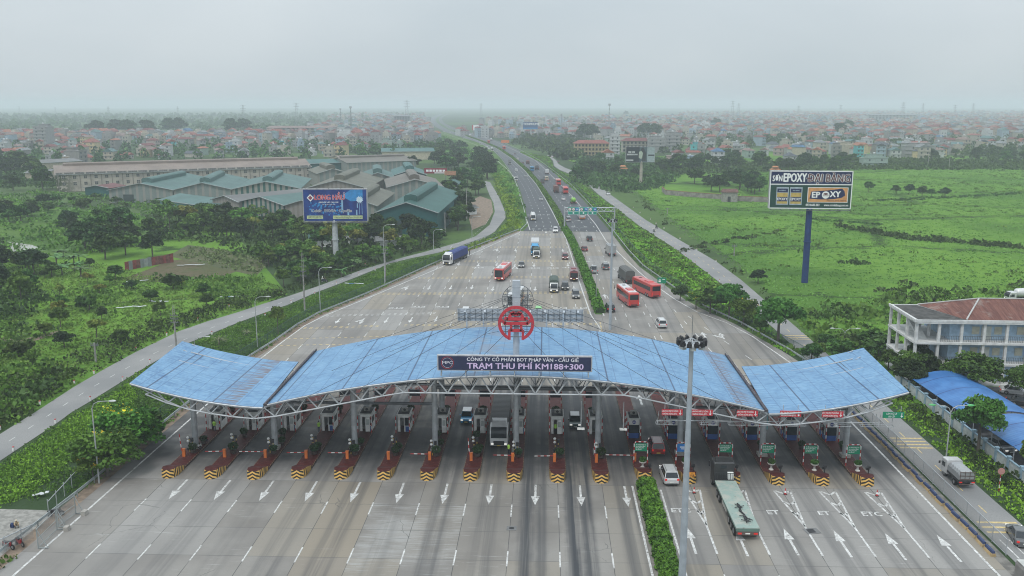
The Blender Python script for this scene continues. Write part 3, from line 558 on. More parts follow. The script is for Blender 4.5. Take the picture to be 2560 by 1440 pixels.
def island(k,near_y,left=True,L_=38):
    x=kx(k); r=.98
    m=MB(); pl=[(-1.05,3.2),(-.98,1.2),(-.78,.35),(-.4,0),(.4,0),(.78,.35),(.98,1.2),(1.05,3.2)]
    isl=empty('toll_island',(x,near_y,0),label=None,cat='toll island',group='toll islands')
    # nose block: chevroned front and sides, dark red top that ramps down
    P=[]; zs=1.08
    nose=MB(); n=len(pl); B=[(a,b,0) for a,b in pl]; T=[(a*.98,b+(.10 if b<1.3 else 0),zs if b<1.3 else .5) for a,b in pl]
    nose.add(B+T,[(i,i+1,n+i+1,n+i) for i in range(n-1)],0); nose.add(T,[(0,1,6,7)[::1],(1,2,3,4,5,6)],1)
    nose.build('nose_block',[hz_,isl_top],isl)
    b=MB(); b.prism([(-1.05,3.2),(1.05,3.2),(1.05,L_-2),(.6,L_),(-.6,L_),(-1.05,L_-2)],0,.3,0,1); b.build('platform',[curb,isl_top],isl)
    # edge studs of the kerb
    s=MB(); 
    for i in range(int(L_/.62)-6): 
        for sx in(-1.05,1.05): s.box((sx,3.5+i*.62,.26),(.06,.3,.1))
    s.build('kerb_marking',M('kerb_yellow',(.20,.13,.07),.7,var=.3),isl)
    return isl
posts_m=MB(); posts_w=MB()
def striped(m,a,b,r,n=8,seg_=.42):
    a=Vector(a);b=Vector(b);d=b-a;k=max(2,int(d.length/seg_))
    for i in range(k): m.cyl(a+d*i/k,a+d*(i+1)/k,r,n=6,mi=i%2,caps=(i in(0,k-1)))
def booth_exit(x,y,lab,door=True,blue=True,staff=False):
    b=empty('toll_booth',(x,y,.3),label=lab,cat='toll booth',group='exit toll booths')
    m=MB(); m.box((-.8,1.3,1.25),(.1,2.6,2.5)); m.box((.8,1.3,1.25),(.1,2.6,2.5)); m.box((0,2.55,1.25),(1.5,.1,2.5)); m.box((-.62,0,1.25),(.26,.08,2.5)); m.box((.42,0,.45),(.66,.08,.9)); m.box((0,0,2.3),(1.5,.085,.4)); m.box((.1,0,1.25),(.08,.09,2.5)); m.build('wall',white,b)
    m=MB(); m.box((.42,0,1.5),(.6,.05,1.2)); m.build('window',glassd,b); m=MB(); m.box((-.86,1.2,1.55),(.03,1.5,.9)); m.build('window',glassd,b); m=MB(); m.box((.86,1.2,1.55),(.03,1.5,.9)); m.build('window',glassd,b)
    if blue: m=MB(); m.box((.5,-.06,.42),(.5,.04,.78)); m.build('lower_panel',bluep,b)
    if door: m=MB(); m.box((.34,-.32,1.12),(.62,.06,2.1)); m.box((.34,-.355,1.5),(.42,.02,.8),1); m.build('door',[white,M('pale_pane',(.40,.43,.42),.3)],b)
    m=MB(); m.box((0,1.3,2.58),(1.9,3.0,.16)); m.box((0,1.3,2.7),(1.6,2.7,.08),1); m.build('roof',[M('roof_trim_white',(.6,.6,.57),.7),M('roof_felt',(.05,.05,.055),.9,var=.3)],b)
    ac=MB(); ac.box((.05,1.0,3.0),(.85,.4,.55)); ac.cyl((.05,.79,3.0),(.05,.77,3.0),.2,n=12,mi=1); ac.build('air_conditioner',[M('ac_beige',(.30,.29,.27),.7),black],b)
def booth_entry(x,y,lab):
    b=empty('toll_booth',(x,y,.3),label=lab,cat='toll booth',group='entry toll booths')
    def ringz(z,w,yf,yb): return [(-w,yb,z),(w,yb,z),(w,yf+.25,z),(w*.75,yf,z),(-w*.75,yf,z),(-w,yf+.25,z)]
    m=MB(); m.loft([ringz(0,.78,0,2.8),ringz(.75,.8,0,2.8)]); m.build('lower_panel',bluep,b)
    m=MB(); m.loft([ringz(.75,.8,0,2.8),ringz(2.0,.8,.0,2.8)]); m.build('window',glassd,b)
    m=MB(); m.loft([ringz(2.0,.84,-.06,2.85),ringz(2.75,.78,.1,2.8)]); 
    for s_ in(-.82,.82): m.box((s_,.3,1.4),(.08,.12,1.3)); m.box((s_,2.6,1.4),(.08,.4,1.3))
    m.build('wall',white,b)
    m=MB(); m.cyl((0,-.02,2.38),(0,-.07,2.38),.27,n=16); [None for _ in()]; m.build('logo_disc',M('logo_blue',(.04,.06,.22),.5),b); lettering('MPC',.22,lw,b,(0,-.085,2.38),sx=1.1,bold=.02)
    m=MB(); m.box((0,1.45,2.83),(1.7,2.9,.14)); m.box((0,1.45,2.93),(1.3,2.5,.06),1); m.build('roof',[M('roof_trim_white'),M('roof_felt')],b)
    ac=MB(); ac.box((.05,1.6,3.25),(.85,.4,.55)); ac.cyl((.05,1.39,3.25),(.05,1.37,3.25),.2,n=12,mi=1); ac.build('air_conditioner',[M('ac_beige'),black],b)
ordl=['leftmost','second from left','third from left','fourth from left','fifth from left','sixth from left','seventh from left','eighth from left','ninth from left','tenth from left','eleventh from left','median','first right of the hedge','second right of the hedge','third right of the hedge','fourth right of the hedge','rightmost']
where=['%s'%s for s in ordl]
def guard_frame(x,y,lab,panel,wd=1.75,h=2.9,back=False):
    f=empty('notice_hoop',(x,y,.3),label=lab,cat='guard frame',group='red and white guard frames on the islands')
    m=MB(); striped(m,(-wd/2,0,0),(-wd/2,0,h-.25),.065); striped(m,(wd/2,0,0),(wd/2,0,h-.25),.065); striped(m,(-wd/2,0,h-.25),(-wd/2+.22,0,h),.065); striped(m,(wd/2-.22,0,h),(wd/2,0,h-.25),.065); striped(m,(-wd/2+.22,0,h),(wd/2-.22,0,h),.065,seg_=.3)
    m.build('hoop',[M('post_red',(.40,.03,.03),.6),M('post_white',(.66,.66,.64),.6)],f)
    if panel:
        m=MB(); m.box((0,-.08,h-.72),(wd-.2,.05,1.05)); m.build('sign_panel',{'green':greenp,'blue':M('sign_blue',(.02,.16,.45),.5),'dark':M('screen_dark',(.05,.06,.08),.4)}[panel],f)
        if panel=='green':
            for i,(q,s_) in enumerate((('Xe đã dán thẻ đi vào',.0),('làn thu phí tự động',.0),('không dừng ETC',.0),('Xin cảm ơn',.0))): lettering(q,.2,wsign,f,(-wd/2+.18,-.115,h-.36-i*.21),align='LEFT',sx=.78,bold=.02)
        if panel=='blue': m=MB(); m.box((0,-.12,h-.6),(.9,.02,.12)); m.box((0,-.12,h-.85),(.6,.02,.1)); m.build('lettering',wsign,f)
    return f
leafm=foliage('potted_leaf',(.012,.03,.008),(.022,.055,.014),(.04,.09,.02))
def ballcloud(n,rx,rz,cz,s,shell=.55):
    d=rng.normal(size=(n,3)); d/=np.linalg.norm(d,axis=1)[:,None]; r=rng.uniform(shell,1,n)[:,None]**.6
    return d*r*np.array([rx,rx,rz])+np.array([0,0,cz]),np.full(n,s)*rng.uniform(.6,1.3,n)
C_,S_=ballcloud(260,.52,.42,.85,.09); potleaf=quadcloud('foliage',C_,S_,rng.random(260),leafm)
pm=MB(); pm.lathe([(.18,0),(.32,.12),(.36,.45),(.4,.5),(.3,.5)],n=10); potmesh=pm.mesh('pot',M('pot_brown',(.05,.035,.03),.6))
pot0=empty('potted_shrub',(0,-50,0),cat='potted shrub',group='potted shrubs on the islands'); obj('pot',potmesh,pot0); obj('foliage',potleaf,pot0); pot_used=[0]
def pot(x,y,lab,s=1.0):
    if not pot_used[0]: pot_used[0]=1; pot0.location=(x,y,.3); pot0.scale=(s,)*3; pot0['label']=lab; return
    dup(pot0,(x,y,.3),random.random()*6,lab,scale=s)
um=MB(); um.lathe([(.3,0),(.3,.08),(.14,.2),(.12,.5),(.2,.62),(.46,.78),(.5,.9),(.42,.9),(.0,.86)],n=14); urnm=um.mesh('urn',M('urn_white',(.60,.58,.54),.7))
C_,S_=ballcloud(240,.5,.3,1.15,.09); urnl=quadcloud('foliage',C_,S_,rng.random(240),foliage('urn_leaf',(.02,.05,.01),(.04,.12,.02),(.08,.2,.03)))
urn0=empty('planter_urn',(0,-50,0),cat='planter',group='white planter urns'); obj('urn',urnm,urn0); obj('foliage',urnl,urn0); urn_used=[0]
def urn(x,y,lab):
    if not urn_used[0]: urn_used[0]=1; urn0.location=(x,y,.3); urn0['label']=lab; return
    dup(urn0,(x,y,.3),random.random()*6,lab)
def barrier(x,y,lab,ang=0,L_=2.9,side=-1):
    b=empty('lane_barrier',(x,y,.3),label=lab,cat='boom barrier',group='orange boom barriers')
    m=MB(); m.box((0,0,.52),(.36,.32,1.04)); m.box((0,0,1.07),(.4,.36,.06)); m.build('cabinet',orange,b)
    if L_:
        m=MB(); a=Vector((side*.2,-.2,.88)); d=Vector((side*math.cos(ang),0,math.sin(ang))); striped(m,a,a+d*L_,.055,seg_=.4); m.build('boom',[M('post_red'),M('post_white')],b)
def signal(x,y,lab):
    b=empty('lane_signal',(x,y,.3),label=lab,cat='signal post',group='yellow and black signal posts')
    m=MB()
    for i in range(6): m.cyl((0,0,i*.36),(0,0,(i+1)*.36),.075,n=8,mi=i%2)
    for i in range(5): m.cyl((.38,.2,i*.36),(.38,.2,(i+1)*.36),.06,n=8,mi=(i+1)%2)
    m.build('post',[M('stripe_yellow',(.55,.38,.08),.6),black],b)
    m=MB()
    for z in(1.95,1.45): m=MB(); m.lathe([(.0,0),(.17,.03),(.2,.15),(.1,.28),(0,.3)],c=(-.1,-.15,z),n=10); m.build('lamp_hood',M('lamp_white',(.72,.72,.7),.4),b)
    m=MB(); m.box((.42,-.1,1.75),(.36,.2,.5)); m.box((.1,-.15,.8),(.3,.18,.3)); m.box((-.2,-.1,.45),(.26,.2,.34)); m.build('signal_head',black,b)
near=104.6
for i,k in enumerate(range(-11,6)):
    left=k<0; W=where[i]
    ny=near+({0:.9}.get(k,0)) + (0.2 if k>0 else 0) - (0 if k>-9 else .5)
    s_=island(k,ny,left); s_['label']='%s dark red toll island with striped nose'%W if k!=0 else 'median toll island whose striped nose hides behind the end of the clipped hedge'
    x=kx(k)
    if left:
        ang={-11:1.5,-4:1.5,-6:None,-1:1.52}.get(k,.0 if k%2 else -.03)
        barrier(x-.35,110.6,'orange barrier on %s island, %s'%(W,'with no boom' if ang is None else ('boom raised upright' if ang>1 else 'boom lowered across the lane')),ang or 0,0 if ang is None else ({-9:3.2,-3:2.3,-2:2.4}.get(k,2.3) if abs(ang)<1 else 2.3))
        signal(x-.2,113.6 if k not in cols else 112.2,'yellow and black signal post, %s island'%W)
        pot(x+.35,111.9,'potted shrub nearest the barrier on the %s island'%W,1.0+.1*(k%3)); 
        if k in(-11,-9,-8,-7,-6,-5,-4): pot(x+.55,113.4 if k not in cols else 115.1,'potted shrub beside the signal post on the %s island'%W,.95)
        if k in(-10,-9,-5,-4): pot(x-.2,118.0,'potted shrub just before the booth on the %s island'%W,1.05)
        booth_exit(x+.1,120.8,'white exit booth on %s island, %s'%(W,'door standing open' if k%2 or k in(-10,) else 'blue lower panel showing'),door=bool(k%2) or k in(-10,-4,-2),blue=k in(-11,-10,-9,-8,-7,-6,-3))
        for j,(dx,dy) in enumerate(((-.95,120.3),(.98,120.3),(-.95,124),(.98,124))):
            g=MB(); striped(g,(0,0,0),(0,0,2.4),.07); o=g.build('guard_post',[M('post_red'),M('post_white')],loc=(x+dx,dy,.3)); tag(o,'guard post at %s corner of booth, %s island'%(('front left','front right','rear left','rear right')[j],W),'guard post','red and white guard posts')
        pot(x,128.5,'potted shrub behind the booth, %s island'%W,1.1)
        guard_frame(x,132.5,'hoop with dark panel behind booth, %s island'%W,'dark',1.8,2.7)
    else:
        booth_entry(x-.1,119.4,'rounded blue and white entry booth on the %s island'%W)
        for j,(dx,dy) in enumerate(((-.95,119.0),(.8,119.0),(-1.0,120.8),(-1.0,123.0),(.9,123.0))):
            g=MB(); striped(g,(0,0,0),(0,0,2.5),.07); o=g.build('guard_post',[M('post_red'),M('post_white')],loc=(x+dx,dy,.3)); tag(o,'guard post %s booth, %s island'%(('at the front left of the','at the front right of the','left beside the','at the rear left of the','at the rear right of the')[j],W),'guard post','red and white guard posts')
        guard_frame(x-.05,110.6,'%s hoop with %s notice panel on the %s island'%('red and white','blue' if k==1 else 'green',W),'blue' if k==1 else 'green')
        urn(x+(.05),109.0,'white planter urn in front of the hoop on the %s island'%W)
        if k>2: pot(x+.4,116.2,'dark potted shrub before the booth on the %s island'%W,.95)
        cm=empty('plate_camera',(x+.75,107.2,.3),label='black camera post at the right edge of the %s island'%W,cat='camera',group='black camera posts'); m=MB(); m.cyl((0,0,0),(0,0,1.3),.07,n=6); m.build('post',black,cm); m=MB(); m.box((0,-.1,1.35),(.3,.4,.26)); m.box((.05,.5,.9),(.4,.3,.3)); m.build('housing',black,cm)
    # rear far-side noses sit under the roof
hb=empty('arrow_board',(kx(1)+.2,104.75,.86),label='small orange board with black arrow on the nose right of the hedge',cat='sign'); m=MB(); m.box((0,0,.45),(.72,.06,.5)); m.box((0,0,.12),(.08,.05,.24)); m.build('panel',M('board_orange',(.75,.30,.03),.5),hb); m=MB(); m.box((-.05,-.045,.38),(.36,.02,.07)); m.add([(.12,-.055,.48),(.12,-.055,.28),(.28,-.055,.38)],[(0,1,2)]); m.build('arrow',black,hb); lettering('ETC',.14,black,hb,(0,-.045,.58))
bn=empty('banner',(kx(3)+.55,115.9,0),label='narrow teal banner tied to the column under the right roof',cat='banner'); m=MB(); m.box((0,-.4,5.0),(.9,.04,3.4)); m.build('cloth',M('banner_teal',(.18,.42,.46),.7),bn); m=MB(); m.box((0,-.43,5.9),(.5,.02,.7)); m.box((0,-.43,4.6),(.5,.02,.9)); m.build('print',M('banner_pale',(.5,.6,.6),.7),bn)
# barrier boom of the median island
barrier(kx(0)-.75,111.2,'orange barrier beside the median hoop with its boom lowered left',0,3.6)
# clipped hedge and traffic cones
hm=foliage('hedge_leaf',(.03,.09,.012),(.07,.19,.02),(.13,.30,.032))
def hedge(name,pts,w,h,lab,n,ls=.12):
    hd=empty(name,label=lab,cat='hedge'); A=[];
    segs=[(Vector(a),Vector(b)) for a,b in zip(pts,pts[1:])]; tot=sum((b-a).length for a,b in segs)
    for a,b in segs:
        k=int(n*(b-a).length/tot); u=rng.random(k); d=(b-a); nrm=Vector((-d.y,d.x,0)).normalized(); 
        ang=rng.uniform(0,math.pi,k); rr=rng.uniform(.72,1.08,k); lump=1+.10*np.sin(u*d.length*2.3)+.06*np.sin(u*d.length*5.1+1)
        off=np.cos(ang)*w/2*rr*lump; z=np.sin(ang)**.6*h*rr*lump
        A.append(np.stack([a.x+d.x*u+nrm.x*off,a.y+d.y*u+nrm.y*off,z],1))
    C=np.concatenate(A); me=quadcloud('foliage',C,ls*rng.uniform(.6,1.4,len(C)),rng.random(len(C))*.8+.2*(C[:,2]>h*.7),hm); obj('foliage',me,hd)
    m=MB()
    for a,b in segs:
        d=(b-a).normalized(); nn=Vector((-d.y,d.x,0))*w*.36; m.loft([[tuple(a-nn),tuple(a+nn),tuple(a+nn*.8+Vector((0,0,h*.8))),tuple(a-nn*.8+Vector((0,0,h*.8)))],[tuple(b-nn),tuple(b+nn),tuple(b+nn*.8+Vector((0,0,h*.8))),tuple(b-nn*.8+Vector((0,0,h*.8)))]])
    m.build('branches',M('hedge_core',(.02,.045,.01),.9),hd); return hd
hedge('clipped_hedge',[(12.55,103.6,.1),(12.6,60,.1)],2.1,1.35,'clipped bright green hedge running toward the viewer from the median island',26000)
hedge('clipped_hedge',GL('1500 783 1482 735 1462 682 1440 628 1424 592 1412 575'),2.3,1.5,'long clipped green hedge beyond the canopy between the two carriageways',24000,.16)
hedge('clipped_hedge',[a.lerp(b,.5) for a,b in zip(LM,RM)][:11],2.4,1.0,'low far hedge along the dark highway median',26000,.3)
for i,k in enumerate((1,3,5)):
    c=empty('traffic_cone',(kx(k)+.1,102.2,0),label='red and white cone in front of the %s island nose'%where[11+k],cat='traffic cone',group='traffic cones before the entry islands'); m=MB(); m.lathe([(.18,.0),(.13,.25)],n=10,mi=0); m.lathe([(.13,.25),(.09,.5)],n=10,mi=1); m.lathe([(.09,.5),(.03,.8)],n=10,mi=0); m.build('cone',[redp,wsign],c); m=MB(); m.box((0,0,.03),(.4,.4,.06)); m.build('base',black,c)
# ================= VEHICLES
tyre=M('tyre_rubber',(.02,.02,.02),.9); rimm=M('wheel_rim',(.30,.30,.31),.4,.5); vglass=M('vehicle_glass',(.02,.026,.032),.07,var=.05); lampw=M('head_lamp',(.85,.85,.80),.2,emit=((1,.97,.9),.5)); lampr=M('tail_lamp',(.45,.015,.015),.3,emit=((1,.05,.03),.25)); plate=M('plate_white',(.7,.7,.66),.5); platey=M('plate_yellow',(.7,.5,.1),.5); trim=M('dark_trim',(.03,.03,.032),.6)
paint={}
def P_(n,c,r=.3):
    if n not in paint:
        t=NT('paint_'+n); v=t.pos(); cc=t.mix(t.step(t.noise(v,1.1,4),.45,.7,0,.35),c,tuple(x*.6+.03 for x in c)); paint[n]=t.fin(cc,r,.15 if r<.35 else 0); t.b.inputs['Coat Weight'].default_value=.4 if r<.35 else 0
    return paint[n]
COL=dict(white=(.62,.62,.62),black=(.02,.02,.022),silver=(.32,.33,.34),grey=(.12,.125,.13),red=(.30,.015,.02),maroon=(.14,.015,.02),blue=(.02,.22,.42),lime=(.20,.55,.16),dgreen=(.035,.07,.065),beige=(.45,.40,.30),orange=(.6,.2,.03),navy=(.02,.04,.12),busred=(.55,.05,.045),green=(.2,.45,.04),cyan=(.05,.3,.55))
def wheel(par,x,y,r,w,twin=False):
    m=MB(); m.cyl((x-w/2,y,r),(x+w/2,y,r),r,n=14); wh=m.build('wheel',tyre,par)
    m=MB(); s=1 if x>0 else -1; m.cyl((x+s*(w/2-.02),y,r),(x+s*(w/2+.012),y,r),r*.58,n=10); m.build('rim',rimm,wh)
def hull(st,mi=0):
    """st: list of (y, half width, z bottom, z top, top inset)"""
    return [[(-w,y,zb+.08),(-w+.06,y,zb),(w-.06,y,zb),(w,y,zb+.08),(w,y,zt-.10),(w-ti*.4,y,zt-.03),(w-ti,y,zt),(-w+ti,y,zt),(-w+ti*.4,y,zt-.03),(-w,y,zt-.10)] for y,w,zb,zt,ti in st]
def car(name,kind,c,roofc=None,plm=plate):
    """front at -Y; origin under the middle"""
    D=dict(sedan=(4.5,1.78,1.45,.86),suv=(4.7,1.86,1.75,1.02),hatch=(4.0,1.72,1.52,.92),mini=(3.7,1.68,1.62,.95),pickup=(5.3,1.86,1.8,1.0),mpv=(4.6,1.8,1.7,.98),van=(5.4,1.95,2.2,1.15))[kind]
    L_,W,H_,B=D; e=empty(name); h=W/2; f=-L_/2; b=L_/2; gc=.22
    pm=P_(c,COL[c]); rm=P_(roofc,COL[roofc]) if roofc else pm
    m=MB(); hood=B-.04
    m.loft(hull([(f,h*.78,gc+.12,B-.32,.2),(f+.12,h*.93,gc,B-.16,.16),(f+.5,h,gc-.02,B-.08,.12),(f+1.15,h,gc-.02,hood,.1),(b-1.0,h,gc-.02,B+.02,.1),(b-.25,h*.98,gc,B,.12),(b,h*.88,gc+.14,B-.12,.18)]))
    # cabin
    if kind=='sedan': c0,c1,c2,c3=f+1.15,f+1.95,b-1.35,b-.65
    elif kind in('suv','mpv'): c0,c1,c2,c3=f+1.15,f+1.75,b-.45,b-.12
    elif kind=='pickup': c0,c1,c2,c3=f+1.25,f+1.9,b-2.15,b-1.95
    elif kind=='van': c0,c1,c2,c3=f+.55,f+1.35,b-.25,b-.08
    else: c0,c1,c2,c3=f+.9,f+1.45,b-.4,b-.1
    wt=h*.78; wb=h*.97
    def ringz(z,k): 
        y0=c0+(c1-c0)*k; y1=c3+(c2-c3)*k; w=wb+(wt-wb)*k; return [(-w,y0,z),(w,y0,z),(w,y1,z),(-w,y1,z)]
    m.loft([ringz(B-.03,0),ringz(H_-.06,.94)])
    m.build('body',pm,e,smooth=False)
    m=MB(); m.loft([ringz(H_-.06,.94),ringz(H_-.02,.98),ringz(H_,1.1)]); m.build('roof',rm,e)
    def pane(a,b_,c_,d,nm,ofs):
        m=MB(); a,b_,c_,d=[Vector(q) for q in(a,b_,c_,d)]; n=(b_-a).cross(d-a).normalized()*ofs; cen=(a+b_+c_+d)/4
        q=[cen+(p-cen)*.9+n for p in(a,b_,c_,d)]; m.add(q,[(0,1,2,3)]); m.add([p-n*.8 for p in q],[(3,2,1,0)]); m.build(nm,vglass,e)
    r0,r1=ringz(B+.0,0.02),ringz(H_-.06,.94)
    pane(r0[0],r0[1],r1[1],r1[0],'windscreen',.015); pane(r0[1],r0[2],r1[2],r1[1],'side_window',.015); pane(r0[2],r0[3],r1[3],r1[2],'rear_window',.015); pane(r0[3],r0[0],r1[0],r1[3],'side_window',.015)
    if kind=='pickup': m=MB(); m.box((0,b-1.02,B+.035),(W*.8,1.7,.02)); m.build('cargo_bed',trim,e)
    for sx in(-1,1):
        m=MB(); m.box((sx*h*.72,f+.07,B-.26),(.36,.16,.15)); m.build('headlight',lampw,e)
        m=MB(); m.box((sx*h*.80,b-.06,B-.16),(.26,.14,.2)); m.build('tail_light',lampr,e)
        m=MB(); m.box((sx*(h+.1),c0+.45,B+.1),(.18,.14,.14)); m.build('mirror',pm,e)
        for yy in(f+.85,b-.9): wheel(e,sx*(h-.12),yy,.34 if kind!='mini' else .31,.24)
    m=MB(); m.box((0,f+.03,gc+.22),(h*1.1,.1,.22)); m.build('grille',trim,e)
    m=MB(); m.box((0,b-.0,gc+.3),(.5,.05,.14)); m.build('licence_plate',plm,e); m=MB(); m.box((0,f-.03,gc+.2),(.46,.03,.12)); m.build('licence_plate',plm,e)
    m=MB(); m.box((0,b-.03,gc+.08),(h*1.5,.12,.2)); m.build('bumper',trim if kind in('suv','pickup') else pm,e)
    if kind=='suv':
        m=MB(); m.box((-wt*.82,(c1+c2)/2,H_+.05),(.05,(c2-c1)*.85,.05)); m.build('roof_rail',rimm,e); m=MB(); m.box((wt*.82,(c1+c2)/2,H_+.05),(.05,(c2-c1)*.85,.05)); m.build('roof_rail',rimm,e)
    return e
def bus(name,c,L_=12,W=2.5,H_=3.45,roofc=None,stripe=None,tail=None):
    e=empty(name); h=W/2; f=-L_/2; b=L_/2; pm=P_(c,COL[c]); rm=P_(roofc,COL[roofc]) if roofc else pm
    m=MB(); m.loft(hull([(f,h*.9,.55,H_-.3,.3),(f+.25,h*.99,.4,H_-.08,.22),(f+.8,h,.35,H_,.22),(b-.5,h,.35,H_,.22),(b-.1,h*.98,.45,H_-.06,.24),(b,h*.93,.6,H_-.2,.3)])); m.build('body',pm,e)
    m=MB(); m.box((0,-L_*.03,H_+.02),(W*.80,L_*.86,.05)); m.build('roof',rm,e)
    m=MB(); m.loft([[(-.75,.2,H_+.04),(.75,.2,H_+.04),(.75,2.9,H_+.04),(-.75,2.9,H_+.04)],[(-.65,.5,H_+.26),(.65,.5,H_+.26),(.65,2.7,H_+.26),(-.65,2.7,H_+.26)]]); m.build('air_conditioner',rm if not roofc else pm,e)
    m=MB(); m.box((0,-L_*.3,H_+.06),(.7,.7,.08)); m.build('roof_hatch',trim,e)
    for s in(-1,1):
        m=MB(); m.box((s*(h+.005),.1,2.25),(.03,L_-1.9,.95)); m.build('side_window',vglass,e)
        if stripe: m=MB(); m.loft([[(s*(h+.008),-L_*.1,.7),(s*(h+.02),-L_*.1,.7),(s*(h+.02),L_*.42,.7),(s*(h+.008),L_*.42,.7)],[(s*(h+.008),L_*.1,1.6),(s*(h+.02),L_*.1,1.6),(s*(h+.02),L_*.46,1.6),(s*(h+.008),L_*.46,1.6)]]); m.build('stripe',P_(stripe,COL[stripe]),e)
        m=MB(); m.path([(s*h*.95,f+.1,H_-.35),(s*(h+.3),f-.25,H_-.45),(s*(h+.3),f-.25,H_-.8)],.05,5); m.box((s*(h+.3),f-.25,H_-1.05),(.18,.12,.5)); m.build('mirror',trim,e)
        m=MB(); m.box((s*h*.72,f+.03,.95),(.42,.14,.24)); m.build('headlight',lampw,e)
        m=MB(); m.box((s*h*.82,b-.02,1.15),(.2,.1,.6)); m.build('tail_light',lampr,e)
        for yy in(f+2.5,b-3.3)+((b-2.2,) if L_>11 else ()): wheel(e,s*(h-.14),yy,.5,.3)
    m=MB(); m.box((0,f-.012,(1.15+H_-.42)/2),(h*1.66,.03,H_-.42-1.15)); m.build('windscreen',vglass,e)
    m=MB(); m.box((0,b+.012,(1.9+H_-.42)/2),(h*1.6,.03,H_-.42-1.9)); m.build('rear_window',vglass,e)
    m=MB(); m.box((0,f+.02,.62),(W*.6,.06,.3)); m.box((0,b,.7),(W*.6,.06,.25)); m.build('grille',trim,e); m=MB(); m.box((0,f-.02,.62),(.5,.03,.14)); m.build('licence_plate',platey,e)
    if tail: m=MB(); m.box((0,b+.0,.62),(W*.86,.05,.5)); m.build('rear_band',P_(tail,COL[tail]),e)
    return e
def truck(name,cabc,load,loadc,L_=8,W=2.4,H_=3.4,big=False,sleeper=False):
    """rigid or articulated lorry, front at -Y"""
    e=empty(name); h=W/2; f=-L_/2; b=L_/2; cl=2.2 if big else 1.75; ch=3.1 if big else 2.35; cw=min(h,1.24 if big else 1.0); pm=P_(cabc,COL[cabc])
    m=MB(); m.loft(hull([(f,cw*.94,.5,ch-.9,.2),(f+.08,cw,.42,ch-.55,.15),(f+.42,cw,.42,ch-.03,.18),(f+cl,cw,.5,ch,.16)])); m.build('cab',pm,e)
    m=MB(); Q=[(f-.02,ch*.5),(f-.02,ch-.88),(f+.05,ch-.53),(f+.34,ch-.1)]; m.add([(s_*cw*.86,y_,z_) for y_,z_ in Q for s_ in(-1,1)],[(0,1,3,2),(2,3,5,4),(4,5,7,6)]); m.build('windscreen',vglass,e)
    for s in(-1,1):
        m=MB(); m.box((s*(cw+.008),f+.85,ch*.66),(.03,.8,ch*.24)); m.build('side_window',vglass,e)
        m=MB(); m.box((s*(cw+.22),f+.15,ch*.64),(.2,.1,.5 if big else .32)); m.build('mirror',trim,e)
        m=MB(); m.box((s*cw*.72,f-.0,.72),(.34,.1,.22)); m.build('headlight',lampw,e)
    m=MB(); m.box((0,f-.01,.85 if big else .7),(cw*1.2,.06,.6 if big else .25)); m.build('grille',trim,e); m=MB(); m.box((0,f-.05,.5),(.46,.03,.13)); m.build('licence_plate',platey,e)
    if big: m=MB(); m.loft([[(-cw*.8,f+.5,ch),(cw*.8,f+.5,ch),(cw*.9,f+cl,ch),(-cw*.9,f+cl,ch)],[(-cw*.7,f+1.3,ch+.5),(cw*.7,f+1.3,ch+.5),(cw*.85,f+cl,ch+.6),(-cw*.85,f+cl,ch+.6)]]); m.build('wind_deflector',pm,e); m=MB(); m.box((0,f+.28,ch-.1),(cw*1.7,.3,.06)); m.build('sun_visor',vglass,e)
    m=MB(); m.box((-.38,.4,.72),(.14,L_-1.2,.24)); m.box((.38,.4,.72),(.14,L_-1.2,.24)); 
    for yy in np.linspace(f+1.2,b-.4,5): m.box((0,yy,.72),(.9,.1,.2))
    m.build('chassis',trim,e)
    y0=f+cl+.18
    lm=P_(loadc,COL.get(loadc,(.1,.1,.1)),.6)
    if load=='box':
        m=MB(); m.box((0,(y0+b)/2,(1.0+H_)/2),(W,b-y0,H_-1.0)); m.build('cargo_box',lm,e)
        m=MB(); m.box((0,(y0+b)/2,H_+.02),(W*.96,b-y0-.1,.05)); 
        for yy in np.arange(y0+.4,b,.55): m.box((0,yy,H_+.05),(W*.96,.05,.04))
        m.build('box_roof',P_(loadc,COL.get(loadc,(.1,.1,.1)),.6),e)
        m=MB(); m.box((0,b+.012,(1.0+H_)/2),(W*.9,.03,H_-1.2)); m.box((0,b+.03,(1+H_)/2),(.04,.04,H_-1.2),1); m.build('rear_door',[lm,trim],e)
    elif load in('tarp','bigtarp'):
        m=MB(); R_=[]
        for i,yy in enumerate(np.linspace(y0,b,12)):
            z=H_+(.06 if i%2 else -.04)-(.15 if i in(0,11) else 0); R_.append([(-h,yy,1.15),(h,yy,1.15),(h,yy,z-.42),(h*.72,yy,z-.12),(h*.3,yy,z),(-h*.3,yy,z),(-h*.72,yy,z-.12),(-h,yy,z-.42)])
        m.loft(R_); m.build('tarpaulin',lm,e)
        m=MB(); m.box((0,(y0+b)/2,1.05),(W+.04,b-y0,.3)); m.build('load_floor',trim,e)
        m=MB(); 
        for z in(1.3,1.75,2.2): m.box((0,b+.03,z),(W*.95,.04,.1))
        for x in(-1,-.33,.33,1): m.box((x*W*.45,b+.05,1.75),(.06,.04,1.2))
        m.build('tailgate',P_('rust',(.12,.09,.08),.8),e)
    elif load=='tank':
        m=MB(); n=14; R_=[[(h*.86*k*math.cos(a),yy,2.0+h*.86*k*math.sin(a)) for a in [2*math.pi*i/n for i in range(n)]] for yy,k in((y0,.6),(y0+.35,.95),((y0+b)/2,1.05),(b-.5,.95),(b-.1,.55))]; m.loft(R_); m.build('tank',lm,e,smooth=True)
        m=MB(); m.box((0,(y0+b)/2,2.0+h*.9+.05),(.5,1.6,.12)); m.build('manhole',trim,e)
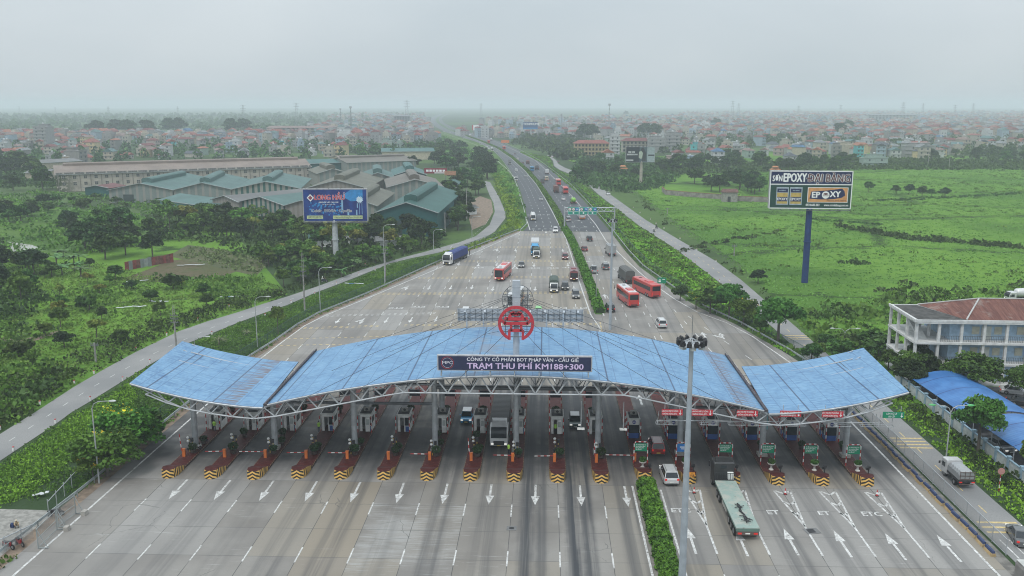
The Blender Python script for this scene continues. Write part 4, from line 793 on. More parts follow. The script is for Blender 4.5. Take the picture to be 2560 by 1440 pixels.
    for s in(-1,1):
        m=MB(); m.box((s*h*.78,b+.02,.92),(.34,.08,.14)); m.build('tail_light',lampr,e)
        r=.5 if big or L_>9 else .42
        ax=[f+1.1]+([b-1.0,b-2.2]+([b-3.4,f+3.3] if L_>13 else ([f+2.4] if big else [])) if L_>8.5 else [b-1.4])
        for yy in ax: wheel(e,s*(h-.2),yy,r,.34)
    m=MB(); m.box((0,b-.1,.6),(W*.9,.08,.1)); m.build('bumper',P_('rust',(.12,.09,.08),.8),e)
    return e
VEH=[]
def place(e,x,y,deg,lab,cat,grp):
    e.location=(x,y,.01); e.rotation_euler=(0,0,R(deg)); tag(e,lab,cat,grp); VEH.append(e); return e
def at(px,py,half,deg):
    """ground point of the end nearest the viewer -> centre of a vehicle of that half length"""
    p=G(px,py); a=R(deg)
    return p.x+(-math.sin(a))*half*(1) , p.y+math.cos(a)*half
gL='vehicles driving toward the toll plaza'; gR='vehicles driving away from the toll plaza'; gS='vehicles on the service roads'
def pv(e,px,py,half,deg,lab,cat,grp,away=False):
    """deg: heading tilt of the long axis from the lane direction"""
    if py<576 and 1080<px<1540 and grp!=gS:
        p=G(px,py); LN=LM if not away else RR
        a_1,b_1=min(zip(LN,LN[1:]),key=lambda s_:((s_[0]+s_[1])/2-p).length); dd=b_1-a_1; deg=math.degrees(math.atan2(-dd.x,dd.y))
    elif grp==gS:
        p=G(px,py); LN=mid; a_1,b_1=min(zip(LN,LN[1:]),key=lambda s_:((s_[0]+s_[1])/2-p).length); dd=b_1-a_1; deg=math.degrees(math.atan2(-dd.x,dd.y))
    x,y=at(px,py,half,deg); return place(e,x,y,deg+(180 if away else 0),lab,cat,grp)
COL['tarpgreen']=(.06,.085,.07); COL['tarpgrey']=(.085,.085,.08); COL['boxgrey']=(.13,.13,.13); COL['tarpblue']=(.01,.03,.17); COL['trailer']=(.24,.38,.34)
# --- under the canopy
pv(truck('box_truck','white','box','boxgrey',12,2.5,3.75,True),1247,1124,6.2,0,'large white cab box truck with grey container leaving between two booths','truck',gL)
pv(car('mini_car','mini','cyan','white',platey),1165,1062,1.85,0,'bright blue mini car with white roof beside the eighth booth','car',gL)
pv(car('mini_car','mini','dgreen','silver'),1438,1074,1.85,0,'dark green mini car with pale roof leaving under the canopy','car',gL)
pv(car('taxi','hatch','lime','lime'),1346,790,2.1,0,'lime green taxi hatchback just beyond the rear board','car',gL)
pv(car('car','hatch','white'),1162,792,2.1,0,'small white car peeping over the left end of the rear board','car',gL)
pv(bus('bus','white',11.5,roofc='white',tail='orange',stripe='orange'),1280,775,5.7,-7,'white coach with yellow roof mark behind the canopy mast','bus',gL)
pv(bus('bus','busred',11.5,roofc='white'),1247,704,5.7,-9,'red coach with white roof heading for the left lanes','bus',gL)
pv(car('car','sedan','grey'),1303,670,2.3,0,'grey blue sedan alone between the red coach and the green tarp truck','car',gL)
e=truck('tarp_truck','white','bigtarp','tarpblue',15.5,2.5,3.6,True)
p1=G(1116,664); p2=G(1178,634); ang=math.degrees(math.atan2(-(p2.x-p1.x),(p2.y-p1.y))); d=(p2-p1).normalized(); place(e,p1.x+d.x*7.8,p1.y+d.y*7.8,ang,'articulated truck under a blue tarpaulin parked at the left shoulder','truck',gL)
pv(truck('box_truck','cyan','box','white',11,2.5,4.1,True),1337,640,5.6,0,'tall white box truck with pale blue cab following the tarp truck','truck',gL)
pv(truck('tarp_truck','white','tarp','tarpgreen',7,2.2,2.9),1341,647,3.5,0,'small white cab truck with dark green tarp in front of the tall box truck','truck',gL)
pv(car('car','mpv','maroon'),1413,650,2.3,0,'dark red car in the lane beside the hedge','car',gL)
pv(bus('minibus','maroon',7.2,2.15,2.8,roofc='maroon'),1435,705,3.6,0,'dark red minibus close to the long hedge','bus',gL)
pv(truck('tarp_truck','white','tarp','tarpgreen',7.6,2.3,3.2),1385,733,3.8,0,'green tarp truck with white cab left of the black off-roader','truck',gL)
pv(car('off_roader','suv','black'),1413,727,2.4,0,'black off-roader next to the green tarp truck','car',gL)
pv(car('car','suv','grey'),1440,748,2.35,0,'grey car nearest the end of the long hedge','car',gL)
pv(car('pickup','suv','white'),1389,582,2.4,0,'white off-roader just crossing onto the concrete apron','car',gL)
pv(truck('tank_truck','white','tank','white',8.5,2.4,3.6),1333,552,4.2,0,'white cement tank truck on the dark asphalt before the apron','truck',gL)
pv(car('car','sedan','silver'),1353,501,2.2,6,'silver car beside the median above the cement truck','car',gL)
for (k,c,px,py,dg,lab) in (('mpv','white',1291,428,18,'white car alone in the middle lane of the curve'),('pickup','silver',1315,443,20,'silver pickup near the median in the curve'),('sedan','silver',1243,381,30,'silver car on the curve above the dark trees'),('sedan','white',1217,368,38,'white car in the bend, middle of the far queue'),('sedan','grey',1210,370,38,'dark grey car in the bend at the left of the far queue'),('van','white',1202,362,38,'white van in the far bend'),('sedan','black',1157,347,50,'black car far up the left carriageway'),('sedan','white',1126,333,50,'white car farthest but one on the left carriageway'),('sedan','white',1110,330,50,'farthest white car on the left carriageway'),('van','white',1222,374,36,'white minibus at the tail of the bend queue')):
    pv(car('car',k,c),px,py,2.3,dg,lab,'car',gL)
pv(truck('box_truck','white','box','silver',6,2,2.6),1291,453,3,14,'small white box truck on the left side of the curve','truck',gL)
pv(truck('box_truck','silver','box','boxgrey',7,2.2,3),1275,412,3.5,20,'grey box truck high on the left carriageway','truck',gL)
pv(bus('bus','white',9,2.4,3.1),1231,378,4.5,32,'white bus on the curve beside the dark tree crown','bus',gL)
# --- driving away
pv(car('off_roader','suv','white'),1680,1217,2.4,2,'white off-roader entering right of the clipped hedge','car',gR,True)
pv(car('off_roader','suv','red','maroon',platey),1646,1142,2.35,0,'dark red off-roader at the entry booth','car',gR,True)
pv(car('off_roader','suv','white'),1657,822,2.35,3,'white off-roader alone on the right apron beyond the roof','car',gR,True)
pv(car('off_roader','suv','black'),1528,782,2.35,4,'black off-roader beside the far lamp mast','car',gR,True)
pv(bus('bus','busred',11.8,roofc='white'),1585,770,5.9,10,'orange red coach with white roof hatch, nearer of the two on the apron','bus',gR,True)
pv(bus('bus','busred',11.8,roofc='busred'),1640,747,5.9,18,'bright red coach against the right guard rail','bus',gR,True)
pv(truck('tarp_truck','grey','tarp','tarpgrey',10,2.5,3.7),1575,711,5,8,'dark grey canvas truck above the two red coaches','truck',gR,True)
pv(truck('box_truck','silver','box','silver',7.5,2.3,3.3),1531,642,3.7,6,'silver box truck behind the far lamp mast','truck',gR,True)
for (k,c,px,py,dg,lab) in (('pickup','silver',1487,684,3,'silver pickup with open bed on the right apron'),('suv','grey',1516,676,4,'dark grey off-roader right of the silver pickup'),('suv','black',1475,604,4,'black off-roader below the green gantry signs'),('sedan','maroon',1463,629,4,'dark red sedan below the black off-roader'),('suv','silver',1422,554,5,'silver grey off-roader under the left gantry sign'),('sedan','white',1409,501,12,'white sedan left of the green tank truck'),('sedan','white',1295,399,32,'white car on the right carriageway in the bend'),('sedan','black',1307,409,30,'black car behind the dump truck'),('sedan','grey',1288,386,34,'grey car ahead in the right bend'),('sedan','black',1281,391,34,'black car left of the grey one in the bend'),('sedan','black',1245,372,38,'black car beside the far red bus'),('sedan','silver',1196,348,50,'silver car far away on the right carriageway')):
    pv(car('car',k,c),px,py,2.3,dg,lab,'car',gR,True)
pv(bus('bus','white',10,2.5,3.2,roofc='white',tail='orange'),1456,549,5,6,'white coach with orange rear band under the green gantry signs','bus',gR,True)
pv(truck('tank_truck','green','tank','green',8,2.4,3.6),1435,511,4,12,'lime green tank truck on the right carriageway','truck',gR,True)
pv(bus('bus','busred',11,2.5,3.3),1415,485,5.5,14,'red coach nearest the shoulder on the right carriageway','bus',gR,True)
pv(truck('box_truck','maroon','tarp','rustbox' if COL.setdefault('rustbox',(.16,.08,.07)) else '',9,2.5,3.7),1391,482,4.5,14,'rust coloured box truck left of the red coach','truck',gR,True)
pv(bus('bus','busred',11,2.5,3.3,roofc='beige'),1397,464,5.5,16,'red coach ahead of the rust coloured truck','bus',gR,True)
pv(bus('minibus','beige',6.5,2.1,2.7),1367,453,3.2,18,'beige minibus on the right carriageway','bus',gR,True)
pv(truck('box_truck','grey','box','grey',6,2.1,2.8),1357,459,3,18,'small dark truck left of the beige minibus','truck',gR,True)
pv(truck('box_truck','white','box','white',7,2.3,3.2),1368,436,3.5,20,'white box truck near the right shoulder','truck',gR,True)
pv(truck('box_truck','grey','tarp','boxgrey',8,2.4,3.4),1343,425,4,22,'grey covered truck beside the blue bus','truck',gR,True)
pv(bus('bus','blue',9,2.4,3.2),1331,429,4.5,22,'blue bus high on the right carriageway','bus',gR,True)
pv(truck('dump_truck','grey','tarp','rustbox',8,2.4,3.0),1320,411,4,26,'grey dump truck ahead of the blue bus','truck',gR,True)
pv(bus('bus','busred',11,2.5,3.3),1261,374,5.5,36,'small red bus far up in the right bend','bus',gR,True)
pv(truck('tank_truck','white','tank','white',9,2.4,3.4),1229,352,4.5,44,'white tank truck far up the right carriageway','truck',gR,True)
pv(bus('bus','busred',10,2.5,3.2),1222,358,5,44,'tiny red bus beside the white tank truck','bus',gR,True)
pv(bus('bus','white',11,2.5,3.2),1176,342,5.5,50,'white bus farthest up the right carriageway','bus',gR,True)
# --- flatbed semi-trailer
fb=empty('flatbed_truck',label='dark tractor pulling an empty pale green flatbed trailer into an entry lane',cat='truck',group=gR)
p1=G(1868,1352); p2=G(1800,1205); fb.location=(p1.x,p1.y,.01); aa=math.atan2(-(p2.x-p1.x),p2.y-p1.y); fb.rotation_euler=(0,0,aa)
t=NT('flatbed_paint'); v=t.pos(); cc=t.mix(t.step(t.noise(v,.8,5,.7),.42,.62),(.27,.35,.315),(.38,.39,.345)); cc=t.mix(t.step(t.noise(v,2.5,4,.7),.6,.7,0,.7),cc,(.16,.10,.07)); fbm=t.fin(cc,.7)
LEN=12.4; m=MB(); m.box((0,LEN/2,1.42),(2.5,LEN,.12)); m.build('deck',fbm,fb)
m=MB(); m.box((-1.2,LEN/2,1.28),(.1,LEN,.2)); m.box((1.2,LEN/2,1.28),(.1,LEN,.2)); m.box((0,.05,1.22),(2.5,.1,.32)); m.build('side_rail',P_('trailergreen',(.12,.2,.17),.7),fb)
m=MB(); m.box((-.45,LEN/2,1.05),(.16,LEN-.6,.4)); m.box((.45,LEN/2,1.05),(.16,LEN-.6,.4)); [m.box((0,y,1.1),(2.3,.1,.2)) for y in np.arange(.8,LEN,1.3)]; m.build('chassis',P_('rust',(.12,.09,.08),.8),fb)
for s in(-1,1):
    for y in(1.3,2.6,3.9,9.6,10.9): wheel(fb,s*1.0,y,.52,.5)
    wheel(fb,s*1.05,14.6,.52,.34)
    m=MB(); m.box((s*.85,-.03,.85),(.42,.08,.2)); m.build('tail_light',lampr,fb); m=MB(); m.box((s*1.18,6.8,.85),(.05,2.6,.45)); m.build('side_guard',P_('guard',(.4,.38,.35),.7),fb)
m=MB(); m.box((0,-.02,.85),(2.4,.08,.4)); m.build('bumper',P_('rust',(.12,.09,.08),.8),fb)
m=MB(); m.box((0,-.07,.85),(.5,.03,.14)); m.build('licence_plate',plate,fb)
hb_=MB(); [hb_.box((x,LEN+.05,1.95),(.05,.05,.95)) for x in np.linspace(-1.2,1.2,9)]; [hb_.box((0,LEN+.05,z),(2.45,.05,.06)) for z in(1.55,2.4)]; hb_.build('head_rail',black,fb)
m=MB(); y0=13.2; m.loft(hull([(y0,1.22,.9,3.3,.2),(y0+.2,1.25,.7,3.45,.2),(y0+1.9,1.25,.55,3.4,.2),(y0+2.25,1.2,.5,2.6,.2),(y0+2.32,1.15,.55,2.2,.2)])); m.build('cab',P_('cabblack',(.03,.03,.032),.4),fb)
m=MB(); m.loft([[(-1.05,y0+.3,3.44),(1.05,y0+.3,3.44),(.95,y0+1.7,3.40),(-.95,y0+1.7,3.40)],[(-1.0,y0+.35,4.0),(1.0,y0+.35,4.0),(.8,y0+1.3,3.7),(-.8,y0+1.3,3.7)]]); m.build('wind_deflector',P_('cabblack',(.03,.03,.032),.4),fb)
m=MB(); m.box((-.1,y0-.02,2.9),(.7,.03,.35)); m.build('rear_window',vglass,fb); m=MB(); m.add([(-1.1,y0+2.34,2.15),(1.1,y0+2.34,2.15),(1.05,y0+2.0,3.2),(-1.05,y0+2.0,3.2)],[(3,2,1,0)]); m.build('windscreen',vglass,fb)
m=MB(); m.box((.7,12.9,1.9),(.7,.5,.8)); m.build('reefer_box',white,fb)
for s in(-1,1): m=MB(); m.box((s*1.45,y0+2.0,2.5),(.16,.2,.7)); m.build('mirror',black,fb)
ch=empty('chain_pile',label='heap of black chains and lashing bars on the green trailer deck',cat='chains'); ch.parent=None; ch.location=fb.matrix_basis@Vector((.15,3.0,1.5)); ch.rotation_euler=(0,0,aa)
m=MB(); random.seed(3); [m.cyl((random.gauss(0,.12),y,.07),(random.gauss(0,.12),y+.5,.09),.09,n=6) for y in np.arange(-1.6,2.4,.3)]; m.build('chain',black,ch)
for a_2,b_2 in(((-.5,-1.3),(.4,-1.9)),((.5,-1.0),(-.1,-2.1)),((-.6,1.7),(.5,2.1)),((-.4,2.6),(.2,1.5)),((.2,-.9),(.7,-1.5)),((-.5,-.3),(.2,-.5))): m=MB(); m.cyl((*a_2,.12),(*b_2,.16),.05,n=6); m.build('lashing_bar',black,ch)
# --- service roads and yard
for (k,c,px,py,dg,lab,aw) in (('suv','black',1474,458,16,'black car high on the right service road',False),('sedan','white',1522,488,14,'white car on the right service road beside the scrub',False),('sedan','white',1381,393,40,'white car at the far bend of the right service road',True),('sedan','black',1396,406,20,'black car at the far bend of the right service road',True)):
    pv(car('car',k,c),px,py,2.3,dg,lab,'car',gS,aw)
place(car('car','sedan','grey'),51.3,91.6,168,'dark grey sedan on the service road at the right frame edge','car',gS)
pv(truck('utility_truck','white','tarp','silver',5.2,1.9,2.3),2415,1224,2.6,0,'little canvas topped pickup truck on the right service road','truck',gS,True)
for i,(px,py,dg,c,k,lab) in enumerate(((2537,985,70,'white','sedan','white car parked in front of the office trees'),(2556,1012,75,'black','sedan','black car parked in the office yard beside the shelter'),(2560,1075,80,'black','suv','black car half out of frame beyond the blue shelter'),(2500,1122,10,'silver','sedan','silver car under the near end of the blue shelter'))):
    p=G(px,py); place(car('car',k,c),p.x,p.y,dg,lab,'car','cars parked in the office yard')
p=G(2560,752); place(truck('tank_truck','white','tank','white',9,2.5,3.4),p.x,p.y,-82,'white tank truck behind the office roof at the frame edge','truck',gS)
# ================= PEOPLE AND MOTORBIKES
skin=M('skin',(.30,.17,.11),.6); hairm=M('hair_black',(.012,.01,.01),.6); vest=M('vest_yellow',(.42,.75,.10),.6); dnavy=M('trousers_navy',(.015,.02,.04),.8)
def person(name,J,lab,shirt,legs,grp=None,hat=None,vest_=None,loc=(0,0,0),rz=0,s=1.0):
    """J: joint positions (m) of one standing/sitting/crouching figure, grown with a skin modifier"""
    e=empty(name,loc,rz,lab,'person',grp); e.scale=(s,)*3
    names=['pelvis','chest','neck','head','top','lsh','lel','lha','rsh','rel','rha','lhi','lkn','lan','lto','rhi','rkn','ran','rto']
    E_=[(0,1),(1,2),(2,3),(3,4),(1,5),(5,6),(6,7),(1,8),(8,9),(9,10),(0,11),(11,12),(12,13),(13,14),(0,15),(15,16),(16,17),(17,18)]
    rad=[.14,.155,.06,.105,.07,.075,.048,.035,.075,.048,.035,.10,.065,.045,.04,.10,.065,.045,.04]
    me=bpy.data.meshes.new('body'); me.from_pydata([J[n] for n in names],E_,[]); o=bpy.data.objects.new('tmp',me); col.objects.link(o)
    md=o.modifiers.new('s','SKIN'); sk=me.skin_vertices[0].data
    for i,r in enumerate(rad): sk[i].radius=(r,r*.85); sk[i].use_root=(i==0)
    o.modifiers.new('u','SUBSURF').levels=1; o.modifiers['u'].render_levels=1
    dg=bpy.context.evaluated_depsgraph_get(); me2=bpy.data.meshes.new_from_object(o.evaluated_get(dg)); bpy.data.objects.remove(o); me2.name='body'
    me2.materials.clear()
    for mm in(skin,shirt,legs,hairm,black): me2.materials.append(mm)
    V=[Vector(J[n]) for n in names]; mat_of={}
    for p in me2.polygons:
        c=p.center; best=min(range(len(E_)),key=lambda k:(lambda a,b:(c-(a+(b-a)*max(0,min(1,(c-a).dot(b-a)/max((b-a).length_squared,1e-9))))).length)(V[E_[k][0]],V[E_[k][1]]))
        p.material_index={0:1,1:1,2:0,3:0,4:1,5:1,6:0,7:1,8:1,9:0,10:2,11:2,12:2,13:4,14:2,15:2,16:2,17:4}[best]; p.use_smooth=True
    obj('body',me2,e); hd=V[3]; up=(V[4]-V[2]).normalized()
    m=MB(); n=10; m.loft([[tuple(hd+Vector((r*math.cos(a),r*math.sin(a)+.02,z))) for a in [2*math.pi*i/n for i in range(n)]] for r,z in((.112,.0),(.125,.06),(.10,.13),(.03,.165))]); m.build('hair' if not hat else 'hat',hairm if not hat else hat,e,smooth=True)
    if hat is not None and hat is MC.get('conical_hat'): pass
    if vest_:
        c0,c1=V[0],V[1]; m=MB(); n=10
        m.loft([[tuple(c+Vector((.205*k*math.cos(a),.165*k*math.sin(a),0))) for a in [2*math.pi*i/n for i in range(n)]] for c,k in((c0.lerp(c1,-.1),.9),(c0.lerp(c1,.5),.95),(c1,1.08),(c1+Vector((0,0,.10)),.7))],caps=False); m.build('vest',vest_,e)
    return e
STAND=dict(pelvis=(0,0,.93),chest=(0,0,1.30),neck=(0,0,1.48),head=(0,-.01,1.60),top=(0,0,1.70),lsh=(-.19,0,1.38),lel=(-.24,-.02,1.10),lha=(-.22,-.12,.88),rsh=(.19,0,1.38),rel=(.25,.0,1.10),rha=(.22,-.14,.9),lhi=(-.10,0,.88),lkn=(-.11,-.02,.48),lan=(-.11,.02,.08),lto=(-.12,-.16,.04),rhi=(.10,0,.88),rkn=(.11,-.03,.48),ran=(.12,.02,.08),rto=(.13,-.16,.04))
CROUCH=dict(pelvis=(0,.1,.22),chest=(0,-.08,.58),neck=(0,-.16,.72),head=(0,-.22,.83),top=(0,-.24,.93),lsh=(-.19,-.1,.62),lel=(-.22,-.3,.45),lha=(-.1,-.45,.4),rsh=(.19,-.1,.62),rel=(.22,-.3,.45),rha=(.1,-.45,.38),lhi=(-.1,.08,.22),lkn=(-.16,-.32,.48),lan=(-.14,-.18,.08),lto=(-.15,-.34,.04),rhi=(.1,.08,.22),rkn=(.16,-.32,.48),ran=(.14,-.18,.08),rto=(.15,-.34,.04))
RIDE=dict(pelvis=(0,.15,.85),chest=(0,.02,1.2),neck=(0,-.03,1.36),head=(0,-.05,1.48),top=(0,-.05,1.58),lsh=(-.19,0,1.26),lel=(-.27,-.25,1.08),lha=(-.28,-.48,1.02),rsh=(.19,0,1.26),rel=(.27,-.25,1.08),rha=(.28,-.48,1.02),lhi=(-.1,.12,.82),lkn=(-.2,-.3,.75),lan=(-.18,-.12,.34),lto=(-.18,-.28,.28),rhi=(.1,.12,.82),rkn=(.2,-.3,.75),ran=(.18,-.12,.34),rto=(.18,-.28,.28))
gP='toll staff in yellow vests'
for px,py,k,lab in((525,1092,-11,'staff member in yellow vest at the leftmost booth door'),(791,1085,-8,'staff member in yellow vest beside the fourth booth from left'),(1392,1086,-2,'staff member in yellow vest in the open booth door right of the mast'),(1277,1120,-3,'staff member in yellow vest beside the front of the grey box truck')):
    dx={-11:.35,-8:-1.02,-2:-.1,-3:-.95}[k]; yy={-11:119.9,-8:120.1,-2:120.6,-3:112.6}[k]
    person('person',STAND,lab,vest if k!=-2 else vest,dnavy,gP,vest_=vest,loc=(kx(k)+dx,yy,.3),rz=.3*k,hat=None)
person('person',CROUCH,'person in white crouching on the second island from left',M('shirt_white',(.7,.7,.68),.8),dnavy,None,loc=(kx(-11)+.65,113.2,.3),rz=1)
person('person',CROUCH,'person in dark red bending behind the leftmost canopy column',redp,dnavy,None,loc=(kx(-11)+.7,115.6,.3),rz=2.5)
p=G(42,1318); e=person('person',CROUCH,'person in tan jacket with pale hat crouching on the gravel yard',M('jacket_tan',(.42,.33,.2),.8),M('trousers_tan',(.3,.24,.15),.8),None,hat=M('hat_pale',(.6,.52,.38),.8),loc=(p.x,p.y,0),rz=.6)
bp=empty('backpack',(p.x-.45,p.y-.05,0),label='dark blue backpack beside the person on the gravel',cat='bag'); m=MB(); m.loft([[(-.18,-.13,.02),(.18,-.13,.02),(.18,.13,.02),(-.18,.13,.02)],[(-.2,-.15,.3),(.2,-.15,.3),(.2,.15,.3),(-.2,.15,.3)],[(-.12,-.08,.52),(.12,-.08,.52),(.12,.1,.52),(-.12,.1,.52)]]); m.build('pack',M('pack_blue',(.02,.04,.12),.8),bp); m=MB(); m.path([(-.1,-.15,.45),(-.1,-.24,.3),(-.1,-.15,.12)],.025,5); m.build('strap',black,bp)
p=G(1174,638); person('person',STAND,'dark clothed person at the tail of the blue tarpaulin truck',M('shirt_dark',(.05,.05,.05),.8),dnavy,None,loc=(p.x,p.y,0),rz=1.2)
def bike(lab,x,y,rz,bodyc,riders,grp='motorbikes and riders'):
    e=empty('motorbike',(x,y,0),rz,lab,'motorbike',grp)
    for yy in(-.62,.62):
        m=MB(); n=16; m.cyl((-.045,yy,.3),(.045,yy,.3),.3,n=n); w=m.build('wheel',tyre,e); m=MB(); m.cyl((-.05,yy,.3),(.05,yy,.3),.17,n=8); m.build('rim',rimm,w)
    m=MB(); m.loft([[(-.05,-.5,.5),(.05,-.5,.5),(.05,-.5,.7),(-.05,-.5,.7)],[(-.12,-.3,.35),(.12,-.3,.35),(.1,-.35,.85),(-.1,-.35,.85)],[(-.13,0,.3),(.13,0,.3),(.08,0,.6),(-.08,0,.6)],[(-.13,.5,.45),(.13,.5,.45),(.12,.5,.7),(-.12,.5,.7)],[(-.06,.85,.6),(.06,.85,.6),(.05,.85,.72),(-.05,.85,.72)]]); m.build('body',P_(bodyc,COL[bodyc]),e)
    m=MB(); m.box((0,.3,.76),(.24,.75,.09)); m.build('seat',black,e); m=MB(); m.path([(-.3,-.42,1.0),(0,-.5,.98),(.3,-.42,1.0)],.02,5); m.cyl((0,-.5,.98),(0,-.62,.35),.035,n=6); m.build('handlebar',black,e)
    for i,(sh,hat,dy,rl) in enumerate(riders): person('person',RIDE,rl,sh,dnavy,'riders on the service roads',hat=hat,loc=(x-math.sin(rz)*dy,y+math.cos(rz)*dy,0),rz=rz)
wh_=MC['shirt_white']; hp=MC['hat_pale']; dk=MC['shirt_dark']
p=G(811,706); bike('motorbike carrying two on the left service road',p.x,p.y,R(118),'black',[(dk,dk,0,'dark clothed rider driving on the left service road'),(wh_,wh_,.5,'white clothed pillion rider on the left service road')])
p=G(1635,580); bike('motorbike nearest the centre line of the right service road',p.x,p.y,R(20),'silver',[(wh_,hp,0,'pale shirted rider on the nearer motorbike, right service road')])
p=G(1641,571); bike('motorbike at the right edge of the service road',p.x,p.y,R(200),'black',[(dk,dk,0,'dark rider on the farther motorbike of the pair')])
p=G(1518,478); bike('motorbike behind the white car on the service road',p.x,p.y,R(196),'black',[(dk,dk,0,'dark rider behind the white service road car')])
p=G(1506,470); bike('distant motorbike higher up the service road',p.x,p.y,R(16),'black',[(dk,wh_,0,'distant rider high up the service road')])
for px,py,rz,c,lab in((22,1372,1.2,'red','parked red motorbike nearest the left frame edge'),(50,1364,1.0,'red','parked red motorbike beside the mesh fence'),(140,1290,1.9,'black','parked black motorbike behind the mesh gate')):
    p=G(px,py); bike(lab,p.x,p.y,rz,c,[],'parked motorbikes')
# ================= VEGETATION
F1=foliage('leaf_dark',(.009,.024,.008),(.024,.056,.014),(.055,.11,.023))
F2=foliage('leaf_mid',(.012,.034,.008),(.038,.09,.015),(.085,.172,.027))
F3=foliage('leaf_pale',(.04,.09,.014),(.085,.17,.024),(.15,.27,.042))
F4=foliage('leaf_flowering',(.025,.065,.010),(.06,.145,.016),(.12,.25,.03),((.75,.55,.02),.80))
F5=foliage('leaf_yellow',(.07,.12,.02),(.15,.2,.03),(.28,.3,.06))
F6=foliage('leaf_brown',(.04,.025,.02),(.07,.045,.03),(.1,.07,.05))
bark=M('bark',(.10,.085,.07),.9,var=.25)
def crown(n,cl,rx,rz,cz,ls,seed,squash=1.0,gap=.25):
    g=np.random.default_rng(seed); d=g.normal(size=(cl,3)); d/=np.linalg.norm(d,axis=1)[:,None]; d[:,2]=np.where(d[:,2]<-.45,-d[:,2],d[:,2])
    rr=g.uniform(.35,.82,cl)[:,None]; cc=d*rr*np.array([rx,rx,rz]); sz=g.uniform(.24,.42,cl)*rx
    w=sz**2/sum(sz**2); idx=g.choice(cl,n,p=w); e=g.normal(size=(n,3)); e/=np.linalg.norm(e,axis=1)[:,None]; e[:,2]=np.where(e[:,2]<-.3,-e[:,2]*.6,e[:,2])
    P=cc[idx]+e*(sz[idx]*g.uniform(.65,1.05,n))[:,None]*np.array([1,1,.75*squash]); P[:,2]+=cz
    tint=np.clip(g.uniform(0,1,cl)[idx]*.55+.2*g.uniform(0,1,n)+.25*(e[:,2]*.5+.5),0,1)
    return P,ls*g.uniform(.55,1.35,n),tint
def trunk(h,r,seed,rx):
    g=random.Random(seed); m=MB(); pts=[Vector((0,0,0)),Vector((g.uniform(-.1,.1),g.uniform(-.1,.1),h*.45)),Vector((g.uniform(-.3,.3),g.uniform(-.3,.3),h*.8))]
    m.cyl(pts[0],pts[1],r,r*.75,8); m.cyl(pts[1],pts[2],r*.75,r*.35,8)
    for i in range(5):
        a=g.uniform(0,6.28); q=pts[1].lerp(pts[2],g.uniform(0,.8)); m.cyl(q,q+Vector((math.cos(a)*rx*.5,math.sin(a)*rx*.5,h*.22)),r*.35,r*.12,5)
    return m.mesh('trunk',bark)
TP={}
def tproto(name,mat,n,cl,rx,rz,cz,ls,h,r,k=3,sq=1.0):
    L_=[]
    for s in range(k):
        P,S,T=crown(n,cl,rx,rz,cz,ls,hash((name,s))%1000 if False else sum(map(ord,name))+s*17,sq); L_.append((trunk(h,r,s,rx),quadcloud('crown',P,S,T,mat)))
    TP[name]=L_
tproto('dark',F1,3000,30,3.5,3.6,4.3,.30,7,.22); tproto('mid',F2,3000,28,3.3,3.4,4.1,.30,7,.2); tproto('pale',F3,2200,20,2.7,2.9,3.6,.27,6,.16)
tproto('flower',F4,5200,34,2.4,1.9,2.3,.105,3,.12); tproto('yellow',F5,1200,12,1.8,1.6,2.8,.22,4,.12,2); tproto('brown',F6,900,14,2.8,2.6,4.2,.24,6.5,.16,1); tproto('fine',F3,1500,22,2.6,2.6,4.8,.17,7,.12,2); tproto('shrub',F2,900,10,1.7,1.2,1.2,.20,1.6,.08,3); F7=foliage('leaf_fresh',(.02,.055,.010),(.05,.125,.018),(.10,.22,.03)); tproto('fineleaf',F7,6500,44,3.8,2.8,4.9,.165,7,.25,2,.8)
# banana and palm: arching strips
def fan(nl,L_,w,h,mat,seed,droop=.9,name='crown'):
    g=random.Random(seed); V=[];F=[];T=[]
    for i in range(nl):
        a=g.uniform(0,6.283); el=g.uniform(.35,1.25); ln=L_*g.uniform(.7,1.1); b=len(V); x=y=0; 
        for j in range(6):
            u=j/5; rr=ln*u*math.cos(el*(1-.5*u)); z=h+ln*(u*math.sin(el)-droop*u*u*.75); ww=w*math.sin(math.pi*min(.97,u*.9+.08))
            cx,cy=math.cos(a)*rr,math.sin(a)*rr; nx,ny=-math.sin(a)*ww,math.cos(a)*ww
            V+=[(cx-nx,cy-ny,z-.1*ww),(cx,cy,z+.12*ww),(cx+nx,cy+ny,z-.1*ww)]
        for j in range(5): F+=[(b+j*3,b+j*3+1,b+j*3+4,b+j*3+3),(b+j*3+1,b+j*3+2,b+j*3+5,b+j*3+4)]; tt=g.random(); T+=[tt,tt]
    me=bpy.data.meshes.new(name); me.from_pydata(V,[],F); me.materials.append(mat); at=me.attributes.new('tint','FLOAT','FACE'); at.data.foreach_set('value',np.array(T,dtype=np.float32)); return me
FB=foliage('leaf_banana',(.03,.08,.02),(.07,.15,.04),(.13,.24,.08))
def stem(h,r): m=MB(); m.cyl((0,0,0),(0,0,h),r,r*.7,8); return m.mesh('trunk',bark)
TP['banana']=[(stem(1.8,.15),fan(11,2.6,.34,1.8,FB,s)) for s in range(3)]
TP['palm']=[(stem(4.2,.16),fan(22,2.2,.16,4.2,F2,s+9,1.1)) for s in range(2)]
TP['spiky']=[(stem(.9,.15),fan(34,2.2,.07,.8,foliage('leaf_straw',(.10,.11,.05),(.16,.17,.09),(.25,.25,.15)),s+19,.7)) for s in range(2)]
CAT=dict(dark='tree',mid='tree',pale='tree',flower='flowering shrub',yellow='tree',brown='tree',fine='tree',shrub='shrub',banana='banana plant',palm='palm',spiky='palm',fineleaf='tree')
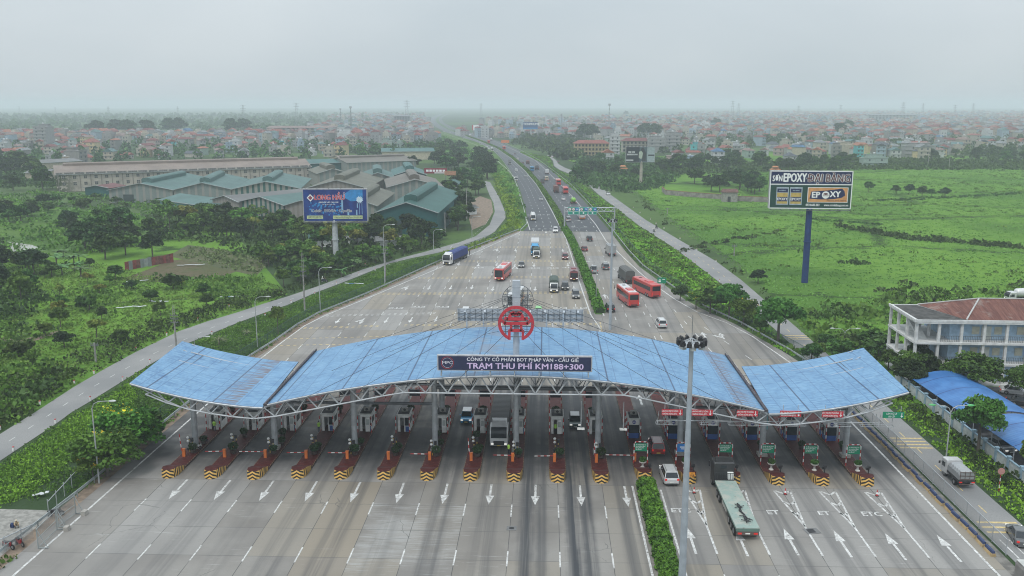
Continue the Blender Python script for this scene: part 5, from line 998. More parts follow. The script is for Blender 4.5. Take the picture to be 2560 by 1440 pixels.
NAME=dict(dark='broadleaf_tree',mid='broadleaf_tree',pale='pale_tree',flower='flowering_shrub',yellow='pale_tree',brown='withered_tree',fine='young_tree',shrub='shrub',banana='banana_plant',palm='palm_tree',spiky='fan_palm',fineleaf='broadleaf_tree')
BASE=dict(dark=8.2,mid=7.8,pale=6.7,flower=4.2,yellow=4.4,brown=6.8,fine=7.4,shrub=2.4,banana=3.6,palm=5.4,spiky=2.6,fineleaf=7.8)
TREES=[0]
def tree(kind,x,y,h,lab,grp,wide=1.0,rz=None):
    tk,cr_=random.choice(TP[kind]); s=h/BASE[kind]; e=empty(NAME[kind],(x,y,-.05),random.random()*6.28 if rz is None else rz,lab,CAT[kind],grp); e.scale=(s*wide,s*wide,s)
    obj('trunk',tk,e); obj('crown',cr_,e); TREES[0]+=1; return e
def ordi(i): return '%d%s'%(i,'th' if 10<=i%100<=20 else {1:'st',2:'nd',3:'rd'}.get(i%10,'th'))
SHADE=dict(dark='dark round',mid='green',pale='light green',flower='yellow flowering',yellow='yellow green',brown='bare brown',fine='slender',shrub='low bushy',banana='banana',palm='palm',spiky='spiky',fineleaf='spreading')
WP=lambda p:((CR.transposed()@(Vector((p[0],p[1],0))-Vector((0,0,CH)))))
def scrx(x,y): q=WP((x,y)); return q.x/-q.z
def zone(poly,n,kinds,h0,h1,place_,grp,wide=1.0,mind=0.0,seed=None):
    PP=[(p.x,p.y) for p in GL(poly)]; P=np.array(PP); lo,hi=P.min(0),P.max(0); out=[]; tries=0
    while len(out)<n and tries<n*60:
        tries+=1; q=rng.uniform(lo,hi,(1,2))
        if not inpoly(q,P)[0]: continue
        if any((q[0][0]-a)**2+(q[0][1]-b)**2<mind**2 for a,b in out): continue
        out.append((q[0][0],q[0][1]))
    out.sort(key=lambda t_:scrx(*t_))
    for i,(x,y) in enumerate(out):
        k=random.choice(kinds); h=random.uniform(h0,h1)*random.choice((1,1,.8,1.12)); noun={'tree':'tree','shrub':'shrub','flowering shrub':'shrub','banana plant':'plant','palm':'palm'}[CAT[k]]
        sh=SHADE[k] if k!='palm' else 'tall'
        tree(k,x,y,h,'%s %s, %s from left %s'%(sh,noun,ordi(i+1),place_),grp,wide*random.uniform(.85,1.2))
zone('380 590 470 545 560 545 700 560 800 575 940 600 1060 600 1050 625 900 650 800 640 640 600 560 595 470 600',42,['dark','mid','mid','pale','dark','fine','yellow'],7,10.5,'in the belt below the teal sheds','tree belt below the teal sheds',1.1,3.5)
zone('190 615 250 575 400 590 440 640 360 655 230 650',13,['dark','dark','mid'],8,10,'above the red sheet fence','dark grove above the red sheet fence',1.2,4)
zone('-60 770 -60 660 40 665 120 700 90 750 20 780',11,['dark','dark','mid','pale'],6,8.5,'in the grove at the left frame edge','grove at the left frame edge',1.15,4)
zone('-80 480 -80 405 60 400 140 425 140 480 60 480',14,['dark','dark','mid'],10,14,'left of the long factory','tall trees left of the long factory',1.2,6)
zone('0 535 110 505 140 520 90 560 0 560',9,['dark','mid'],5,7,'in the thicket left of the paddy','thicket at the left edge of the paddy',1.3,4)
zone('130 560 190 555 200 590 140 595',5,['dark','mid'],4,6,'of the small clump inside the paddy','small clump inside the paddy',1.2,3)
zone('650 660 700 640 780 650 800 668 700 680',8,['pale','yellow','pale'],5,6.5,'left of the blue billboard','light green trees left of the blue billboard',1.2,3)
zone('820 670 900 650 1000 635 1080 600 1100 595 1090 612 1000 640 900 675 830 700 740 720 690 722 760 690',24,['mid','dark','shrub','pale'],3.5,6.5,'beside the left service road','growth along the far side of the left service road',1.1,3)
zone('1120 600 1115 520 1140 455 1200 455 1205 480 1175 520 1165 560 1180 590',20,['dark','mid','mid'],7,10,'between green hall and loop road','trees between the green hall and the loop road',1.15,4)
zone('1165 455 1175 420 1200 400 1240 415 1235 440 1215 455',12,['dark','dark','mid'],9,13,'beside the highway curve','dark trees beside the highway curve',1.15,5)
zone('1020 420 1110 400 1160 410 1150 440 1050 440',9,['dark','mid'],9,13,'of the trees behind the sheds','trees behind the sheds',1.2,6)
zone('1060 380 1110 365 1150 375 1190 400 1150 400 1070 398',12,['mid','dark'],9,12,'left of the distant road','trees left of the distant road',1.3,7)
zone('1425 445 1470 395 1560 400 1560 425 1640 425 1650 445 1560 470 1460 455',22,['dark','mid','mid'],5,8,'around the yellow school','trees around the school right of the road',1.15,5)
zone('1650 430 1700 400 1900 395 1910 415 1800 425 1700 445',22,['dark','mid'],8,11,'before the right village','trees before the right village',1.2,6)
zone('1690 470 1740 455 1810 462 1900 455 1915 478 1880 488 1780 482',14,['dark','dark','mid'],8,10,'inside the grey walled compound','trees inside the grey walled compound',1.2,5)
zone('1900 420 2100 405 2180 405 2170 425 2000 428 1910 440',14,['dark','mid'],8,11,'behind the right billboard','trees behind the right billboard',1.2,7)
zone('2260 395 2450 385 2620 400 2620 420 2450 405 2270 408',14,['dark','mid'],8,11,'edging the field at far right','trees edging the far right field',1.2,8)
zone('2250 975 2262 935 2300 935 2330 960 2300 990',5,['fineleaf','dark'],4.6,6,'of the trees at the office corner','trees at the office corner',1.0,2.5)
zone('2010 905 2050 870 2150 860 2230 870 2240 930 2150 930 2060 925',14,['shrub','mid','shrub','pale'],2.2,4.2,'between road and office','bushes between road and office',1.2,2.5)
for px,py,k,h,w,lab,grp in((2430,985,'fineleaf',6.6,1.5,'wide fine leafed tree in front of the office facade',None),(2560,1010,'fineleaf',6.5,1.1,'dark tree at the office, cut by the right frame edge',None),(2445,1130,'fineleaf',8.2,.85,'light crowned tree standing beside the blue shelter',None),(2585,1190,'pale',6,1.0,'light green tree at the right edge below the shelter',None),(2290,940,'dark',6.5,.9,'rounded dark tree beside the globe lamp',None),
    (2195,890,'palm',4.6,1,'small palm between the service road and the office',None),(2108,880,'palm',4.2,1,'pale palm above the twin arm lamp',None),
    (1700,752,'mid',4.0,1.2,'first bush of the roadside row near the bright red coach','trees along the right guard rail'),(1740,772,'flower',4.2,1.2,'flowering bush second in the roadside row','trees along the right guard rail'),(1775,785,'mid',6.2,1.2,'green tree third in the roadside row','trees along the right guard rail'),(1822,795,'fineleaf',8.0,1.05,'tall round tree in the middle of the roadside row','trees along the right guard rail'),(1858,815,'flower',6.2,1.0,'shrub full of yellow blossom between two round trees','trees along the right guard rail'),(1945,858,'fineleaf',9.4,1.02,'largest round tree of the roadside row','trees along the right guard rail'),(1900,835,'mid',4.2,1.0,'low green bush left of the largest roadside tree','trees along the right guard rail'),
    (268,1190,'flower',6.0,1.35,'yellow flowering shrub nearest the lamp post by the left rail','flowering shrubs by the left guard rail'),(235,1200,'flower',3.6,1.2,'small flowering shrub left of the lamp post','flowering shrubs by the left guard rail'),(325,1140,'flower',6.4,1.35,'large flowering shrub under the left wing','flowering shrubs by the left guard rail'),(372,1100,'mid',4.6,1.3,'dark green shrub right of the flowering ones under the wing','flowering shrubs by the left guard rail'),(300,1085,'flower',4.4,1.2,'flowering shrub uphill of the others','flowering shrubs by the left guard rail'),
    (696,838,'fine',6.6,.8,'slender airy tree by the left guard rail above the roof',None),(548,862,'spiky',2.7,1.0,'straw coloured spiky palm beyond the left wing',None),(617,838,'spiky',1.8,1.0,'small spiky palm on the left verge',None),(150,745,'yellow',3.6,1.0,'round yellow green tree in the left meadow',None),(220,712,'yellow',3.4,1.0,'yellow green tree above the round one in the meadow',None),(275,712,'pale',3.2,1.0,'small light tree right of the yellow pair',None),(455,722,'yellow',3.0,1.0,'small yellowish tree near the vegetable plot',None),(705,570,'brown',8,1.0,'bare brown tree in the belt left of the billboard',None),(290,700,'mid',4.4,1.2,'bushy tree beside the red sheet fence',None),
    (1895,708,'dark',4.0,1.3,'lone dark bush left of the blue billboard pole',None),(1560,760,'shrub',.01,1,'',None),
    (2172,480,'mid',6,1.1,'first of the lone field trees right of the billboard','lone trees in the right field'),(2240,486,'mid',5.4,1.1,'second of the lone field trees','lone trees in the right field'),(2272,487,'dark',6,1.1,'third of the lone field trees','lone trees in the right field'),(2305,492,'mid',6,1.2,'fourth of the lone field trees','lone trees in the right field'),(2362,494,'dark',5.6,1.3,'last of the lone field trees at right','lone trees in the right field'),(2328,494,'mid',5,1.0,'fifth of the lone field trees','lone trees in the right field')):
    if lab: p=G(px,py); tree(k,p.x,p.y,h,lab,grp,w)
for i,(px,py) in enumerate(((240,345),(290,340),(320,342),(370,343),(425,338),(450,336),(610,336),(580,340),(1462,352),(1480,350),(1610,345),(1635,348),(1565,290),(1790,322),(2100,345),(2120,330))):
    p=G(px,py); tree('dark',p.x,p.y,26 if px<650 else 22,'big dark crown, %s from left of those rising above the far roofs'%ordi(i+1),'big crowns above the far roofs',1.15)
zone('130 560 60 520 150 500 300 480 400 490 420 520 300 530 200 545',26,['banana','banana','shrub'],3,4.2,'in the banana grove','banana grove before the long factory',1.2,3)
zone('130 640 60 655 60 700 200 700 240 670 180 640',16,['banana','banana','mid'],3.2,4.5,'near the red sheet fence','banana patch near the red sheet fence',1.1,2.5)
zone('860 672 840 700 900 690 880 665',4,['banana'],3.2,4,'of the banana plants at the billboard foot','banana plants at the billboard foot',1.0,1.5)
zone('180 740 330 712 520 725 560 745 470 800 330 850 200 900 60 960 0 900 60 820',18,['pale','mid','yellow','shrub','dark'],2.6,4.6,'scattered over the left meadow','small trees of the left meadow',1.2,8)
zone('430 560 560 548 700 560 640 585 470 590',10,['mid','pale','fine'],6,8.5,'at the top of the belt','tree belt below the teal sheds',1.15,5)
# ---- ground cover nobody could count
def cover(name,poly,dens,r,h,leaf,nq,mat,lab,avoid=(),world=False,patch=None,thr=.1):
    P=poly if world else [(p.x,p.y) for p in GL(poly)]
    q=scatter(P,dens,avoid,r*.9)
    if patch: 
        f=np.sin(q[:,0]*patch+1.3)*np.sin(q[:,1]*patch*.8+.7)+.6*np.sin(q[:,0]*patch*2.7+q[:,1]*patch*1.9)+rng.normal(size=len(q))*.25; q=q[f>thr]
    n=len(q)
    if not n: return
    rs=r*rng.uniform(.5,1.5,n); e=rng.normal(size=(n,nq,3)); e/=np.linalg.norm(e,axis=2)[:,:,None]; e[:,:,2]=np.abs(e[:,:,2])
    C=np.zeros((n,nq,3)); C[:,:,0]=q[:,0,None]+e[:,:,0]*rs[:,None]; C[:,:,1]=q[:,1,None]+e[:,:,1]*rs[:,None]; C[:,:,2]=e[:,:,2]*(rs*h/r)[:,None]*rng.uniform(.5,1,(n,nq))
    ti=np.repeat(rng.random(n),nq)*.7+.3*rng.random(n*nq); S=leaf*np.repeat(rs/r,nq)*rng.uniform(.6,1.3,n*nq)
    me=quadcloud(name,C.reshape(-1,3),S,ti,mat,up=1.5); o=obj(name,me); tag(o,lab,kind='stuff'); o['category']='ground cover'; return o
G1=foliage('grass_bright',(.085,.19,.016),(.165,.33,.026),(.25,.45,.04),ns=.12); G2=foliage('scrub_green',(.035,.095,.013),(.08,.185,.022),(.15,.30,.036),ns=.1); G3=foliage('scrub_dark',(.015,.04,.008),(.036,.085,.014),(.07,.15,.024),ns=.15); G5=foliage('grass_field',(.088,.172,.028),(.128,.232,.038),(.180,.300,.052),ns=.035,w=.22); G4=foliage('grass_dry',(.08,.10,.03),(.12,.15,.05),(.17,.2,.07),ns=.3)
vL=[(p.x,p.y) for p in GL('-60 1270 0 1165 139 1068 226 1010 308 960 375 918 467 866 530 840 591 814 655 790 719 768 790 737 841 718 900 695 975 664 1089 639 1130 630 1177 615')]+[(p[0]-1.2,p[1]) for p in edgeL[::-1] if p[1]>82]
gy=[(p.x,p.y) for p in GL('-250 1290 0 1272 110 1275 215 1290 215 1460 -250 1460')]
cover('verge_scrub',vL,2.2,.6,.42,.085,18,G2,'green scrub on the verge between service road and guard rail',(gy,),True)
cover('verge_tall_grass',[(p.x,p.y) for p in GL('-60 1260 0 1170 180 1050 330 960 340 1010 230 1110 160 1180 60 1240 0 1270')],4.0,.5,.55,.08,12,G1,'bright swept grass beside the left service road',(gy,),True)
cover('verge_low_scrub',[(p.x,p.y) for p in GL('-60 1440 -10 1408 40 1382 46 1390 10 1416 -40 1440')],1.5,.6,.5,.15,9,G2,'scrub below the mesh gate at the lower left',(),True)
meadL='-700 1300 -500 640 -60 560 60 655 250 660 420 700 640 690 720 730 650 756 560 798 350 886 200 966 90 1026 -10 1082 -60 1120'
cover('meadow_scrub',meadL,.30,1.2,1.0,.22,16,G2,'scrub scattered over the left meadow',(SRL,),patch=.07,thr=.35)
cover('meadow_dark_bushes',meadL,.09,1.8,2.0,.30,20,G3,'dark bushes scattered over the left meadow',(SRL,),patch=.045,thr=.85)
cover('meadow_grass',meadL,1.3,.5,.3,.14,5,G5,'bright grass of the left meadow',(SRL,))
cover('roadside_thicket','90 1032 0 1080 -60 1100 -60 980 100 930 250 860 400 800 600 745 720 722 790 690 860 672 1000 640 1090 606 1110 612 1010 640 909 670 850 692 720 738 590 780 450 826 270 918',.30,1.1,1.1,.17,22,G3,'dark thicket along the far edge of the left service road',(SRL,))
cover('paddy_clumps','-300 600 -60 490 150 480 420 500 560 560 440 600 200 640 -200 660',.035,2.0,1.6,.34,18,G2,'pale clumps in the paddy field')
cover('maize_rows','440 640 480 615 560 628 680 652 640 688 570 672',.5,.5,.6,.22,6,G4,'dry maize rows behind the red sheet fence')
beltu='380 600 380 540 560 535 800 560 950 590 1110 590 1110 615 900 660 760 690 640 660 560 612'
cover('belt_undergrowth',beltu,.06,2.2,2.4,.45,14,G3,'undergrowth beneath the tree belt')
vR=[(p.x,p.y) for p in GL('1372 392 1383 420 1428 442 1497 493 1540 526 1602 573 1686 626 1798 711 1844 750')]+[(47.2,205),(47.0,160)]+[(p.x,p.y) for p in GL('1905 842 1850 806 1796 780 1762 764 1716 740 1646 690 1606 660 1573 626 1533 576 1468 502 1405 448 1368 413 1300 380')]
cover('median_verge_scrub',vR,.30,1.1,.6,.28,10,G2,'scrub between the highway rail and right service road',(SRR,),True)
cover('median_verge_grass',vR,1.2,.6,.35,.2,6,G1,'grass between the highway rail and right service road',(SRR,),True)
cover('loop_verge','1095 640 1180 612 1240 590 1270 555 1262 510 1240 470 1235 430 1262 440 1290 500 1302 570 1180 625',.5,1.0,.7,.26,9,G1,'bright grass inside the loop of the left service road',(SRL,[(p[0],p[1]) for p in edgeL]+[(60,400),(60,20)]))
cover('far_verge','1225 400 1150 360 1110 340 1100 345 1140 375 1190 410 1235 440 1290 520 1300 560 1310 560 1290 480 1262 430',.06,2.2,1.6,.5,12,G2,'scrub slope left of the far highway',(SRL,))
fR='1420 425 1560 465 1700 575 1850 675 1930 750 2030 850 2240 960 2290 930 2240 880 2700 900 2900 560 2700 430 2200 400 1900 420 1800 500 1640 480'
off=[(58,90),(130,90),(130,165),(60,165)]
cover('field_scrub',fR,.03,1.0,.5,.22,12,G2,'scrub scattered over the right field',(SRR,off),patch=.04)
cover('field_grass',fR,.34,.7,.06,.16,5,G5,'bright grass of the right field',(SRR,off))
cover('field_thicket','1560 480 1700 590 1850 690 1920 752 2030 860 2240 975 2240 880 2500 740 2700 760 2700 700 2300 700 2100 730 1980 740 1900 720 1760 620 1650 540 1580 478',.09,1.2,1.0,.26,14,G3,'thicket along the right service road and field edge',(SRR,off),patch=.05)
cover('field_near_thicket','2010 850 2060 890 2240 960 2240 870 2450 745 2640 770 2640 720 2250 735 2100 760 2000 770 1940 745',.12,1.6,1.5,.36,12,G2,'low thicket behind the office',(SRR,off))
for i,pp in enumerate(('2090 562 2250 590 2400 602 2600 622 2600 628 2400 610 2250 598 2090 568','1690 625 1800 600 1960 575 1965 580 1800 610 1700 636','2090 655 2170 652 2180 662 2100 664','2020 545 2200 560 2200 563 2020 550','2200 500 2600 480 2600 484 2200 505')):
    cover('field_hedgerow',pp,(.5,.10,.3,.2,.2)[i],1.0,(1.3,.55,.8,.5,.5)[i],.28,12,G3,('dark hedge line across the middle of the right field','dark hedge line left of the billboard pole','dark patch of scrub in the right field','faint hedge line behind the billboard','far hedge line in the right field')[i])
cover('wall_strip_grass',[(53.9,70),(53.9,150),(58.9,150),(58.9,70)],3.0,.4,.3,.12,6,G1,'grass strip between the service road and the panel wall',(),True)
cover('wall_strip_bushes',[(56.0,75),(56.2,150),(58.7,150),(58.7,75)],.55,.8,1.1,.16,22,G3,'planted bushes along the foot of the panel wall',(),True)
for nm,pp in (('scrub_before_village','1640 440 1900 430 2200 425 2600 425 2600 405 2200 398 1900 405 1650 420'),('scrub_behind_sheds','-100 470 150 470 150 425 -100 420'),('scrub_right_of_road','1430 460 1560 482 1650 472 1700 440 1690 398 1560 390 1440 398')):
    cover(nm,pp,.05,2.8,2.6,.6,14,G3,'scrub and small trees '+nm.replace('_',' ')[6:])
# ================= BUILDINGS
def ribbed(name,c1,c2=None,stripe=None,rough=.6,per=.55,st=None):
    """profiled sheet metal; stripe=(colour, period, share) gives vertical translucent strips on walls"""
    if name in MC: return MC[name]
    t=NT(name); v=t.co(); x=t.xyz(v); n=t.noise(v,.12,5,.65); n2=t.noise(t.comb(t.math('MULTIPLY',x[0],1.2),t.math('MULTIPLY',x[1],.12),x[2]),1.0,4)
    c2=c2 or tuple(a*1.25 for a in c1); cc=t.mix(t.step(n,.36,.66),c1,c2); cc=t.mix(t.step(n2,.5,.75,0,.4),cc,tuple(a*.6 for a in c1))
    w=t.math('ABSOLUTE',t.math('SINE',t.math('MULTIPLY',x[1],math.pi/per)))
    if stripe: s=t.math('LESS_THAN',t.math('FRACT',t.math('DIVIDE',x[0],stripe[1])),stripe[2]); cc=t.mix(s,cc,stripe[0])
    t.bump(w,.25,.05); MC[name]=t.fin(cc,rough,0,.3); return MC[name]
teal=ribbed('roof_teal',(.050,.120,.115)); tealg=ribbed('roof_teal_grey',(.070,.130,.122)); olive=ribbed('roof_olive',(.115,.115,.090)); brown_=ribbed('roof_grey_brown',(.135,.122,.105)); gtl=ribbed('roof_deep_green',(.032,.092,.082)); greyr=ribbed('roof_grey',(.13,.13,.13)); redr=ribbed('roof_dark_red',(.13,.05,.05)); pink=ribbed('roof_pinkish',(.20,.160,.138))
wl_g=ribbed('wall_grey_strips',(.17,.20,.19),stripe=((.28,.27,.25),3.2,.35)); wl_t=ribbed('wall_teal_strips',(.03,.10,.09),stripe=((.30,.29,.26),2.6,.55)); wl_p=ribbed('wall_teal',(.12,.25,.24)); wl_d=ribbed('wall_deep_teal',(.02,.085,.085)); wl_b=ribbed('wall_grey_brown',(.21,.19,.17),stripe=((.27,.25,.23),2.0,.5)); wl_c=M('wall_cream',(.45,.40,.30),.9,dirt=((.2,.17,.14),.5))
def shed(fl,fr,ze,rise,depth,rm,wm,lab,monitor=True,along=False,name='warehouse',door=False,grp='warehouses left of the highway'):
    """fl, fr: pixel of the front eave corners at height ze"""
    a=G(*fl,ze); b=G(*fr,ze); W=(b.xy-a.xy).length; ang=math.atan2(b.y-a.y,b.x-a.x)
    e=empty(name,(a.x,a.y,0),ang,lab,'warehouse',grp)
    m=MB(); m.add([(0,0,0),(W,0,0),(W,0,ze),(0,0,ze)],[(0,1,2,3)]) ; m.add([(0,depth,0),(W,depth,0),(W,depth,ze),(0,depth,ze)],[(3,2,1,0)]); m.add([(0,0,0),(0,depth,0),(0,depth,ze),(0,0,ze)],[(3,2,1,0)]); m.add([(W,0,0),(W,depth,0),(W,depth,ze),(W,0,ze)],[(0,1,2,3)])
    if not along:
        for y in(0,depth): m.add([(0,y,ze),(W,y,ze),(W/2,y,ze+rise)],[(0,1,2)])
    else:
        for x in(0,W): m.add([(x,0,ze),(x,depth,ze),(x,depth/2,ze+rise)],[(0,1,2)])
    m.build('wall',wm,e)
    o=.7; m=MB(); tk=.15
    if not along:
        k=rise/(W/2)*o
        P=[(-o,-o,ze-k),(W/2,-o,ze+rise),(W+o,-o,ze-k),(-o,depth+o,ze-k),(W/2,depth+o,ze+rise),(W+o,depth+o,ze-k)]
    else:
        k=rise/(depth/2)*o
        P=[(-o,-o,ze-k),(-o,depth/2,ze+rise),(-o,depth+o,ze-k),(W+o,-o,ze-k),(W+o,depth/2,ze+rise),(W+o,depth+o,ze-k)]
    P=[(x,y,z+.08) for x,y,z in P]; Q=[(x,y,z-tk) for x,y,z in P]; m.add(P+Q,[(0,1,4,3),(1,2,5,4),(9,10,7,6),(10,11,8,7),(0,6,7,1),(1,7,8,2),(3,4,10,9),(4,5,11,10),(0,3,9,6),(2,8,11,5)])
    rf=m.build('roof',rm,e)
    if monitor:
        m=MB(); w=2.4 if not along else 1.4
        def sec(y,x=None): return [(W/2-w,y,ze+rise-.6),(W/2-w,y,ze+rise+1.2),(W/2-w*.75,y,ze+rise+1.75),(W/2,y,ze+rise+2.1),(W/2+w*.75,y,ze+rise+1.75),(W/2+w,y,ze+rise+1.2),(W/2+w,y,ze+rise-.6)]
        def sec2(x): return [(x,depth/2-w,ze+rise-.6),(x,depth/2-w,ze+rise+.9),(x,depth/2,ze+rise+1.4),(x,depth/2+w,ze+rise+.9),(x,depth/2+w,ze+rise-.6)]
        m.loft([sec(depth*.12),sec(depth*.88)] if not along else [sec2(W*.03),sec2(W*.97)]); m.build('ridge_vent',rm,rf)
    m=MB(); 
    if not along: m.path([(-o,-o-.05,ze-k+.1),(W/2,-o-.05,ze+rise+.1),(W+o,-o-.05,ze-k+.1)],.16,4)
    else: m.path([(-o,-o-.05,ze-k+.1),(W+o,-o-.05,ze-k+.1)],.14,4)
    m.build('barge_trim',M('trim_pale',(.35,.38,.38),.7),rf)
    if door: m=MB(); m.box((W*.3,-.06,ze*.33),(5,.1,ze*.66)); m.build('door',M('door_dark',(.04,.06,.06),.7),e)
    return e,W
S_=shed
S_((272,475),(432,475),6.2,3.2,62,tealg,wl_g,'first of three joined teal gable halls before the long factory',door=True)
S_((434,475),(578,473),6.2,3.2,62,tealg,wl_g,'middle of three joined teal gable halls before the long factory')
S_((580,473),(749,471),6.2,3.4,60,tealg,wl_t,'right one of three joined teal gable halls, front in dark and white stripes')
S_((212,469),(272,470),4.5,1.2,14,redr,wl_d,'low dark red lean-to roof at the left end of the gable halls',False)
S_((400,499),(529,517),4.6,2.0,20,tealg,wl_p,'long low shed with pale turquoise wall',False,True)
S_((531,498),(597,505),7.0,2.0,42,greyr,wl_b,'grey gable hall with brownish vertical strips beside the turquoise shed',False)
S_((599,504),(710,513),7.0,2.6,44,tealg,wl_t,'teal roofed hall with bold green and white striped front',False)
S_((712,514),(800,516),7.0,2.2,44,tealg,wl_b,'hall half hidden behind the left side of the blue billboard',False)
S_((845,514),(940,514),7.5,2.6,52,olive,wl_g,'olive roofed hall right behind the blue billboard')
S_((942,530),(1092,531),8.6,3.4,72,gtl,wl_d,'large deep green hall nearest the loop road, with tall ridge vent',door=True)
S_((970,468),(1106,466),8.0,3.4,48,brown_,wl_g,'grey brown roofed hall behind the large green one')
S_((1108,468),(1139,468),6.5,1.2,34,gtl,wl_d,'narrow teal annex at the right of the grey brown hall',False)
S_((768,470),(916,470),8.0,3.6,58,olive,wl_b,'big olive roofed hall rising above the blue billboard')
S_((905,446),(984,445),8,2.8,42,tealg,wl_g,'teal grey hall behind the olive one')
S_((986,438),(1066,437),8,2.8,44,teal,wl_d,'teal hall carrying the long red sign')
S_((794,434),(868,432),8,2.4,34,olive,wl_g,'olive hall at the right end of the long factory')
S_((868,407),(1040,401),7.5,2.4,34,brown_,wl_g,'long brown roofed hall farther back',True,True)
S_((752,410),(868,406),7.0,2.0,26,teal,wl_d,'blue teal long shed far back, left of the brown hall',False,True)
S_((955,379),(1085,378),7.0,2.2,30,teal,wl_c,'far teal roofed hall with cream wall',False,True)
S_((210,421),(350,424),7.0,2.4,40,teal,wl_c,'blue grey roofed shed behind the left end of the long factory',False,True)
S_((100,408),(205,402),6.0,1.6,24,greyr,wl_c,'pale roofed long shed at far left',False,True)
S_((62,432),(118,432),5.0,1.6,20,greyr,wl_c,'grey shed left behind the dark trees',False,True)
S_((855,397),(905,395),6.5,1.8,20,pink,wl_c,'small pink roofed shed far behind the olive hall',False,True)
# small open sheds and huts in the belt
for fl,fr,ze,dp,rm_,lab in(((874,584),(950,580),3.6,8,teal,'small teal open shed under the big green hall'),((776,596),(834,594),3.0,6,teal,'little teal hut roof left of the billboard pole'),((944,600),(1012,598),3.2,5,greyr,'white hut with grey sheet beside the utility pole'),((1165,520),(1192,518),3,5,greyr,'small white canopy behind the green hall')):
    S_(fl,fr,ze,.8,dp,rm_,white,lab,False,True,'small_shed',grp='small huts among the trees')
rs=empty('red_sign',tuple(G(1062,436,9)),math.atan2(0,1),'long dark red sign with white lettering on the teal hall','sign'); a=G(1062,432,10);b=G(1110,434,10); rs.location=(a.x,a.y-2,0); w_=(b-a).length
m=MB(); m.box((w_/2,0,11.2),(w_,.4,2.8)); m.build('panel',M('sign_dark_red',(.22,.02,.04),.6),rs)
for i in range(6): m=MB(); m.box((w_*(.14+.145*i),-.25,11.3),(w_*.11,.05,1.1)); m.build('letter',wsign,rs)
m=MB(); m.box((w_*.7,-.25,10.15),(w_*.5,.05,.5)); m.build('letter',wsign,rs)
ob=empty('orange_sheet',(b.x+.5,b.y-2,0),label='pale orange sheet right of the long red sign',cat='sheet'); m=MB(); m.box((3,0,10.4),(6,.3,2.2)); m.build('panel',M('sheet_orange',(.40,.20,.12),.7),ob); m=MB(); m.box((.6,.3,4.6),(.3,.3,9.2)); m.box((5.4,.3,4.6),(.3,.3,9.2)); m.build('post',steel_d,ob)
# long factory with two rows of windows
t=NT('factory_wall'); v=t.co(); cc=t.mix(t.step(t.noise(v,.2,5,.7),.4,.65),(.46,.41,.355),(.35,.31,.275)); x=t.xyz(v); cc=t.mix(t.math('MULTIPLY',t.step(x[0],0,14,1,0),t.step(t.noise(v,.6,4),.42,.5)),cc,(.05,.07,.03)); fwall=t.fin(cc,.9)
e,W=shed((139,437),(777,417),9.2,4.0,30,pink,fwall,'very long beige factory with two rows of small windows and brown roof',True,True,'long_factory')
fwin=M('window_dark',(.05,.055,.06),.3); frame_=M('frame_pale',(.45,.42,.38),.8)
wm1=MB(); wm1.box((0,-.06,0),(1.5,.08,1.5)); wme=wm1.mesh('window',fwin); wm2=MB(); wm2.box((0,-.12,0),(.1,.06,1.5)); wm2.box((0,-.12,.0),(1.5,.06,.1)); wm2.box((0,-.14,.95),(2.0,.2,.12)); wfe=wm2.mesh('frame',frame_)
N_=26
for i in range(N_):
    x=W*(i+.7)/N_
    for z in(4.2,7.6):
        w0=obj('window',wme,e,(x,0,z)); obj('frame',wfe,w0)
pm_=MB(); pm_.box((0,-.12,4.6),(.35,.25,9.2)); pme=pm_.mesh('pilaster',M('pilaster',(.20,.18,.16),.9)); vm=MB(); vm.cyl((0,-.75,9.8),(0,-.9,9.8),.5,n=12); vme=vm.mesh('round_vent',frame_)
for i in range(N_): obj('pilaster',pme,e,(W*(i+.2)/N_,0,0)); obj('round_vent',vme,e,(W*(i+.7)/N_,.0,0))
m=MB(); m.box((W/2,-.35,9.7),(W,.5,1.1)); m.build('parapet',M('parapet_grey',(.17,.165,.16),.9,var=.3),e)
# ---- houses
HW=[('cream',(.40,.37,.31)),('white',(.45,.46,.46)),('grey',(.30,.30,.30)),('pale blue',(.28,.36,.42)),('beige',(.40,.35,.28)),('yellow',(.52,.42,.24)),('pink',(.38,.30,.28)),('pale green',(.28,.36,.32)),('bare concrete',(.24,.23,.22)),('turquoise',(.10,.42,.45))]
HR=[('red tiled',(.27,.085,.07)),('dark red',(.18,.055,.055)),('orange tiled',(.34,.13,.08)),('grey sheet',(.22,.23,.24)),('teal sheet',(.10,.18,.18)),('blue sheet',(.07,.15,.27)),('pinkish',(.25,.17,.155)),('dark grey',(.09,.10,.12))]
hwm={n:M('house_'+n.replace(' ','_'),tuple(q_*.95 for q_ in c),.9,dirt=((.14,.13,.12),.4)) for n,c in HW}; hrm={n:M('tiles_'+n.replace(' ','_'),tuple(q_*.8 for q_ in c),.85,var=.25,sc_=.6) for n,c in HR}
hwin=M('house_window',(.05,.06,.07),.3); hwinm=MB(); hwinm.box((0,-.05,0),(1.3,.1,1.4)); HWIN=hwinm.mesh('window',hwin)
tank=MB(); tank.cyl((-.7,0,.9),(.7,0,.9),.55,n=8); tank.box((0,0,.25),(1.2,.9,.5)); TANK=tank.mesh('water_tank',M('tank_steel',(.55,.56,.57),.3,.4))
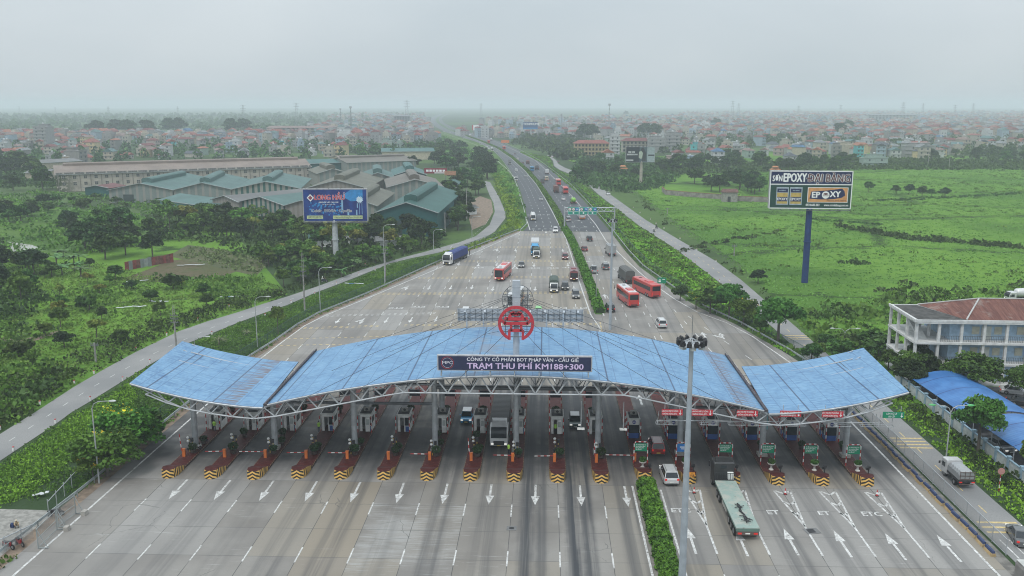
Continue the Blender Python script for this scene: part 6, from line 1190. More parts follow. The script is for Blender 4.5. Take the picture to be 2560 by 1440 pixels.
def house(x,y,w,d,st,wn,rn,flat,rz,lab,grp,wins=True):
    h=3.3*st; e=empty('house',(x,y,0),rz,lab,'house',grp)
    m=MB(); m.box((0,d/2,h/2),(w,d,h)); 
    for s in range(1,st): m.box((0,-.35,3.3*s),(w+.05,.7,.25))
    m.build('wall',hwm[wn],e)
    m=MB(); o=.5
    if flat:
        m.box((0,d/2,h+.12),(w+.5,d+.5,.24)); m.box((0,-.15,h+.6),(w+.4,.12,.8)); m.box((0,d*.68,h+1.4),(w*.7,d*.4,2.4)); m.box((0,d*.68,h+2.7),(w*.85,d*.5,.2)); rf=m.build('roof',[hwm[wn]],e)
        obj('water_tank',TANK,rf,(0,d*.5,h+2.8))
    else:
        r=w*.30; m.add([(-w/2-o,-o,h),(w/2+o,-o,h),(w/2+o,d+o,h),(-w/2-o,d+o,h),(0,-o if random.random()<.5 else w*.4,h+r),(0,d+o if random.random()<.5 else d-w*.4,h+r)],[(0,1,4),(1,2,5,4),(2,3,5),(3,0,4,5),(3,2,1,0)]); rf=m.build('roof',hrm[rn],e)
    if wins:
        for s in range(st):
            for wx in((-w*.25,w*.25) if w>5.5 else (0,)): obj('window',HWIN,e,(wx,0,3.3*s+1.9))
    return e
HOUSES=[]
def village(poly,n,place_,grp,near_st=(1,2,2,3),w0=5,w1=9,mind=9):
    P=np.array([(p.x,p.y) for p in GL(poly)]); lo,hi=P.min(0),P.max(0); out=[]; tr=0
    while len(out)<n and tr<n*80:
        tr+=1; q=rng.uniform(lo,hi,(1,2))
        if not inpoly(q,P)[0] or any((q[0][0]-a)**2+(q[0][1]-b)**2<mind**2 for a,b in out): continue
        out.append(tuple(q[0]))
    out.sort(key=lambda t_:scrx(*t_))
    for i,(x,y) in enumerate(out):
        wn=random.choices([a for a,_ in HW],[4,5,4,1.2,3,.8,1.2,.8,2.5,.35])[0]; rn=random.choices([a for a,_ in HR],[5,4,1.3,2.5,1.2,.5,2,1])[0]; st=random.choice(near_st); flat=random.random()<.3
        lab='%s %s house%s, %s from left %s'%(wn,['','low','two storey','three storey','four storey','five storey'][st],', flat roof' if flat else ', %s roof'%rn,ordi(i+1),place_)
        house(x,y,random.uniform(w0,w1),random.uniform(9,15),st,wn,rn,flat,random.choice((0,0,.25,-.3,.5,math.pi/2-.2))+random.gauss(0,.08),lab,grp)
village('1690 418 1800 400 1990 398 2200 400 2360 398 2560 372 2660 372 2640 362 2300 370 1950 374 1690 384',104,'in the near right village','houses of the near right village')
village('1430 352 1700 345 2000 350 2300 352 2640 352 2640 366 2300 368 1950 373 1700 380 1560 365',46,'in the rear right village','houses in the second rows of the right village',mind=13)
village('-60 425 -60 372 200 362 480 364 700 366 860 368 1060 366 1090 372 1000 378 900 385 860 392 600 402 430 400 200 412',104,'in the left village','houses of the left village',(1,1,2,2,3),mind=11)
village('1130 345 1190 336 1300 334 1420 338 1420 352 1300 350',0,'','')
for i,(px,py,w,d,st,wn,rn,fl,lab) in enumerate(((1796,411,9,11,3,'white','blue sheet',False,'white three storey house with blue roof at the village edge'),(1978,412,9,9,2,'white','dark grey',False,'white house with dark hipped roof behind the field'),(2150,392,6,10,3,'turquoise','orange tiled',False,'bright turquoise house with orange roof'),(2188,418,18,9,2,'pale green','grey sheet',True,'wide pale green two storey house at the field edge'),(2300,394,26,10,3,'grey','grey sheet',True,'long grey three storey block in the right village'),(2310,398,10,10,3,'cream','grey sheet',False,'cream gabled house right of the long grey block'),(1745,392,12,10,3,'grey','grey sheet',True,'grey flat roofed block at the left end of the right village'),(1682,380,14,14,5,'grey','grey sheet',True,'tall grey block behind the school'),(1640,382,16,12,4,'grey','grey sheet',True,'lower grey block left of the tall one behind the school'),(1537,386,9,10,5,'white','grey sheet',True,'white windowless block wedged between the school wings'),(103,375,13,16,7,'grey','grey sheet',True,'tall pale grey slab building in the left village'),(222,382,12,12,3,'yellow','red tiled',False,'yellow arched villa in the left village'),(585,378,9,12,3,'white','grey sheet',True,'white house with flat roof behind the factory ridge'),(1212,345,10,12,4,'white','grey sheet',True,'white block of windows beside the far highway'),(1413,338,8,12,5,'white','grey sheet',True,'narrow white tower house near the far mast'),(1533,342,8,12,5,'pale blue','grey sheet',True,'pale blue tower house above the school'),(1520,402,10,10,2,'white','orange tiled',False,'white house with orange roof under the black billboard'))):
    p=G(px,py); house(p.x,p.y,w,d,st,wn,rn,fl,0,lab,None)
# school and other long buildings
def longblock(fl,fr,gy,st,d,wn,rn,lab,cat='school building',name='school_building',nb=10):
    a=G(fl,gy);b=G(fr,gy); W=(b-a).length; ang=math.atan2(b.y-a.y,b.x-a.x); h=3.6*st; e=empty(name,(a.x,a.y,0),ang,lab,cat)
    m=MB(); m.box((W/2,d/2+1,h/2),(W,d-2,h)); [m.box((W/2,.5,3.6*s),(W,2.0,.3)) for s in range(1,st+1)]; [m.box((W*i/nb,-.4,h/2),(.5,.4,h)) for i in range(nb+1)]; m.build('wall',hwm[wn],e)
    m=MB(); m.add([(-1,-1.4,h+.15),(W+1,-1.4,h+.15),(W+1,d+1,h+.15),(-1,d+1,h+.15),(4,d/2,h+3.0),(W-4,d/2,h+3.0)],[(0,1,5,4),(1,2,5),(2,3,4,5),(3,0,4),(3,2,1,0)]); m.build('roof',hrm[rn],e)
    wb=MB(); wb.box((0,1.9,0),(W/nb*.5,.1,1.9)); WM=wb.mesh('window',hwin)
    for s in range(st):
        for i in range(nb): obj('window',WM,e,(W*(i+.5)/nb,0,3.6*s+1.9))
longblock(1436,1522,389,3,11,'yellow','red tiled','yellow three storey school with red roof right of the highway')
longblock(1556,1632,381,3,11,'cream','dark red','cream school wing with red roof behind the black billboard',nb=8)
longblock(668,858,338,3,12,'cream','pinkish','long cream complex at the far left beside the thin masts','building','long_building',16)
longblock(1362,1410,345,1,12,'cream','red tiled','low cream building with red roof right of the far blue billboard','building','long_building',6)
longblock(2170,2290,306,5,20,'white','grey sheet','large white factory block on the right horizon','building','long_building',14)
longblock(800,870,352,2,12,'cream','red tiled','cream house row with red roof above the sheds','building','long_building',7)
longblock(985,1025,318,6,16,'grey','grey sheet','grey block with dark top beside the highway on the horizon','building','long_building',6)
# far town: thousands of roofs nobody could count
def town(name,zones_,lab):
    m=MB(); 
    mats=[hwm[n] for n,_ in HW[:5]]+[hwm['bare concrete']]+[hrm[n] for n,_ in HR]; nm=len(mats); nw=6
    for poly,n in zones_:
        P=[(p.x,p.y) for p in GL(poly)]; A=np.array(P); lo,hi=A.min(0),A.max(0); q=rng.uniform(lo,hi,(n*6,2)); q=q[inpoly(q,P)][:n]
        for x,y in q:
            w,d=random.uniform(6,11),random.uniform(9,16); st=random.choice((1,2,2,3,3,4)); h=3.3*st; mi=random.randrange(nw); rz=random.gauss(0,.3); ca,sa=math.cos(rz),math.sin(rz)
            T=lambda a,b,c:(x+ca*a-sa*b,y+sa*a+ca*b,c); B=[T(a,b,c) for c in(0,h) for a,b in((-w/2,0),(w/2,0),(w/2,d),(-w/2,d))]
            m.add(B,[(0,1,5,4),(1,2,6,5),(3,0,4,7)],mi)
            if random.random()<.3: m.add(B[4:],[(0,1,2,3)],mi); m.add([T(a,b,c) for c in(h,h+2.4) for a,b in((-w*.3,d*.3),(w*.3,d*.3),(w*.3,d*.8),(-w*.3,d*.8))],[(0,1,5,4),(1,2,6,5),(3,0,4,7),(4,5,6,7)],mi)
            else: r=w*.3; ri=nw+random.choices(range(8),[5,4,1.3,2.5,1.2,.5,2,1])[0]; m.add([T(-w/2-.4,-.4,h),T(w/2+.4,-.4,h),T(w/2+.4,d+.4,h),T(-w/2-.4,d+.4,h),T(0,1,h+r),T(0,d-1,h+r)],[(0,1,4),(1,2,5,4),(3,0,4,5)],ri)
            for s in range(min(st,3)):
                for wx in(-w*.22,w*.22): m.add([T(wx-.6,-.06,3.3*s+1.1),T(wx+.6,-.06,3.3*s+1.1),T(wx+.6,-.06,3.3*s+2.5),T(wx-.6,-.06,3.3*s+2.5)],[(0,1,2,3)],nm)
    o=m.build(name,mats+[hwin]); tag(o,lab,'town houses',kind='stuff')
town('right_town_houses',(('1430 350 1700 344 2100 350 2640 352 2640 318 2200 318 1700 322 1420 328',1700),('1420 326 1700 320 2200 316 2640 316 2640 292 2200 290 1700 296 1300 300 1180 312',1500),('1130 340 1200 333 1420 336 1420 346 1300 347 1200 345',70),('1700 294 2600 292 2600 282 1700 284',900)),'distant roofs of the town right of the highway')
town('left_town_houses',(('-80 372 200 362 500 362 860 362 1080 360 1090 348 860 350 500 350 200 350 -80 352',650),('800 350 1085 345 1070 312 900 312 760 322',300),('1040 310 1075 308 1060 290 900 290 800 300',250)),'distant roofs of the town left of the highway')
def woods(name,zones_,lab):
    Cs=[];Ss=[];Ts=[]
    for poly,n,h in zones_:
        P=[(p.x,p.y) for p in GL(poly)]; A=np.array(P); lo,hi=A.min(0),A.max(0); q=rng.uniform(lo,hi,(n*6,2)); q=q[inpoly(q,P)][:n]; k=len(q)
        r=h*.55*rng.uniform(.6,1.3,k); e_=rng.normal(size=(k,46,3)); e_/=np.linalg.norm(e_,axis=2)[:,:,None]; e_[:,:,2]=np.abs(e_[:,:,2])
        C=np.zeros((k,46,3)); C[:,:,:2]=q[:,None,:]+e_[:,:,:2]*r[:,None,None]*rng.uniform(.6,1,(k,46))[:,:,None]; C[:,:,2]=e_[:,:,2]*(h*rng.uniform(.6,1.15,k))[:,None]
        Cs.append(C.reshape(-1,3)); Ss.append(np.repeat(r,46)*.24*rng.uniform(.6,1.3,k*46)); Ts.append(np.repeat(rng.random(k),46)*.7+.3*rng.random(k*46))
    o=obj(name,quadcloud(name,np.concatenate(Cs),np.concatenate(Ss),np.concatenate(Ts),F2)); tag(o,lab,'woods',kind='stuff')
woods('right_far_trees',(('1430 400 1700 385 2640 372 2640 340 1700 340 1300 345 1280 365',420,8),('1180 335 2640 340 2640 290 1300 300',700,10),('1300 345 1430 350 1440 400 1400 400 1340 375',90,8),('2300 400 2640 395 2640 375 2300 380',60,8)),'far trees among the roofs right of the highway')
woods('left_far_trees',(('-80 430 200 410 600 400 860 395 1100 375 1100 355 -80 360',260,8),('-80 352 1080 345 1060 300 -80 305',900,9),('-80 318 1060 300 1060 286 -80 290',700,13),('860 380 1100 372 1150 385 1130 400 900 400',60,9)),'far trees among the fields and roofs left of the highway')
# ---- office, shelter, walls
of=empty('office_building',(61.6,147.0,0),R(-1.0),'three storey white and pale blue office with rusty red roof','building')
ow=M('office_white',(.58,.58,.57),.8,dirt=((.3,.29,.27),.3)); ob_=M('office_blue',(.34,.47,.60),.8); WO=66; FH=3.6
m=MB(); m.box((WO/2+3,6.75,FH*1.5),(WO-6,10.5,FH*3)); m.build('wall',ob_,of)
for s in range(4):
    m=MB(); m.box((WO/2,5.8,FH*s+(.0 if s else .1)),(WO+.6,12.6,.34 if s<3 else .5)); m.build('floor_slab',ow,of)
cm=MB(); cm.box((0,0,FH*1.5+.06),(.42,.42,FH*3-.3)); CMM=cm.mesh('column',ow)
for i in range(19): obj('column',CMM,of,(i*3.65,0,0))
for y in(4,8,11.8): obj('column',CMM,of,(0,y,0))
for y in(4,8,11.8): obj('column',CMM,of,(3.6,y,0))
for s in(1,2):
    for i in range(1,18):
        m=MB(); [m.box((j*.28,0,.5),(.04,.04,1.0)) for j in range(-5,6)]; m.box((0,0,1.0),(3.2,.06,.06)); m.box((0,0,.5),(3.2,.05,.05)); 
        if s==1 and i==1: RL=m.mesh('railing',steel_d)
        obj('railing',RL,of,(i*3.65+1.82,0,FH*s+.18)) if (s,i)!=(1,1) else obj('railing',RL,of,(i*3.65+1.82,0,FH*s+.18))
dm=MB(); dm.box((0,1.44,1.25),(1.6,.1,2.3)); DMM=dm.mesh('door',M('door_pale',(.50,.52,.48),.6)); wn_=MB(); wn_.box((0,1.45,1.7),(1.2,.1,1.3)); WNN=wn_.mesh('window',M('window_cream',(.48,.47,.38),.5))
for s in range(3):
    for i in range(2,18):
        if i%2: obj('door',DMM,of,(i*3.65+1.0,0,FH*s+.15))
        obj('window',WNN,of,(i*3.65+2.9,0,FH*s+.15))
t=NT('rusty_roof'); v=t.co(); x=t.xyz(v); n=t.noise(t.comb(t.math('MULTIPLY',x[0],1.6),t.math('MULTIPLY',x[1],.18)),1.0,5,.7); cc=t.mix(t.step(n,.38,.62),(.105,.036,.028),(.18,.075,.055)); cc=t.mix(t.step(t.noise(v,.3,4,.7),.56,.7,0,.7),cc,(.25,.19,.165)); t.bump(t.math('ABSOLUTE',t.math('SINE',t.math('MULTIPLY',x[0],8))),.5,.06); rr_=t.fin(cc,.8)
z0=FH*3+.3; m=MB(); m.add([(8,.2,z0),(WO,.2,z0),(WO,11.6,z0),(4.4,11.6,z0),(12.5,6.4,z0+2.3),(WO,6.4,z0+2.3)],[(0,1,5,4),(2,3,4,5),(3,0,4)]); rf=m.build('roof',rr_,of)
m=MB(); m.cyl((8,.2,z0+.08),(12.5,6.4,z0+2.38),.14,n=6); m.cyl((12.5,6.4,z0+2.38),(WO,6.4,z0+2.38),.12,n=6); m.cyl((4.4,11.6,z0+.08),(12.5,6.4,z0+2.38),.12,n=6); m.build('ridge_cap',M('ridge_grey',(.42,.41,.40),.6),rf)
m=MB(); m.add([(.2,.0,z0-.02),(8,.0,z0-.02),(4.2,11.6,z0-.02),(.2,11.6,z0-.02)],[(0,1,2,3)]); m.build('flat_roof',M('roof_soot',(.06,.058,.055),.95,var=.35),of)
m=MB(); m.box((WO/2,-.42,z0-.1),(WO+1.2,.22,.4)); m.box((-.35,5.8,z0-.1),(.22,12.6,.4)); m.build('cornice',ow,of)
for s in(0,1,2):
    m=MB(); zz=FH*s; m.add([(1.2,2,zz+.2),(2.6,2,zz+.2),(2.6,9.5,zz+FH),(1.2,9.5,zz+FH),(1.2,2,zz-.1),(2.6,2,zz-.1),(2.6,9.5,zz+FH-.3),(1.2,9.5,zz+FH-.3)],[(0,1,2,3),(7,6,5,4),(0,4,5,1),(3,2,6,7),(0,3,7,4),(1,5,6,2)]); m.build('stair',ow,of)
# blue arched parking shelters
t=NT('blue_shelter_roof'); v=t.co(); cc=t.mix(t.step(t.noise(v,.3,4),.4,.65),(.035,.14,.37),(.06,.20,.47)); x=t.xyz(v); cc=t.mix(t.step(t.math('ABSOLUTE',t.math('SUBTRACT',t.math('FRACT',t.math('DIVIDE',x[1],5.5)),.5)),.48,.49),cc,(.01,.04,.16)); t.bump(t.math('ABSOLUTE',t.math('SINE',t.math('MULTIPLY',x[1],6))),.3,.04); bsr=t.fin(cc,.4)
def shelter(c0,c1,w,lab):
    a=Vector((*c0,0)); b=Vector((*c1,0)); L_=(b-a).length; ang=math.atan2(-(b.x-a.x),b.y-a.y); e=empty('parking_shelter',tuple(a),ang,lab,'parking shelter','blue parking shelters')
    m=MB(); n=10; top=[(-w/2+w*i/n,2.5+1.35*math.sin(math.pi*(i/n*.86+.02))) for i in range(n+1)]
    m.loft([[(x,y,z) for x,z in top]+[(x,y,z-.07) for x,z in reversed(top)] for y in(0,L_)]); m.build('roof',bsr,e)
    for i in range(int(L_/5.5)+1):
        y=min(i*5.5+.2,L_-.2)
        for x in(-w/2+.3,w/2-.3): m=MB(); m.cyl((x,y,0),(x,y,2.7),.07,n=6); m.build('post',steel,e)
        m=MB(); m.path([(x,y,z-.18) for x,z in top],.04,5); m.build('arch_rib',steel,e)
q0,q1=G(2278,945,2.6),G(2513,1105,2.6); q2=G(2383,930,2.6); wS=(q2-q0).length; dS=(q1-q0).normalized(); nS=Vector((-dS.y,dS.x,0)); 
if nS.x<0: nS=-nS
LS=(q1-q0).length; cA=q0+nS*wS/2; 
def sp(f): v_=cA+dS*LS*f; return (v_.x,v_.y)
shelter(sp(.70),sp(0),wS,'blue arched parking shelter nearest the office'); shelter(sp(1.25),sp(.73),wS*.95,'blue parking shelter behind the light crowned tree')
bw=empty('panel_wall',(59.4,0,0),0,'white and pale blue panel wall between grass strip and parking','wall')
pw=M('wall_panel_white',(.50,.52,.52),.8,dirt=((.25,.25,.24),.5)); pb=M('wall_post_blue',(.25,.36,.44),.8,dirt=((.2,.2,.2),.4))
a1=MB(); a1.box((0,1.6,.8),(.14,2.7,1.5)); A1=a1.mesh('panel',pw); a2=MB(); a2.box((0,0,.95),(.4,.4,1.9)); a2.box((0,0,1.95),(.5,.5,.12)); A2=a2.mesh('pillar',pb); a3=MB(); a3.box((0,1.6,1.6),(.26,2.8,.14)); A3=a3.mesh('coping',pb)
for i in range(24): y=72+i*3.2; obj('panel',A1,bw,(0,y,0)); obj('pillar',A2,bw,(0,y,0)); obj('coping',A3,bw,(0,y,0))
# grey compound wall with gatehouse; small temple ornaments
cw=empty('compound_wall',(0,0,0),0,'long grey block wall around the tree compound right of the road','wall'); pts=GL('1655 479 1664 487 1720 492 1800 498 1850 503 1925 506')
wg=M('wall_grey_block',(.24,.22,.20),.9,var=.25,sc_=.5)
for a,b in zip(pts,pts[1:]):
    d=(b-a); m=MB(); m.box((0,0,1.2),(d.length,.3,2.4)); m.build('wall_section',wg,cw,loc=tuple((a+b)/2),rz=math.atan2(d.y,d.x)); m=MB(); m.box((0,0,2.47),(d.length,.5,.14)); m.build('coping',M('coping_red',(.25,.10,.07),.9),cw,loc=tuple((a+b)/2),rz=math.atan2(d.y,d.x))
p=G(1825,505); gh=empty('gatehouse',(p.x,p.y,0),.0,'small plastered gatehouse with dark tiled roof in the compound wall','gatehouse'); m=MB(); m.box((0,2,2.3),(7,4,4.6)); m.build('wall',M('gate_plaster',(.27,.26,.24),.9,var=.2),gh); m=MB(); m.add([(-4,-.5,4.6),(4,-.5,4.6),(4,4.5,4.6),(-4,4.5,4.6),(-3.5,2,6.2),(3.5,2,6.2)],[(0,1,5,4),(1,2,5),(2,3,4,5),(3,0,4),(3,2,1,0)]); m.build('roof',M('tiles_old',(.12,.06,.05),.9,var=.3),gh); m=MB(); m.box((-.5,-.06,1.3),(1.4,.1,2.6)); m.build('door',black,gh)
def pagoda(px,py,s,lab):
    p=G(px,py); e=empty('shrine_gate',(p.x,p.y,0),0,lab,'shrine gate','shrine gates by the right service road')
    m=MB(); 
    for x in(-2.2,2.2): m.box((x*s,0,2.2*s),(.7*s,.7*s,4.4*s))
    m.build('pillar',wl_c,e)
    for z,w in((4.4,3.6),(6.0,2.2)): m=MB(); m.loft([[(-w*s,-1.6*s,z*s),(w*s,-1.6*s,z*s),(w*s,1.6*s,z*s),(-w*s,1.6*s,z*s)],[(-w*.65*s,-.5*s,(z+.9)*s),(w*.65*s,-.5*s,(z+.9)*s),(w*.65*s,.5*s,(z+.9)*s),(-w*.65*s,.5*s,(z+.9)*s)]]); m.build('roof',M('tiles_gate',(.42,.17,.08),.8),e)
pagoda(1557,438,.95,'ochre shrine gate below the black billboard'); pagoda(1937,440,.95,'ochre shrine gate peeping above the left corner of the big billboard')
# red sheet fence of the plot
rf_=empty('sheet_fence',(0,0,0),0,'patchwork fence of red and grey metal sheets beside the plot','fence'); a=G(313,677);b=G(434,655); d=b-a; n=13
cs=[M('sheet_red',(.22,.05,.045),.7,var=.3),M('sheet_grey',(.20,.22,.22),.7),M('sheet_rust',(.17,.07,.055),.8,var=.3),M('sheet_pale',(.28,.30,.30),.7)]
for i in range(n): m=MB(); m.box((0,0,1.3),(d.length/n*.98,.08,2.5+random.uniform(-.2,.25))); m.build('sheet',cs[[0,1,0,2,1,3,1,0,2,2,0,2,0][i]],rf_,loc=tuple(a+d*(i+.5)/n),rz=math.atan2(d.y,d.x))
# ================= SIGNS, LAMPS, FENCES
def ZAT(base,py):
    lo,hi=0.0,120.0
    for _ in range(40):
        z=(lo+hi)/2; q=CR.transposed()@(Vector((base.x,base.y,z))-Vector((0,0,CH))); y=720-FPX*q.y/-q.z
        if y>py: lo=z
        else: hi=z
    return lo
def XAT(px,py,Y):      # point on the vertical plane y=Y seen at that pixel
    d=CR@Vector(((px-1280)/FPX,(720-py)/FPX,-1)); t_=Y/d.y; return Vector((d.x*t_,Y,CH+d.z*t_))
def billboard(bx,by,tl,tr,ybot,lab,polec,r=.75,rot=0,ywide=.5):
    b=G(bx,by); q0=XAT(tl[0],tl[1],b.y); q1=XAT(tr[0],tr[1],b.y); zb=XAT(tl[0],ybot,b.y).z; W=q1.x-q0.x; zt=(q0.z+q1.z)/2; cx=(q0.x+q1.x)/2
    e=empty('billboard',(b.x,b.y,0),R(rot),lab,'billboard','billboards on single poles'); m=MB(); m.cyl((0,.3,0),(0,.3,zb+.5),r,r*.9,18); m.cyl((0,.3,zb*.55),(0,.3,zb*.55+.25),r*1.2,n=18); m.build('pole',polec,e)
    ox=cx-b.x; m=MB(); m.box((ox,.3,(zt+zb)/2),(W,1.4,zt-zb)); m.build('frame',M('billboard_frame',(.33,.33,.34),.6),e)
    m=MB(); m.box((ox,-.7,zb-.35),(W*.98,.7,.1)); [m.box((ox+W*(i/8-.5)*.96,-1.1,zb-.2),(.35,.5,.25)) for i in range(9)]; m.build('catwalk',steel_d,e)
    m=MB(); [m.path([(ox+W*(i/5-.5)*.9,-.2,zt),(ox+W*(i/5-.5)*.9,-1.6,zt+.5)],.05,4) for i in range(6)]; m.build('lamp_arm',steel_d,e)
    return e,ox,W,zb,zt
def face(e,x,z,w,h,mat,y=-.42,name='panel'): m=MB(); m.box((x,y,z),(w,.04,h)); return m.build(name,mat,e)
pg=M('pole_grey',(.42,.44,.45),.6); pbl=M('pole_blue',(.004,.030,.13),.75)
# blue tile advertisement
e,ox,W,zb,zt=billboard(840,657,(757,472),(917,472),553,'blue billboard reading LONG HẦU before the sheds',pg,.85,3)
H_=zt-zb; t=NT('print_blue'); v=t.co(); x=t.xyz(v); n=t.noise(v,.25,3); t.fin(t.mix(t.step(n,.4,.65),(.004,.016,.14),(.006,.05,.26)),.45); face(e,ox,(zt+zb)/2,W-.5,H_-.4,t.m)
U=lambda u:ox-W/2+W*u; Vv=lambda v_:zb+H_*v_
lred=M('print_red',(.55,.05,.06),.5); lime_=M('print_lime',(.50,.58,.30),.5); cy=M('print_cyan',(.03,.24,.55),.5); pale=M('print_pale',(.55,.68,.78),.5); pk=M('print_pink',(.75,.55,.58),.5)
lettering('LONG HẦU',2.05,pk,e,(U(.415),-.46,Vv(.735)),bold=.06,sx=.84); lettering('LONG HẦU',2.05,lred,e,(U(.415),-.49,Vv(.735)),bold=.02,sx=.84)
m=MB(); c=Vector((U(.12),-.46,Vv(.73))); m.add([(c.x-1.05,c.y,c.z),(c.x,c.y,c.z-1.1),(c.x+1.05,c.y,c.z),(c.x,c.y,c.z+1.1)],[(0,1,2,3)]); m.build('emblem',wsign,e); m=MB(); k=.66; m.add([(c.x-k,c.y-.03,c.z),(c.x,c.y-.03,c.z-k),(c.x+k,c.y-.03,c.z),(c.x,c.y-.03,c.z+k)],[(0,1,2,3)]); m.build('emblem',M('print_wine',(.25,.05,.08),.5),e)
m=MB(); ring(m,.32,.1,.02,-.46,0,16); m.build('emblem',pk,e,loc=(U(.645),0,Vv(.86)))
lettering('GẠCH ỐP LÁT CAO CẤP',.52,wsign,e,(U(.40),-.46,Vv(.59)),bold=.03); lettering('Tạo nên giá trị cuộc sống',.36,wsign,e,(U(.40),-.46,Vv(.53)),bold=.01)
for s_,u,w_ in(('Celtic',.205,1.0),('PAVIA',.42,1.0),('Cepolàin',.655,.85)): lettering(s_,1.25,wsign,e,(U(u),-.46,Vv(.33)),bold=.05,sx=w_); lettering(s_,1.25,M('print_ink',(.05,.05,.09),.5),e,(U(u),-.49,Vv(.33)),bold=.0,sx=w_)
face(e,U(.18),Vv(.135),W*.25,H_*.10,lime_,-.45); face(e,U(.69),Vv(.135),W*.46,H_*.10,lime_,-.45); ink=MC['print_ink']
lettering('0899268777',.75,ink,e,(U(.19),-.485,Vv(.135)),sx=1.1); lettering('ceramiclonghau.com.vn',.75,ink,e,(U(.70),-.485,Vv(.135)),sx=1.15)
random.seed(5); m=MB()
for i in range(70):
    u=random.uniform(.1,.62); v_=random.uniform(.2,.58); s_=.1+.22*random.random(); m.add([(U(u)-s_,-.445,Vv(v_)-s_*.7),(U(u)+s_*.8,-.445,Vv(v_)-s_*.8),(U(u)+s_,-.445,Vv(v_)+s_*.7),(U(u)-s_*.8,-.445,Vv(v_)+s_*.8)],[(0,1,2,3)])
m.add([(U(.60),-.447,Vv(.78)),(U(.75),-.447,Vv(.98)),(U(.93),-.447,Vv(.98)),(U(.93),-.447,Vv(.66)),(U(.75),-.447,Vv(.62))],[(0,4,3,2,1)]); o=m.build('print_pattern',cy,e); o['kind']='stuff'
m=MB(); c=(U(.88),-.455,Vv(.67)); P=[]
for i in range(24): r_=(1.15 if i%2 else .72); P.append((c[0]+r_*math.cos(i*math.pi/12),c[1],c[2]+r_*math.sin(i*math.pi/12)))
m.add(P,[tuple(range(24))]); m.build('print_star',pale,e)
m=MB()
for u,v0,v1,w_ in((.875,.22,.6,.13),(.915,.22,.6,.13),(.61,.3,.72,.5),(.83,.2,.36,.4),(.70,.2,.33,.5),(.845,.42,.56,.3)): m.box((U(u),-.455,Vv((v0+v1)/2)),(w_,.02,H_*(v1-v0)))
m.build('print_tower',M('print_skyblue',(.25,.42,.60),.5),e)
# paint advertisement
e,ox,W,zb,zt=billboard(2012,707,(1927,427),(2131,427),521,'tall two part billboard reading SƠN EPOXY ĐẠI BÀNG on a blue pole',pbl,.85,-3)
H_=zt-zb; dg_=M('print_green',(.006,.05,.035),.5); dn=M('print_navy',(.006,.014,.075),.5)
face(e,ox,Vv(.825),W-.5,H_*.33,dn); face(e,ox,Vv(.32),W-.5,H_*.60,dg_); 
m=MB(); [m.box(c,s) for c,s in(((ox,-.46,Vv(.645)),(W-.3,.06,.22)),((ox,-.46,zt-.1),(W,.06,.22)),((ox,-.46,zb+.1),(W,.06,.22)),((ox-W/2+.1,-.46,Vv(.5)),(.22,.06,H_)),((ox+W/2-.1,-.46,Vv(.5)),(.22,.06,H_)))]; m.build('border',wsign,e)
lettering('SƠN',2.1,wsign,e,(U(.09),-.47,Vv(.79)),bold=.03,sx=.60); lettering('EPOXY',3.1,wsign,e,(U(.30),-.47,Vv(.81)),bold=.035,sx=.60)
lettering('ĐẠI BÀNG',2.75,wsign,e,(U(.715),-.47,Vv(.805)),bold=.075,sx=.82); lettering('ĐẠI BÀNG',2.75,M('print_maroon',(.10,.012,.02),.5),e,(U(.715),-.50,Vv(.805)),bold=.02,sx=.82)
for u in(.16,.325):
    cw_=W*.15; 
    for v0,v1,mt in((.10,.57,M('print_silver',(.38,.44,.50),.4)),(.13,.42,M('print_gold',(.50,.36,.10),.5)),(.43,.53,dn),(.19,.31,dn)): face(e,U(u),Vv((v0+v1)/2),cw_*(1 if v0 in(.10,) else .86),H_*(v1-v0),mt,{.10:-.45,.13:-.465,.43:-.47,.19:-.475}[v0])
    lettering('EPOXY',.95,wsign,e,(U(u),-.51,Vv(.25)),bold=.03,sx=.88); lettering('ĐẠI BÀNG',.4,pale,e,(U(u),-.51,Vv(.48)),sx=.9)
face(e,U(.71),Vv(.37),W*.49,H_*.40,wsign,-.45); face(e,U(.71),Vv(.37),W*.475,H_*.375,M('print_orange',(.62,.30,.11),.5),-.475)
m=MB(); m.add([(U(.49),-.50,Vv(.27)),(U(.62),-.50,Vv(.25)),(U(.78),-.50,Vv(.26)),(U(.88),-.50,Vv(.30)),(U(.92),-.50,Vv(.36)),(U(.91),-.50,Vv(.47)),(U(.88),-.50,Vv(.54)),(U(.70),-.50,Vv(.49)),(U(.51),-.50,Vv(.46))],[tuple(range(9))]); m.build('print_brush',dn,e)
lettering('EP',2.1,wsign,e,(U(.565),-.515,Vv(.365)),bold=.04); lettering('XY',2.1,wsign,e,(U(.80),-.515,Vv(.385)),bold=.04,sx=.95); m=MB(); m.cyl((U(.685),-.50,Vv(.37)),(U(.685),-.52,Vv(.37)),.95,n=24); m.build('print_disc',wsign,e); m=MB(); m.add([(U(.65),-.53,Vv(.39)),(U(.685),-.53,Vv(.37)),(U(.72),-.53,Vv(.39)),(U(.70),-.53,Vv(.42)),(U(.67),-.53,Vv(.42))],[tuple(range(5))]); m.add([(U(.65),-.53,Vv(.34)),(U(.72),-.53,Vv(.34)),(U(.72),-.53,Vv(.355)),(U(.65),-.53,Vv(.355))],[(0,1,2,3)]); m.build('print_bird',M('print_maroon'),e)
lettering('Floors and more...',.72,M('print_maroon'),e,(U(.83),-.515,Vv(.225)),sx=1.0); lettering('0934.683.203',.85,wsign,e,(U(.535),-.47,Vv(.10)),bold=.03,sx=.75); lettering('www.sondaibang.com.vn',.85,wsign,e,(U(.82),-.47,Vv(.10)),bold=.02,sx=.72)
